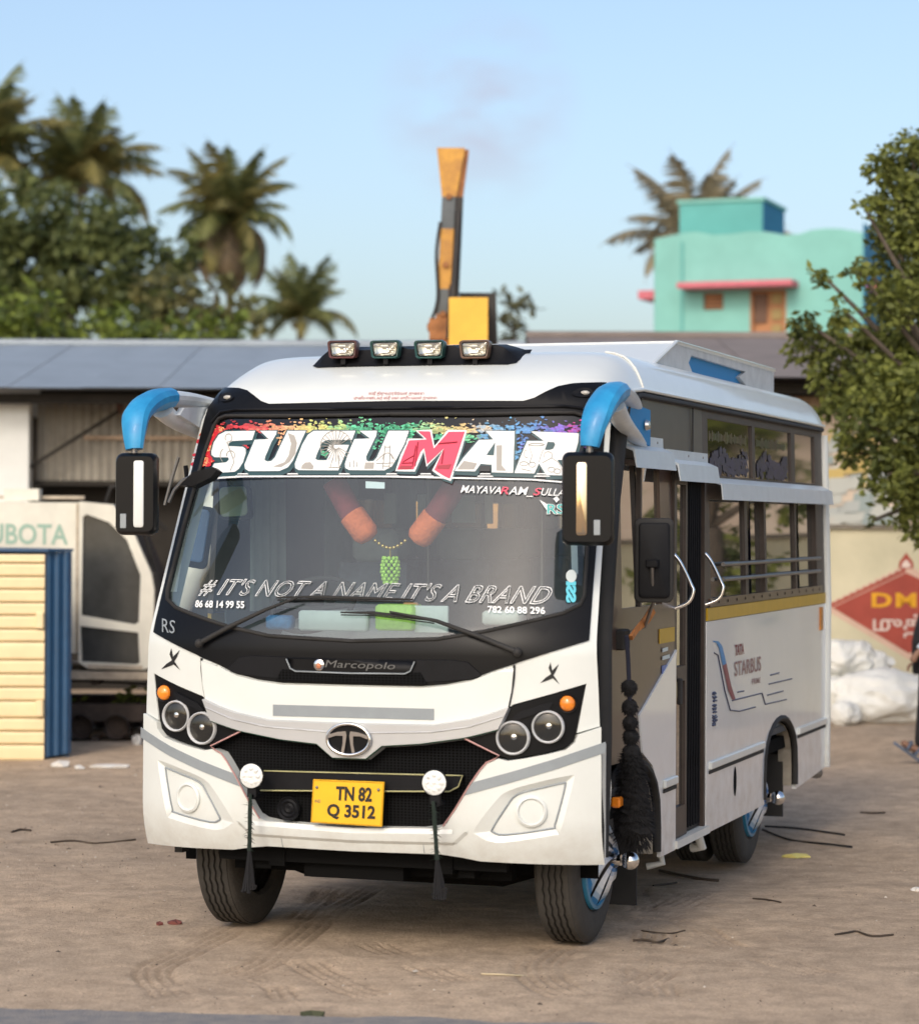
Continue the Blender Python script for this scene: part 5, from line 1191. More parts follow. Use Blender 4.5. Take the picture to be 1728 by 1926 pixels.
# ------------------------------------------------------------------ sheds
mat('roof_grey', (.27, .31, .345), .55, metal=.15, var=.10, vs=1.6); mat('roof_brown', (.20, .165, .145), .8, var=.14, vs=1.4)
mat('sheet_grey', (.30, .28, .24), .6, metal=.2, var=.22, vs=2.2); mat('sheet_tan', (.36, .26, .18), .7, var=.2, vs=2.5); mat('shed_white', (.70, .72, .70), .8, var=.06, vs=2)
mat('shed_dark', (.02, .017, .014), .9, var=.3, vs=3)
def shed(name, label, px0, px1, d, ey, dr, ry, m, wall):
    f = Fr(px0, d); r = bthing(name, label, 'shed', px0, d); L = f.x(px1)
    ze = f.z(ey); zr = px_z(ry, dr)-GZ; run = dr-d; pit = .9; k = int(L/pit)+1
    n = 24; v = []
    for i in range(n+1):
        x = pit*i/n; w = .012*math.sin(2*math.pi*i/2); v += [(x, -.35, ze-.05+w), (x, run, zr+w)]
    me = None
    for i in range(k):
        if me is None:
            o = obj('roof_sheet', MB().add(v, [(2*j, 2*j+2, 2*j+3, 2*j+1) for j in range(n)]), m, r, smooth=60); me = o.data
        else: o = link('roof_sheet', me, m, r)
        o.location = (i*pit, 0, .006*(i % 2))
    obj('far_roof_slope', MB().add([(0, run, zr), (k*pit, run, zr), (k*pit, run*2, ze), (0, run*2, ze)], [(0, 1, 2, 3)]), m, r)
    obj('ridge_cap', MB().tube([(0, run, zr+.01), (k*pit, run, zr+.01)], .07, 8), m, r)
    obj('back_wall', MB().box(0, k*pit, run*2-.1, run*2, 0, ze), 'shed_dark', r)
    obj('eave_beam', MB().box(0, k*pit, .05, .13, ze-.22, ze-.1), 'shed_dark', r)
    return r, f, ze
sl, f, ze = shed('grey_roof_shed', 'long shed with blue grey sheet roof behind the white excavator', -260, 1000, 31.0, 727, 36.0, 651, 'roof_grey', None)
obj('wall', MB().box(f.x(-250), f.x(44), .35, .6, 0, f.z(748)), 'shed_white', sl)
obj('sheet_wall', corr(MB(), f.x(50), f.x(520), f.z(905), f.z(738), .8, pitch=.11), 'sheet_grey', sl, smooth=60)
obj('sheet_lap_rail', MB().box(f.x(140), f.x(500), .74, .78, f.z(826), f.z(818)), 'sheet_tan', sl)
obj('interior_shade', MB().box(f.x(44), f.x(1000), 1.2, 1.3, 0, ze), 'shed_dark', sl)  # near-black sheet paints the shade inside the open shed
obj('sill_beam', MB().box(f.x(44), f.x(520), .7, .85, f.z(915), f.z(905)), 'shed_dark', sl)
obj('brace_post', MB().box(f.x(207), f.x(219), .5, .58, f.z(778), ze-.1), mat('rust_brown', (.11, .055, .04), .8, var=.3), sl)
obj('diagonal_brace', MB().tube([(f.x(-60), .5, f.z(945)), (f.x(213), .5, f.z(772))], .022, 6), 'shed_dark', sl)
for px in (500, 720, 940): obj('post', MB().box(f.x(px)-.06, f.x(px)+.06, .2, .32, 0, ze-.1), 'rust_brown', sl)
sr, f, ze = shed('brown_roof_shed', 'shed with dull brown sheet roof in front of the turquoise house', 1010, 3500, 31.5, 703, 37.0, 632, 'roof_brown', None)
obj('sheet_wall', corr(MB(), f.x(1010), f.x(3500), f.z(770), ze-.24, .5, pitch=.12), 'sheet_tan', sr, smooth=60)
obj('plaster_wall', MB().box(0, f.x(3500), .55, .8, 0, f.z(765)), mat('plaster_pink', (.52, .40, .31), .9, col2=(.60, .52, .42), vs=1.1), sr)
# faded mural on the shed's wall
mu = MB(); rs = random.Random(5); F9 = f
for i in range(120):
    px = rs.uniform(1555, 1728); py = rs.uniform(800, 985)
    c = (.55, .42, .16) if py < 930 and rs.random() < .45 else rs.choice([(.30, .36, .36), (.5, .5, .46), (.62, .52, .42), (.42, .45, .44)])
    if py > 900 and rs.random() < .5: c = (.48, .50, .47)
    w = rs.uniform(.05, .2); h = rs.uniform(.04, .16); x, z = F9.x(px, 32.05), F9.z(py, 32.05); y = .545-.0004*i
    mu.add([(x-w, y, z-h), (x+w*.8, y, z-h*.7), (x+w, y, z+h), (x-w*.7, y, z+h*.9)], [(0, 1, 2, 3)], c)
MATS['mural'] = vcol_mat('mural', .9); obj('faded_mural', mu, 'mural', sr, fix=False)
pq_ = [(F9.x(a, 32.0), F9.z(b, 32.0)) for a, b in ((1548, 905), (1660, 905), (1660, 988), (1548, 988))]

# ------------------------------------------------------------------ painted compound wall
D = 28.6; f = Fr(1480, D)
wl_ = bthing('painted_wall', 'cream compound wall with red diamond painting behind the white sacks', 'wall', 1480, D)
def wall_mat():
    m = mat('wall_cream', (.50, .47, .33), .95, col2=(.66, .61, .44), vs=.9, bump=.3, bs=12); return m
wall_mat()
obj('wall_face', MB().box(0, f.x(3500), 0, .25, -.1, f.z(992)), 'wall_cream', wl_)
obj('wall_coping', MB().box(-.02, f.x(3500), -.05, .30, f.z(992)+.003, f.z(984)), mat('coping', (.16, .14, .11), .9, var=.3, vs=4), wl_)
mat('paint_red', (.34, .065, .045), .85, var=.14, vs=3); mat('paint_pink', (.60, .42, .33), .9, var=.12, vs=5); mat('paint_yellow', (.72, .36, .02), .85, var=.1, vs=5); mat('paint_offwhite', (.68, .56, .50), .9, var=.1, vs=5)
def wp(name, px, m, y): return obj(name, MB().prism(f.xz(px), -y, 0.0005, 'y'), m, wl_)
dia = [(1566, 1140), (1704, 1074), (1846, 1140), (1710, 1226)]
def scal(p, q, n, out):
    r = []
    for i in range(n):
        for k in range(5):
            t_ = (i+k/5)/n; b_ = math.sin(math.pi*k/5)*out; r.append((p[0]+(q[0]-p[0])*t_, p[1]+(q[1]-p[1])*t_-b_))
    return r
wp('diamond_border', scal((1556, 1137), (1704, 1062), 12, 5) + scal((1704, 1062), (1856, 1137), 12, 5) + [(1856, 1146), (1710, 1238), (1556, 1146)], 'paint_pink', .004)
wp('diamond_scallop', scal((1560, 1136), (1704, 1066), 12, 3) + [(1704, 1072), (1562, 1140)], 'paint_red', .006)
wp('red_diamond', dia, 'paint_red', .008)
wp('finial', [(1690, 1066), (1691, 1054), (1697, 1046), (1704, 1036), (1711, 1046), (1717, 1054), (1718, 1066)], 'paint_red', .006)
wp('finial_heart', [(1695, 1064), (1697, 1056), (1704, 1049), (1711, 1056), (1713, 1064)], 'paint_offwhite', .009)
def wtext(s, x0, x1, y0, y1, m, **kw): ptext('wall_lettering', s, [(f.x(x0), -.012, f.z(y1)), (f.x(x1), -.012, f.z(y1)), (f.x(x1), -.012, f.z(y0)), (f.x(x0), -.012, f.z(y0))], m, wl_, **kw)
wtext('DMK', 1639, 1770, 1112, 1139, 'paint_yellow', bold=.03, spacing=1.15)
wtext('முத்து', 1642, 1790, 1152, 1196, 'paint_offwhite', bold=.012)
# ------------------------------------------------------------------ turquoise house beyond the sheds
D = 60.0; f = Fr(1230, D)
ho = bthing('turquoise_house', 'turquoise two storey house with pink sunshade and brown door', 'house', 1230, D, turn=-R_(20)); ho.scale = (1.064, 1, 1)
mat('turq', (.215, .49, .44), .9, var=.10, vs=.8); mat('turq_deep', (.12, .40, .38), .9, var=.12, vs=.8); mat('house_blue', (.03, .20, .34), .8, var=.1); mat('sun_pink', (.58, .16, .20), .8, var=.08); mat('wood_door', (.38, .17, .07), .6, var=.15, vs=3); mat('wood_dark', (.12, .06, .035), .6)
par = [(1230, 447), (1245, 444), (1280, 436), (1305, 434), (1335, 440), (1370, 438), (1400, 434), (1430, 434), (1462, 440), (1490, 438), (1510, 431), (1535, 428), (1562, 429), (1585, 433), (1600, 436)]
W1 = f.x(1600); wz_ = 5.0
par = [(a, b+(a-1230)/370*13) for a, b in par]
outl = f.xz(par) + [(W1, 0), (0, 0)]
win = f.xz([(1318, 552), (1354, 552), (1354, 584), (1318, 584)]); door = f.xz([(1402, 549), (1466, 549), (1466, 700), (1402, 700)])
bent('front_wall', outl, 'turq', ho, lambda x, z: Vector((x, 0, z)), lambda x, z: Vector((0, -1, 0)), holes=[win, door], thick=.25, res=0)
obj('side_wall', MB().prism([(.0, 0), (wz_, 0), (wz_, f.z(446)), (2.2, f.z(436)), (.0, f.z(432))], W1+.001, W1+.03, 'x'), 'house_blue', ho)
obj('left_wall', MB().box(-.02, 0, .02, wz_, 0, f.z(447)), 'turq_deep', ho)
obj('back_wall', MB().box(0, W1, wz_, wz_+.1, 0, f.z(446)), 'turq_deep', ho); obj('flat_roof', MB().box(.05, W1, .26, wz_, f.z(470), f.z(465)), 'turq_deep', ho)
obj('stair_room', MB().box(f.x(1266), f.x(1416), .4, 2.6, f.z(465), f.z(379)), 'turq_deep', ho)
obj('stair_room_side', MB().box(f.x(1416)+.002, f.x(1416)+.02, .42, 2.58, f.z(465), f.z(380)), 'house_blue', ho)
obj('stair_room_coping', MB().box(f.x(1266)-.05, f.x(1416)+.06, .35, 2.65, f.z(379)+.002, f.z(379)+.08), 'turq', ho)
obj('pilaster', MB().box(f.x(1278), f.x(1282), -.03, -.002, 0, f.z(455)), 'turq_deep', ho)
obj('sunshade', MB().box(f.x(1284), f.x(1488), -.7, -.002, f.z(546), f.z(536)), 'sun_pink', ho)
obj('sunshade', MB().box(f.x(1188), -.025, .5, 1.6, f.z(556), f.z(540)), 'sun_pink', ho); obj('sunshade', MB().box(W1+.035, f.x(1648), .3, 1.6, f.z(552), f.z(542)), 'sun_pink', ho)
wi = obj('window', MB().prism(win, .08, .12, 'y'), 'wood_dark', ho)
for k in range(4): obj('shutter_slat', MB().box(win[0][0]+.02, win[1][0]-.02, .04, .075, win[2][1]+.03+k*.095, win[2][1]+.09+k*.095), 'wood_door', wi)
dr = obj('door', MB().prism(door, .10, .14, 'y'), 'wood_door', ho)
dx0, dx1 = door[0][0], door[1][0]; dzt = door[0][1]
obj('door_frame', MB().box(dx0, dx0+.06, .0, .12, door[2][1], dzt).box(dx1-.06, dx1, .0, .12, door[2][1], dzt).box(dx0, dx1, .0, .12, dzt-.06, dzt), 'wood_door', dr)
obj('door_grille', MB().box(dx0+.08, dx0+.36, .05, .09, dzt-.75, dzt-.08), 'wood_dark', dr)
for k in range(3): obj('door_panel', MB().box(dx0+.46, dx1-.1, .06, .095, dzt-.32-k*.36, dzt-.08-k*.36), mat('wood_panel', (.30, .22, .08), .6), dr)

# ------------------------------------------------------------------ foliage
def leaf_mat(name, c1, c2, trans=.25, sc=1.2):
    m = bpy.data.materials.new(name); m.use_nodes = True; n = m.node_tree.nodes; l = m.node_tree.links; n.clear()
    o = n.new('ShaderNodeOutputMaterial'); d = n.new('ShaderNodeBsdfPrincipled'); d.inputs['Roughness'].default_value = .55; d.inputs['Specular IOR Level'].default_value = .3
    t = n.new('ShaderNodeBsdfTranslucent'); tc = n.new('ShaderNodeTexCoord'); no = n.new('ShaderNodeTexNoise'); no.inputs['Scale'].default_value = sc; no.inputs['Detail'].default_value = 4
    l.new(tc.outputs['Object'], no.inputs['Vector']); ge = n.new('ShaderNodeNewGeometry')
    ad = n.new('ShaderNodeMath'); ad.operation = 'MULTIPLY_ADD'; ad.inputs[1].default_value = .45; l.new(ge.outputs['Random Per Island'], ad.inputs[0]); l.new(no.outputs['Fac'], ad.inputs[2])
    rp = n.new('ShaderNodeValToRGB'); rp.color_ramp.elements[0].position = .45; rp.color_ramp.elements[1].position = .95
    rp.color_ramp.elements[0].color = (*c1, 1); rp.color_ramp.elements[1].color = (*c2, 1); l.new(ad.outputs[0], rp.inputs['Fac'])
    l.new(rp.outputs['Color'], d.inputs['Base Color']); l.new(rp.outputs['Color'], t.inputs['Color'])
    mx = n.new('ShaderNodeMixShader'); mx.inputs[0].default_value = trans; l.new(d.outputs[0], mx.inputs[1]); l.new(t.outputs[0], mx.inputs[2]); l.new(mx.outputs[0], o.inputs['Surface']); MATS[name] = m
leaf_mat('leaf_near', (.065, .085, .030), (.25, .28, .065), sc=1.6, trans=.38); leaf_mat('leaf_dark', (.055, .080, .034), (.17, .20, .065), trans=.38); leaf_mat('leaf_olive_tree', (.06, .07, .03), (.20, .19, .07)); leaf_mat('palm_hazed', (.16, .15, .10), (.36, .31, .20), sc=.5); leaf_mat('leaf_bush', (.065, .10, .022), (.22, .28, .05)); leaf_mat('leaf_haze', (.07, .08, .05), (.15, .15, .08))
leaf_mat('palm_green', (.085, .115, .048), (.26, .27, .10), sc=.5, trans=.35); leaf_mat('palm_gold', (.12, .125, .05), (.30, .26, .09), sc=.5, trans=.35); leaf_mat('palm_dry', (.09, .07, .045), (.20, .15, .09), sc=.5)
mat('bark', (.10, .08, .062), .9, var=.3, vs=6, bump=.5, bs=14); mat('palm_bark', (.13, .105, .08), .9, var=.25, vs=3)
def leaves(blobs, size, dens, seed, flat=1.0, fold=True):
    """many small leaf faces spread through lumpy volumes; blobs: (centre, radius)"""
    rs = random.Random(seed); mb = MB()
    for c, r, *q in blobs:
        k = int(dens*r**2.2*(q[0] if q else 1)); c = Vector(c); twigs = [Vector((rs.gauss(0, 1), rs.gauss(0, 1), rs.gauss(0, 1)*flat)).normalized()*r*rs.uniform(.35, 1)**.6 for _ in range(max(6, k//14))]
        for i in range(k):
            tw = rs.choice(twigs); p = c + tw + Vector((rs.gauss(0, 1), rs.gauss(0, 1), rs.gauss(0, 1)))*r*.13
            s = size*rs.uniform(.6, 1.35); a = Vector((rs.gauss(0, 1), rs.gauss(0, 1), rs.gauss(-.35, .6))).normalized(); b = a.orthogonal().normalized(); b = (b*math.cos(rs.random()*6) + a.cross(b)*math.sin(rs.random()*6)).normalized()
            mb.add([p, p+a*s*.5+b*s*.24, p+a*s, p+a*s*.5-b*s*.24], [(0, 1, 2, 3)])
    return mb
def tree(name, label, px, d, blobs_px, size, dens, m, seed, trunk_px=None, cat='tree', group=None, depth=1.0, tr=.16):
    """blobs_px: (px, py, radius px[, density])"""
    t = bthing(name, label, cat, trunk_px or px, d, group=group); f = Fr(trunk_px or px, d); k = FPX/d; rs = random.Random(seed)
    B = [((f.x(a), rs.uniform(-.6, .6)*depth, f.z(b)), r/k) + tuple(q) for a, b, r, *q in blobs_px]
    obj('crown', leaves(B, size, dens, seed), m, t, fix=False)
    top = max(B, key=lambda b_: b_[1]); h = max(.5, min(b_[0][2] for b_ in B)); hub = Vector((0, 0, h*.8+top[0][2]*.2))
    tk = obj('trunk', MB().tube(catm([(0, 0, -.05), (.06, .05, hub.z*.5), tuple(hub)], 5), [tr*(1.25-.5*i/10) for i in range(11)], 10), 'bark', t, smooth=60)
    for b_ in B:
        e = Vector(b_[0]); mid = hub.lerp(e, .5) + Vector((rs.uniform(-.1, .1), 0, rs.uniform(0, .25)))*b_[1]
        obj('limb', MB().tube(catm([tuple(hub), tuple(mid), tuple(e)], 4), [tr*.30*(1-.1*i) for i in range(9)], 6), 'bark', t, smooth=60)
    return t
RT_B = [(1710, 300, 62), (1668, 320, 40), (1770, 330, 80), (1640, 385, 30, .7), (1700, 400, 70), (1790, 420, 80), (1612, 398, 18, .5), (1690, 480, 62), (1760, 520, 90), (1560, 512, 26, .7), (1600, 520, 26, .7), (1620, 505, 22, .6), (1670, 570, 55), (1740, 610, 80), (1520, 598, 30, .8), (1570, 590, 30, .8), (1540, 640, 45), (1610, 640, 60), (1690, 670, 65), (1580, 700, 55), (1650, 735, 68), (1725, 745, 75), (1565, 760, 34), (1610, 800, 60), (1690, 820, 70), (1590, 850, 26, .7), (1650, 890, 50), (1720, 880, 60), (1690, 945, 40), (1655, 975, 14, .5), (1735, 970, 46), (1800, 700, 110), (1830, 850, 110), (1850, 500, 120), (1800, 960, 60)]
tree('roadside_tree', 'leafy green tree hanging over the cream painted wall', 1700, 23.5, RT_B, .085, 11500, 'leaf_near', 11, trunk_px=1900, tr=.2)
for i, (px, lab) in enumerate(((2450, 'second leafy tree along the painted wall, unseen, added for window reflections'), (3000, 'third leafy tree far along the painted wall, unseen, added for window reflections'))):
    tree('roadside_tree', lab, px, 26.0, [(px+dx, py, r) for dx, py, r in ((-120, 560, 120), (60, 480, 130), (160, 620, 110), (-40, 700, 130), (120, 780, 100), (-160, 740, 90), (-120, 900, 90), (60, 980, 100), (-20, 1090, 90), (170, 1060, 80))], .16, 1500, 'leaf_near', 15+i, tr=.2)  # out-of-view trees put in for the bus side windows to reflect
tree('dark_tree', 'dense dark green tree under the tall coconut palms', 120, 72, [(40, 420, 90), (130, 430, 85), (220, 440, 70), (60, 520, 100), (170, 510, 95), (270, 500, 70), (330, 470, 45), (40, 600, 90), (150, 590, 80), (260, 570, 70), (-60, 450, 110), (-60, 560, 110), (330, 560, 55)], .30, 620, 'leaf_dark', 21)
for i, (px, B, lab) in enumerate(((60, [(20, 590, 50), (80, 590, 52), (40, 640, 60), (110, 640, 55), (-30, 620, 60)], 'bright green bush over the grey shed roof below the dark tree'), (220, [(180, 620, 45), (240, 625, 45), (300, 630, 42), (210, 650, 45), (280, 655, 42)], 'bright green bush between the dark tree and the shaggy palm'), (400, [(360, 612, 42), (420, 600, 40), (450, 640, 40), (390, 645, 42), (340, 650, 40)], 'bright green bush at the foot of the shaggy palm'))):
    tree('green_bush', lab, px, 50, B, .20, 900, 'leaf_bush', 31+i, cat='bush', group='bushes behind the grey shed', tr=.08)
tree('hazy_tree', 'small sparse tree beside the yellow excavator boom', 965, 55, [(955, 560, 28, .6), (975, 590, 36, .7), (945, 600, 34, .8), (985, 625, 30, .6), (930, 630, 34), (905, 580, 22)], .2, 700, 'leaf_haze', 41, tr=.07)
# coconut palms
def frond_mesh(name, L, droop, seed, wid=.42):
    rs = random.Random(seed); mb = MB(); n = 26; P = []
    for i in range(n+1):
        t_ = i/n; ang = .95 - droop*t_**1.3; P.append((t_, ang))
    pos = [Vector((0, 0, 0))]
    for i in range(n): pos.append(pos[-1] + Vector((math.cos(P[i][1]), 0, math.sin(P[i][1])))*L/n)
    mb.tube(pos, [.045*(1-.85*i/n)*L/3.2 for i in range(n+1)], 5)
    for i in range(2, n+1):
        t_ = i/n; w = L*wid*math.sin(math.pi*min(.12+t_*.95, 1))**.7*.62
        for s_ in (1, -1):
            for q_ in range(2):
                base = pos[i] - (pos[i]-pos[i-1])*.5*q_; d = (pos[i]-pos[i-1]).normalized(); dirv = (Vector((0, s_, 0))*.9 + d*.75 + Vector((0, 0, -.35-.5*rs.random()))).normalized()
                tip = base + dirv*w*rs.uniform(.8, 1.1) + Vector((0, 0, -.12*w)); mid = base.lerp(tip, .5) + Vector((0, 0, .06*w))
                b_ = d*.036*L/3.2
                mb.add([base-b_, base+b_, mid+b_, tip, mid-b_], [(0, 1, 2, 4), (4, 2, 3)])
    return mesh_from(name, mb)
FR = [frond_mesh('frond_a', 3.2, .9, 1), frond_mesh('frond_b', 3.2, 1.5, 2), frond_mesh('frond_c', 3.2, 2.3, 3)]
FRM = {}
def palm(label, px, py, d, sc, nf, seed, shag=0, lean=0.0, mats=('palm_green', 'palm_gold')):
    t = bthing('coconut_palm', label, 'palm', px, d, group='coconut palms behind the sheds'); f = Fr(px, d); h = f.z(py); rs = random.Random(seed)
    obj('trunk', MB().tube(catm([(-lean, 0, -.1), (-lean*.5, 0, h*.5), (0, 0, h)], 8), [.22-.1*i/16 for i in range(17)], 9), 'palm_bark', t, smooth=60)
    for i in range(nf+shag):
        k = i if i < nf else nf
        az = i*2.399+rs.uniform(-.25, .25); tier = i/nf if i < nf else 1.1
        fi = 0 if tier < .35 else (1 if tier < .75 else 2); mm = mats[0] if rs.random() < .68 else mats[1]
        if i >= nf and rs.random() < .45: mm = 'palm_dry'
        key = (fi, mm)
        if key not in FRM: c = FR[fi].copy(); c.materials.append(MATS[mm]); FRM[key] = c
        o = bpy.data.objects.new('frond', FRM[key]); COL.objects.link(o); o.parent = t; o.location = (0, 0, h)
        pit = .55 - 1.25*tier + rs.uniform(-.2, .2) if i < nf else -1.0-.7*rs.random()
        o.rotation_euler = Euler((0, -pit, az), 'XYZ'); s_ = sc*rs.uniform(.8, 1.15)*(1 if i < nf else 1.0); o.scale = (s_, s_*1.1, s_)
    obj('coconut_cluster', (lambda mb: [mb.ball((.25*math.cos(a), .25*math.sin(a), h-.25-.1*(k % 2)), .13, 8, 6) for k, a in enumerate([j*.9 for j in range(7)])] and mb)(MB()), 'palm_bark', t, smooth=60)
tree('olive_tree', 'sparse olive tree between the dark tree and the shaggy palm', 400, 66, [(310, 540, 50, .8), (370, 570, 50, .8), (440, 575, 46, .7), (480, 610, 40, .8), (400, 530, 36, .5), (330, 600, 50), (420, 620, 46)], .28, 560, 'leaf_olive_tree', 25, tr=.12)
palm('coconut palm rising above the dark tree, nearer the shaggy palm', 150, 345, 100, 1.25, 30, 1, lean=1.0)
palm('tallest coconut palm behind the dark tree, away from the shaggy palm', -38, 300, 98, 1.3, 28, 2)
palm('shaggy coconut palm with drooping dry fronds over the grey shed', 430, 415, 95, 1.0, 34, 3, shag=30)
palm('small coconut palm low over the roof lamps', 562, 600, 112, 1.0, 26, 4)
palm('coconut palm behind the turquoise house', 1312, 470, 78, 1.0, 30, 5, mats=('palm_hazed', 'palm_hazed'))  # paler fronds carry the distance haze in their colour

# ------------------------------------------------------------------ raised yellow boom of a backhoe parked behind the bus
D = 27.0; f = Fr(845, D)
bh = bthing('backhoe', 'yellow and black digger boom standing upright behind the bus roof', 'digger', 845, D)
mat('dig_yellow', (.34, .16, .055), .65, col2=(.72, .38, .06), vs=4); mat('dig_bright', (.82, .46, .05), .5, var=.08, vs=4); mat('dig_grey', (.10, .115, .125), .6, var=.2, vs=4); mat('dig_dark', (.022, .02, .02), .6, var=.3, vs=6); mat('dig_rust', (.30, .13, .05), .8, var=.35, vs=6)
def seg(name, y0, y1, m, xl0, xr0, xl1, xr1, a=-.12, b=.12, par=bh):
    return obj(name, MB().add([(f.x(xl0), a, f.z(y0)), (f.x(xr0), a, f.z(y0)), (f.x(xr1), a, f.z(y1)), (f.x(xl1), a, f.z(y1)), (f.x(xl0), b, f.z(y0)), (f.x(xr0), b, f.z(y0)), (f.x(xr1), b, f.z(y1)), (f.x(xl1), b, f.z(y1))], [(0, 3, 2, 1), (4, 5, 6, 7), (0, 1, 5, 4), (1, 2, 6, 5), (2, 3, 7, 6), (3, 0, 4, 7)]), m, par)
seg('boom_head', 280, 372, 'dig_yellow', 819, 872, 829, 856)
seg('boom_head_side', 283, 372, 'dig_rust', 866, 879, 853, 868, -.09, .14)
for y0, y1, m, a, b in ((372, 432, 'dig_grey', 0, 0), (432, 545, 'dig_yellow', 0, 0), (545, 592, 'dig_grey', 0, 0), (592, 660, 'dig_rust', 0, 0)):
    t0 = (y0-372)/270; t1 = (y1-372)/270
    seg('boom_section', y0, y1, m, 829-13*t0, 854-12*t0, 829-13*t1, 854-12*t1)
seg('boom_shaded_side', 372, 660, 'dig_dark', 853, 869, 840, 857, -.10, .14)  # dark colour paints in the boom's side away from the light
seg('boom_edge_plate', 545, 660, 'dig_rust', 842, 849, 840, 848, -.135, -.1)
obj('boom_knuckle', MB().tube([(f.x(812), -.1, f.z(615)), (f.x(812), .2, f.z(615))], .06, 10).box(f.x(806), f.x(842), -.14, .2, f.z(640), f.z(600)), 'dig_rust', bh)
obj('hydraulic_ram', MB().tube([(f.x(861), -.16, f.z(400)), (f.x(852), -.18, f.z(540))], .035, 10).tube([(f.x(852), -.18, f.z(540)), (f.x(846), -.18, f.z(640))], .05, 10), 'dig_dark', bh, smooth=60)
obj('hydraulic_hose', MB().tube(catm([(f.x(826), -.13, f.z(420)), (f.x(819), -.16, f.z(480)), (f.x(822), -.14, f.z(560)), (f.x(812), -.14, f.z(600))], 5), .018, 6), 'dig_dark', bh, smooth=60)
for y_ in (372, 500, 592): obj('boom_pin', MB().lathe([(0, .03), (.03, .028), (.035, 0)], (f.x(842-(y_-372)*.045), -.12, f.z(y_)), (0, -1, 0), 12), 'dig_rust', bh, smooth=40)
seg('counterweight', 566, 660, 'dig_bright', 843, 915, 843, 915, -.45, .3)
seg('counterweight_back', 545, 640, 'dig_dark', 862, 932, 862, 935, .31, .8)
obj('body', MB().box(-1.1, 1.4, -.2, 2.0, .6, f.z(662)-.0).box(-1.4, 1.7, .0, 1.8, .5, 1.3), 'dig_yellow', bh)
for x in (-1.2, 1.5):
    for y in (-.1, 1.9): obj('tyre', MB().lathe([(.25, -.15), (.5, -.15), (.58, -.1), (.58, .1), (.5, .15), (.25, .15), (.0, .12)], (x, y, .58), (0, 1, 0), 24), 'tyre_rubber', bh, smooth=40)

# ------------------------------------------------------------------ sacks in front of the wall
mat('sack_white', (.70, .70, .66), .6, var=.08, vs=4, bump=.6, bs=9)
def sack(label, px, py, d, sx, sy, sz, seed, rot=0.0, base=None):
    b = bthing('white_sack', label, 'sack', px, d, z=px_z(py, d)-sz if base is None else base, turn=rot, group='stuffed white sacks by the painted wall')
    rs = random.Random(seed); nu, nv = 64, 44; vs = []; fs = []
    for j in range(nv+1):
        th = math.pi*j/nv
        for i in range(nu):
            ph = 2*math.pi*i/nu; cx = math.cos(th); r = max(0.0, math.sin(th))**.5
            p = Vector((cx, r*math.cos(ph), r*math.sin(ph)))
            w = 1 + .20*mnoise.noise(p*1.6+Vector((seed, 0, 0))) + .20*(.35-abs(mnoise.noise(p*2.6+Vector((0, seed, 0))))) + .12*(.3-abs(mnoise.noise(p*6+Vector((0, 0, seed))))) + .07*math.sin(ph*9+6*mnoise.noise(p*2)+cx*2)*(.2+abs(cx)**3)
            z = p.z*w; z = max(z, -.82+.05*mnoise.noise(p*6)); vs.append((p.x*sx*(.95+.1*w), p.y*w*sy, (z+.8)*sz*.95))
    for j in range(nv):
        for i in range(nu): fs.append((j*nu+i, j*nu+(i+1) % nu, (j+1)*nu+(i+1) % nu, (j+1)*nu+i))
    obj('sack_body', MB().add(vs, fs), 'sack_white', b, smooth=75)
    obj('sack_neck', MB().tube([(sx*.9, 0, sz*.8), (sx*1.08, .02, sz*.9), (sx*1.22, .0, sz*1.05)], [.10*sz/.3, .045, .11*sz/.3], 10), 'sack_white', b, smooth=70)
    return b
sack('big white sack lying along the foot of the painted wall', 1668, 1300, 27.6, .56, .34, .31, 1, base=GZ)
sack('crumpled white sack heaped on the big sack beside the bus', 1592, 1220, 27.9, .30, .26, .22, 2, .4, base=GZ+.48)
sack('small white sack leaning on the heap under the diamond painting', 1636, 1240, 28.0, .20, .2, .15, 3, -.5, base=GZ+.47)
sack('long white sack half hidden behind the bus corner', 1540, 1310, 27.8, .42, .34, .30, 4, .2, base=GZ)
sack('grubby little sack on the ground before the big sack', 1590, 1340, 27.1, .17, .13, .14, 5, .9, base=GZ)
sack('white sack lying past the big sack, behind the walking person', 1765, 1300, 27.8, .45, .33, .28, 6, -.2, base=GZ)
# ------------------------------------------------------------------ things hung on the bus
mat('yarn_black', (.006, .006, .0075), .95); mat('yarn_green', (.010, .020, .014), .9); mat('cloth_orange', (.50, .19, .05), .9, var=.2, vs=20); mat('garland_orange', (.90, .20, .07), .8, var=.15, vs=25, bump=.4, bs=60); mat('garland_red', (.22, .035, .04), .85, var=.2, vs=25); mat('gold', (.75, .52, .18), .3, metal=.9); mat('lime', (.45, .75, .10), .6, var=.15, vs=30)
def fuzz(mb, c, r, n, L, rs, sc=(1, 1, 1)):
    for i in range(n):
        d = Vector((rs.gauss(0, 1), rs.gauss(0, 1), rs.gauss(0, 1))).normalized(); p = Vector(c) + Vector((d.x*sc[0], d.y*sc[1], d.z*sc[2]))*r*.9
        a = d.orthogonal().normalized()*.004; e = p + (d + Vector((0, 0, -.5)))*L*rs.uniform(.5, 1.1); mb.add([p-a, p+a, e], [(0, 1, 2)])
rs = random.Random(9)
XT = 1.16
top = on_x(1178, 1196, XT)
ts = thing('black_tassel', 'black woollen pompom tassel hanging beside the front wheel', 'tassel', (top.x, top.y, 0))
def tl(px, py): v = on_x(px, py, XT); return (v.x-top.x, v.y-top.y, v.z)
obj('cord', MB().tube([tl(1178, 1196), tl(1181, 1240), tl(1183, 1290), tl(1186, 1420)], .011, 6), mat('cord_navy', (.012, .014, .03), .9), ts)
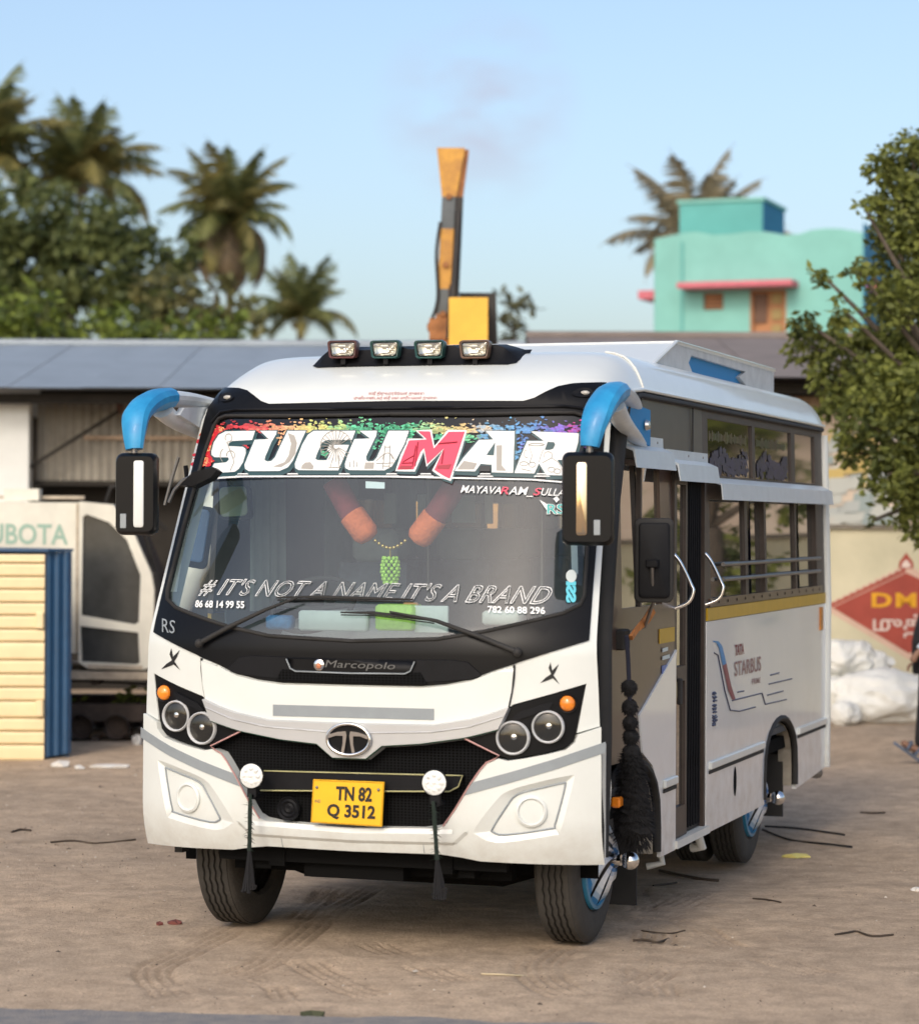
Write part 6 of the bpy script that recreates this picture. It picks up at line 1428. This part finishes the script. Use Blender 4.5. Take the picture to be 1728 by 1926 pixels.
for px, py, r in ((1183, 1293, 17), (1184, 1330, 17), (1185, 1360, 16), (1186, 1386, 17), (1187, 1416, 20)):
    mb = MB(); c = tl(px, py); R = r/388; mb.ball(c, R*.85, 12, 8, jit=.12); fuzz(mb, c, R*.85, 260, .014, rs); obj('pompom', mb, 'yarn_black', ts, fix=False)
mb = MB()
for k in range(13):
    t_ = k/12; c = tl(1187+6*t_, 1428+132*t_); R = (20+24*t_**.8)/388; mb.ball(c, R*.82, 12, 7, (1, 1, .55), jit=.15); fuzz(mb, c, R*.82, 240, .045, rs)
obj('skirt', mb, 'yarn_black', ts, fix=False)
q = [on_x(*p, 1.17) for p in ((1226, 1140), (1229, 1152), (1222, 1172), (1205, 1188), (1188, 1204), (1186, 1196), (1200, 1178), (1214, 1160))]
c0 = q[0].copy()
oc = thing('orange_cloth', 'orange cloth strip tied to the rod of the black side mirror', 'cloth', (c0.x, c0.y, 0))
sh = [(v.x-c0.x, v.y-c0.y, v.z) for v in q]
def off3(p, d): return (p[0]+d, p[1]-d*.4, p[2])
obj('cloth_strip', MB().add([off3(p, .012*math.sin(i*1.7)) for i, p in enumerate(sh)] + [off3(p, -.012) for p in sh], [(0, 1, 2, 7), (7, 2, 3, 6), (6, 3, 4, 5), (8, 15, 10, 9), (15, 14, 11, 10), (14, 13, 12, 11)] + [(i, (i+1) % 8, 8+(i+1) % 8, 8+i) for i in range(8)]), 'cloth_orange', oc, smooth=70)
for s, px, y1 in ((-1, 466, 1682), (1, 825, 1690)):
    x = s*.451; P0 = Vector((x, -.10, .74)); d = ray(px, y1); e = CAM + d*((-.12-CAM.y)/d.y)
    st = thing('bumper_tassel', ('black thread tassel under the work lamp at the door-side end of the grille' if s > 0 else 'black thread tassel under the work lamp at the driver-side end of the grille'), 'tassel', (x, -.1, 0), group='tassels tied to the bumper work lamps')
    lc = lambda z, dx=0, dy=0: (dx + (e.x-x)*(0.74-z)/(.74-e.z), dy-.02*(0.74-z), z)
    mb = MB(); mb.tube([lc(.745), lc(.66), lc(.57), lc(.48)], [.008, .011, .009, .011], 7)
    for i in range(90):
        z = rs.uniform(.48, .72); p = Vector(lc(z)); dd = Vector((rs.uniform(-1, 1), rs.uniform(-1, 0), rs.uniform(-.8, .3)))*.035; mb.add([p, p+Vector((.004, 0, .004)), p+dd], [(0, 1, 2)])
    obj('braid', mb, 'yarn_green', st, fix=False)
    for k in range(5):
        dx = (k-2)*.010; obj('strand', MB().tube([lc(.49), lc(.38, dx*.8, rs.uniform(-.01, .01)), lc(.30, dx*1.3), lc(e.z+rs.uniform(0, .05), dx*1.6)], [.007, .008, .008, .010], 5), 'yarn_black', st, smooth=60)
# ------------------------------------------------------------------ things behind the windscreen
gl_ = onY(735, 1022, .60); gd = thing('windscreen_garland', 'orange and maroon plush garland hanging behind the windscreen', 'garland', (gl_.x, gl_.y, 0))
L3 = lambda px, py, Y=.60: tuple(onY(px, py, Y) - Vector((gl_.x, gl_.y, 0)))
for A, B, C in (((628, 905), (662, 968), (694, 1012)), ((862, 905), (818, 972), (784, 1018))):
    obj('maroon_roll', MB().tube([L3(*A), L3(*B)], .06, 14), 'garland_red', gd, smooth=60)
    dv_ = Vector(L3(*C))-Vector(L3(*B)); b0, b1 = Vector(L3(*B)), Vector(L3(*C))
    obj('orange_roll', MB().tube([b0-dv_*.02, b0, b0+dv_*.8, b1, b1+dv_*.06], [.05, .066, .066, .05, .02], 16), 'garland_orange', gd, smooth=60)
mb = MB()
for k in range(9):
    t_ = k/8; mb.ball(L3(706+56*t_, 1017+14*math.sin(math.pi*t_)), .010, 8, 6)
obj('gold_beads', mb, 'gold', gd, smooth=60)
orn = thing('beaded_ornament', 'lime green beaded ornament dangling below the garland beads', 'ornament', (gl_.x, gl_.y, 0))
obj('ornament_string', MB().tube([L3(734, 1032), L3(734, 1048)], .004, 5), 'gold', orn)
mb = MB()
for j in range(8):
    R = .022+.020*math.sin(math.pi*(.18+.7*j/7))
    for i in range(9): a = 2*math.pi*(i+.5*(j % 2))/9; c = L3(734, 1050+j*6.5); mb.ball((c[0]+R*math.cos(a), c[1]+R*math.sin(a), c[2]), .0105, 6, 5)
obj('ornament_beads', mb, 'lime', orn, smooth=60)
def dashbox(name, label, cat, px0, px1, py0, py1, Y, m, dep=.06):
    a = onY(px0, py1, Y); b = onY(px1, py0, Y); o = thing(name, label, cat, ((a.x+b.x)/2, Y, a.z)); w = (b.x-a.x)/2; h = b.z-a.z
    obj(name + '_body', MB().box(-w, w, 0, dep, 0, h, min(.012, w*.2, h*.2, dep*.2)), m, o, smooth=50); return o
dashbox('green_towel', 'lime green folded towel on the dashboard under the ornament', 'towel', 704, 776, 1138, 1186, .30, 'lime', .16)
dashbox('white_paper_stack', 'white papers standing on the dashboard beside the green towel', 'papers', 560, 690, 1150, 1186, .33, mat('paper', (.62, .66, .62), .9, var=.06), .05)
dashbox('blue_pouch', 'small blue pouch on the dashboard at the papers', 'pouch', 498, 545, 1158, 1184, .30, mat('pouch_blue', (.04, .16, .34), .6, var=.3, vs=30), .08)
dashbox('paper_sheet', 'white paper sheet on the door side of the green towel', 'papers', 778, 842, 1140, 1190, .34, 'paper', .02)
dashbox('orange_box', 'tiny orange box above the green towel', 'box', 756, 784, 1134, 1150, .38, mat('box_orange', (.7, .35, .15), .7), .04)
dashbox('plastic_bag', 'pale plastic bag on the dashboard near the door side', 'bag', 905, 975, 1150, 1176, .36, mat('bag_pale', (.60, .60, .56), .6, var=.1), .14)

# ------------------------------------------------------------------ litter and twigs on the yard
mat('twig_brown', (.05, .036, .026), .9, var=.3); mat('leaf_red', (.16, .05, .04), .8); mat('peel_yellow', (.62, .55, .18), .6); mat('scrap_white', (.62, .60, .56), .8, var=.1); mat('straw', (.48, .40, .26), .8); mat('leaf_olive', (.05, .055, .025), .8)
def gp(px, py):
    p = on_z(px, py); 
    for _ in range(6): p = on_z(px, py, ground_z(p.x, p.y))
    return p
def twig(label, pts, r, m='twig_brown', name='twig', cat='twig', group=None):
    r *= .62
    P = [gp(*p) + Vector((0, 0, r*.8+.004*(i % 2))) for i, p in enumerate(pts)]; b = P[0].copy()
    mb = MB().tube([p-b for p in catm(P, 3)], r, 6); o = obj(name, mb, m, None, smooth=60); o.location = b; return tag(o, label, cat, group)
twig('dark cable lying away from the rear wheel, the straighter one', [(1438, 1556), (1490, 1560), (1540, 1565), (1588, 1573)], .011, 'yarn_black', 'cable', 'cable', 'cables on the ground behind the rear wheel')
twig('dark cable bending away from the rear wheel towards the yellow peel', [(1434, 1562), (1470, 1578), (1500, 1584), (1550, 1590), (1602, 1595)], .011, 'yarn_black', 'cable', 'cable', 'cables on the ground behind the rear wheel')
twig('thick dark stick between the step and the rear wheel', [(1240, 1640), (1280, 1650), (1320, 1656), (1352, 1660)], .014)
twig('short dark stick close to the front wheel tracks', [(1228, 1668), (1258, 1666), (1272, 1662)], .010)
twig('forked dark twig across the curved tyre tracks', [(1190, 1771), (1215, 1772), (1235, 1775), (1257, 1770)], .010)
twig('thin curved twig just above the forked twig on the tyre tracks', [(1206, 1752), (1232, 1757), (1262, 1757), (1288, 1753)], .006)
twig('straight thin twig on bare ground between the yellow peel and the tracks', [(1415, 1692), (1440, 1695), (1468, 1699)], .008)
twig('crooked dry twig far out beyond the curved tyre tracks', [(1570, 1760), (1596, 1757), (1612, 1754), (1640, 1764), (1680, 1760)], .008)
twig('pale straw lying in front of the door-side tyre', [(905, 1834), (945, 1837), (990, 1838)], .007, 'straw', 'straw', 'straw')
twig('long dark twig on the rough ground on the driver side of the minibus', [(95, 1586), (140, 1584), (180, 1588), (255, 1582)], .010)
twig('dark twig near the white scraps by the kiosk', [(22, 1567), (40, 1563), (58, 1564)], .012)
twig('small dark twig far out beyond the yellow peel', [(1618, 1530), (1640, 1532), (1664, 1530)], .012)
def flake(label, name, cat, px, py, rx, ry, h, m, seed, group=None):
    b = gp(px, py); r2 = random.Random(seed); n = 12; k = (b-CAM).dot(FW)/FPX; V = [(0, 0, h)]
    for i in range(n):
        a = 2*math.pi*i/n; q_ = r2.uniform(.7, 1.2); V.append((rx*k*q_*math.cos(a), ry*k*4.5*q_*math.sin(a), h*r2.uniform(-.1, .9)))
    V += [(x*.96, y*.96, -.002) for x, y, z in V[1:]]
    o = obj(name, MB().add(V, [(0, i+1, (i+1) % n+1) for i in range(n)] + [(i+1, (i+1) % n+1, n+1+(i+1) % n, n+1+i) for i in range(n)]), m, None, smooth=40); o.location = b + Vector((0, 0, .003)); o.rotation_euler = (0, 0, YAW)
    return tag(o, label, cat, group)
flake('yellow fruit peel lying beside the rear wheel cables', 'fruit_peel', 'peel', 1497, 1613, 26, 3.5, .025, 'peel_yellow', 1)
flake('dark green leaf curled at the road edge', 'fallen_leaf', 'leaf', 585, 1916, 22, 4, .03, 'leaf_olive', 2)
flake('dark red dry leaf beside the driver-side front tyre', 'fallen_leaf', 'leaf', 330, 1738, 14, 3.5, .02, 'leaf_red', 3)
flake('second reddish leaf scrap beside the dark red leaf', 'fallen_leaf', 'leaf', 300, 1740, 8, 2.5, .015, 'leaf_red', 4)
flake('crumpled white scrap at the foot of the blue kiosk corner', 'paper_scrap', 'scrap', 112, 1442, 18, 3, .05, 'scrap_white', 5)
flake('flat white scrap between the kiosk and the minibus', 'paper_scrap', 'scrap', 205, 1444, 36, 2.5, .03, 'scrap_white', 6)
flake('small white scrap between the crumpled and the flat white scraps', 'paper_scrap', 'scrap', 150, 1446, 11, 2.5, .03, 'scrap_white', 7)
flake('white stone in front of the excavator track', 'pale_stone', 'stone', 258, 1400, 12, 5, .09, 'scrap_white', 8)
flake('lone pale scrap on the bare yard beyond the twigs', 'paper_scrap', 'scrap', 1722, 1676, 10, 3, .02, 'scrap_white', 9)
# loose pebbles, crumbs of earth and leaf bits: too many to count
mb = MB(); rs = random.Random(77)
for i in range(2600):
    if i < 1500: px = rs.uniform(-20, 1750); py = 1430 + 480*rs.random()**1.1
    else: px = rs.uniform(-20, 420); py = rs.uniform(1430, 1640)
    p = on_z(px, py, -.05 if py < 1640 else 0)
    if abs(p.x) < 1.1 and -.1 < p.y < 6.3: continue
    z = ground_z(p.x, p.y); r = rs.uniform(.002, .006)*(2.0 if rs.random() < .04 else 1); v = rs.random()
    c = (.08, .06, .045) if v < .45 else ((.30, .24, .18) if v < .85 else (.45, .40, .34))
    V = [(p.x+r*rs.uniform(.6, 1.4)*math.cos(a)*1.5, p.y+r*rs.uniform(.6, 1.4)*math.sin(a)*1.5, z-.002) for a in (0, 1.3, 2.5, 3.8, 5.0)] + [(p.x+rs.uniform(-.3, .3)*r, p.y, z+r*rs.uniform(.5, 1.2))]
    mb.add(V, [(k, (k+1) % 5, 5) for k in range(5)], c)
MATS['pebble'] = vcol_mat('pebble', .9); o = obj('loose_pebbles', mb, 'pebble', None, fix=False); tag(o, 'loose pebbles and crumbs scattered over the bare earth yard', 'pebbles', kind='stuff')
# weeds under the excavator
for i, (px, py, r, k, lab) in enumerate(((250, 1322, .16, 1.5, 'low green weed showing behind the excavator tracks'), (145, 1322, .06, .7, 'tiny green weed behind the blue kiosk corner'))):
    d = 25.2; t_ = bthing('weed', lab, 'weed', px, d, z=GZ); zc = px_z(py, d)-GZ
    obj('leaf_clump', leaves([((dx*r, 0, zc+.02*dx), r*.9) for dx in (-k*.7, -.3, .2, k*.6)], .09, 2500, 60+i), 'leaf_bush', t_, fix=False)
    obj('stem', MB().tube([(0, 0, -.02), (0, 0, zc)], .012, 6), 'twig_brown', t_)

# ------------------------------------------------------------------ person stepping in at the right edge
D = 22.7; f = Fr(1750, D); pz = GZ
pe = bthing('person', 'person in black clothes and blue grey sandals walking past the white sacks', 'person', 1750, D)
def skin(name, pts, edges, radii, m, root=0, sub=2):
    me = bpy.data.meshes.new(name); me.from_pydata(pts, edges, []); o = bpy.data.objects.new(name, me); COL.objects.link(o); o.parent = pe; me.materials.append(MATS[m])
    o.modifiers.new('skin', 'SKIN'); s_ = o.modifiers.new('sub', 'SUBSURF'); s_.levels = sub; s_.render_levels = sub
    for i, r in enumerate(radii): me.skin_vertices[0].data[i].radius = (r, r) if not isinstance(r, tuple) else r
    me.skin_vertices[0].data[root].use_root = True
    for p in me.polygons: p.use_smooth = True
    return o
mat('skin_brown', (.20, .105, .065), .55, var=.06); mat('cloth_black', (.010, .010, .012), .85, var=.2); mat('sandal_blue', (.07, .09, .13), .7, var=.15); mat('cuff_pale', (.50, .56, .62), .8); mat('hair_black', (.012, .010, .009), .5)
ank = Vector((f.x(1724), -.05, f.z(1412))); toe = Vector((f.x(1694), -.06, f.z(1390)))
pts = [(0.0, 0, .98), (0, 0, 1.15), (.03, 0, 1.36), (.10, 0, 1.50), (.14, 0, 1.60), (.15, 0, 1.74),            # pelvis, waist, chest, neck, head
       (-.01, -.09, .95), (-.06, -.09, .52), tuple(ank + Vector((.03, 0, .03))), tuple(toe.lerp(ank, .55)), tuple(toe),      # front leg
       (.01, .09, .95), (.12, .09, .52), (.36, .10, .16), (.30, .10, .05), (.22, .10, .03),                                  # rear leg
       (.04, -.19, 1.44), (.04, -.25, 1.16), (f.x(1712), -.27, f.z(1226)), (f.x(1706), -.27, f.z(1240)),                    # near arm, hand forward
       (.04, .19, 1.44), (.14, .24, 1.18), (.10, .26, .96), (.10, .26, .88)]
ed = [(0, 1), (1, 2), (2, 3), (3, 4), (4, 5), (0, 6), (6, 7), (7, 8), (8, 9), (9, 10), (0, 11), (11, 12), (12, 13), (13, 14), (14, 15), (2, 16), (16, 17), (17, 18), (18, 19), (2, 20), (20, 21), (21, 22), (22, 23)]
ra = [.13, .12, .14, .055, .085, .07, .08, .055, .038, .035, .028, .08, .055, .038, .035, .028, .055, .042, .03, .034, .055, .042, .03, .034]
skin('body', pts, ed, ra, 'skin_brown')
skin('trousers', pts[:1] + pts[6:9] + pts[11:14], [(0, 1), (1, 2), (2, 3), (0, 4), (4, 5), (5, 6)], [.15, .105, .075, .062, .105, .075, .062], 'cloth_black')
skin('shirt', [(0.02, 0, .88), (0, 0, 1.0), (0, 0, 1.16), (.03, 0, 1.38), (.06, 0, 1.46), pts[16], pts[17], pts[20], pts[21]], [(0, 1), (1, 2), (2, 3), (3, 4), (3, 5), (5, 6), (3, 7), (7, 8)], [(.19, .19), (.185, .185), (.17, .17), (.175, .175), .07, .075, .065, .075, .065], 'cloth_black')
fk = Vector(pts[18]); el = Vector(pts[17]); obj('pale_cuff', MB().tube([el.lerp(fk, .55), el.lerp(fk, .8)], [.055, .05], 12), 'cuff_pale', pe, smooth=60)
for k in range(5):
    b_ = Vector(pts[19]) + Vector((-.01, (k-2)*.017, -.01)); L_ = (.05, .07, .075, .07, .055)[k]
    e_ = b_ + (Vector((-.5, 0, -.9)) if k else Vector((-.6, -.6, -.3))).normalized()*L_
    obj('finger', MB().tube([b_, b_.lerp(e_, .55) + Vector((-.006, 0, 0)), e_ + Vector((.006, 0, 0))], [.010, .009, .006], 7), 'skin_brown', pe, smooth=60)
obj('hair', MB().ball((.165, 0, 1.70), .112, 18, 10, (1, .85, .95), jit=.03), 'hair_black', pe, smooth=60)
obj('nose', MB().ball((.055, 0, 1.65), .018, 8, 6, (1.1, .8, 1.3)), 'skin_brown', pe, smooth=60)
for s in (-1, 1): obj('ear', MB().ball((.17, s*.082, 1.65), .026, 8, 6, (.7, .4, 1.1)), 'skin_brown', pe, smooth=60); obj('eye', MB().ball((.07, s*.032, 1.68), .010, 8, 6), 'ink', pe, smooth=60)
def sandal(a, b, par):
    a, b = Vector(a), Vector(b); d = (b-a).normalized(); n_ = Vector((0, 1, 0)); u_ = d.cross(n_).normalized(); u_ = u_ if u_.z > 0 else -u_
    a = a - d*.05; b = b + d*.05; out_ = [(0, -.035), (.15, -.042), (.6, -.045), (.9, -.035), (1, 0), (.9, .035), (.6, .045), (.15, .042), (0, .035)]
    V = [a.lerp(b, t_) + n_*w - u_*.035 for t_, w in out_] + [a.lerp(b, t_) + n_*w - u_*.060 for t_, w in out_]
    s_ = obj('sandal', MB().add(V, [tuple(range(9)), tuple(range(17, 8, -1))] + [(i, (i+1) % 9, 9+(i+1) % 9, 9+i) for i in range(9)]), 'sandal_blue', par)
    m_ = a.lerp(b, .62); obj('strap', MB().tube([m_ - n_*.05 - u_*.03, m_ - n_*.03 + u_*.035, m_ + u_*.045, m_ + n_*.03 + u_*.035, m_ + n_*.05 - u_*.03], .016, 6), 'sandal_blue', s_)
    m_ = a.lerp(b, .36); obj('strap', MB().tube([m_ - n_*.05 - u_*.03, m_ - n_*.035 + u_*.05, m_ + u_*.065, m_ + n_*.035 + u_*.05, m_ + n_*.05 - u_*.03], .014, 6), 'sandal_blue', s_)
sandal(tuple(ank + Vector((.05, 0, -.03))), tuple(toe), pe); sandal((.36, .10, .12), (.21, .10, .01), pe)
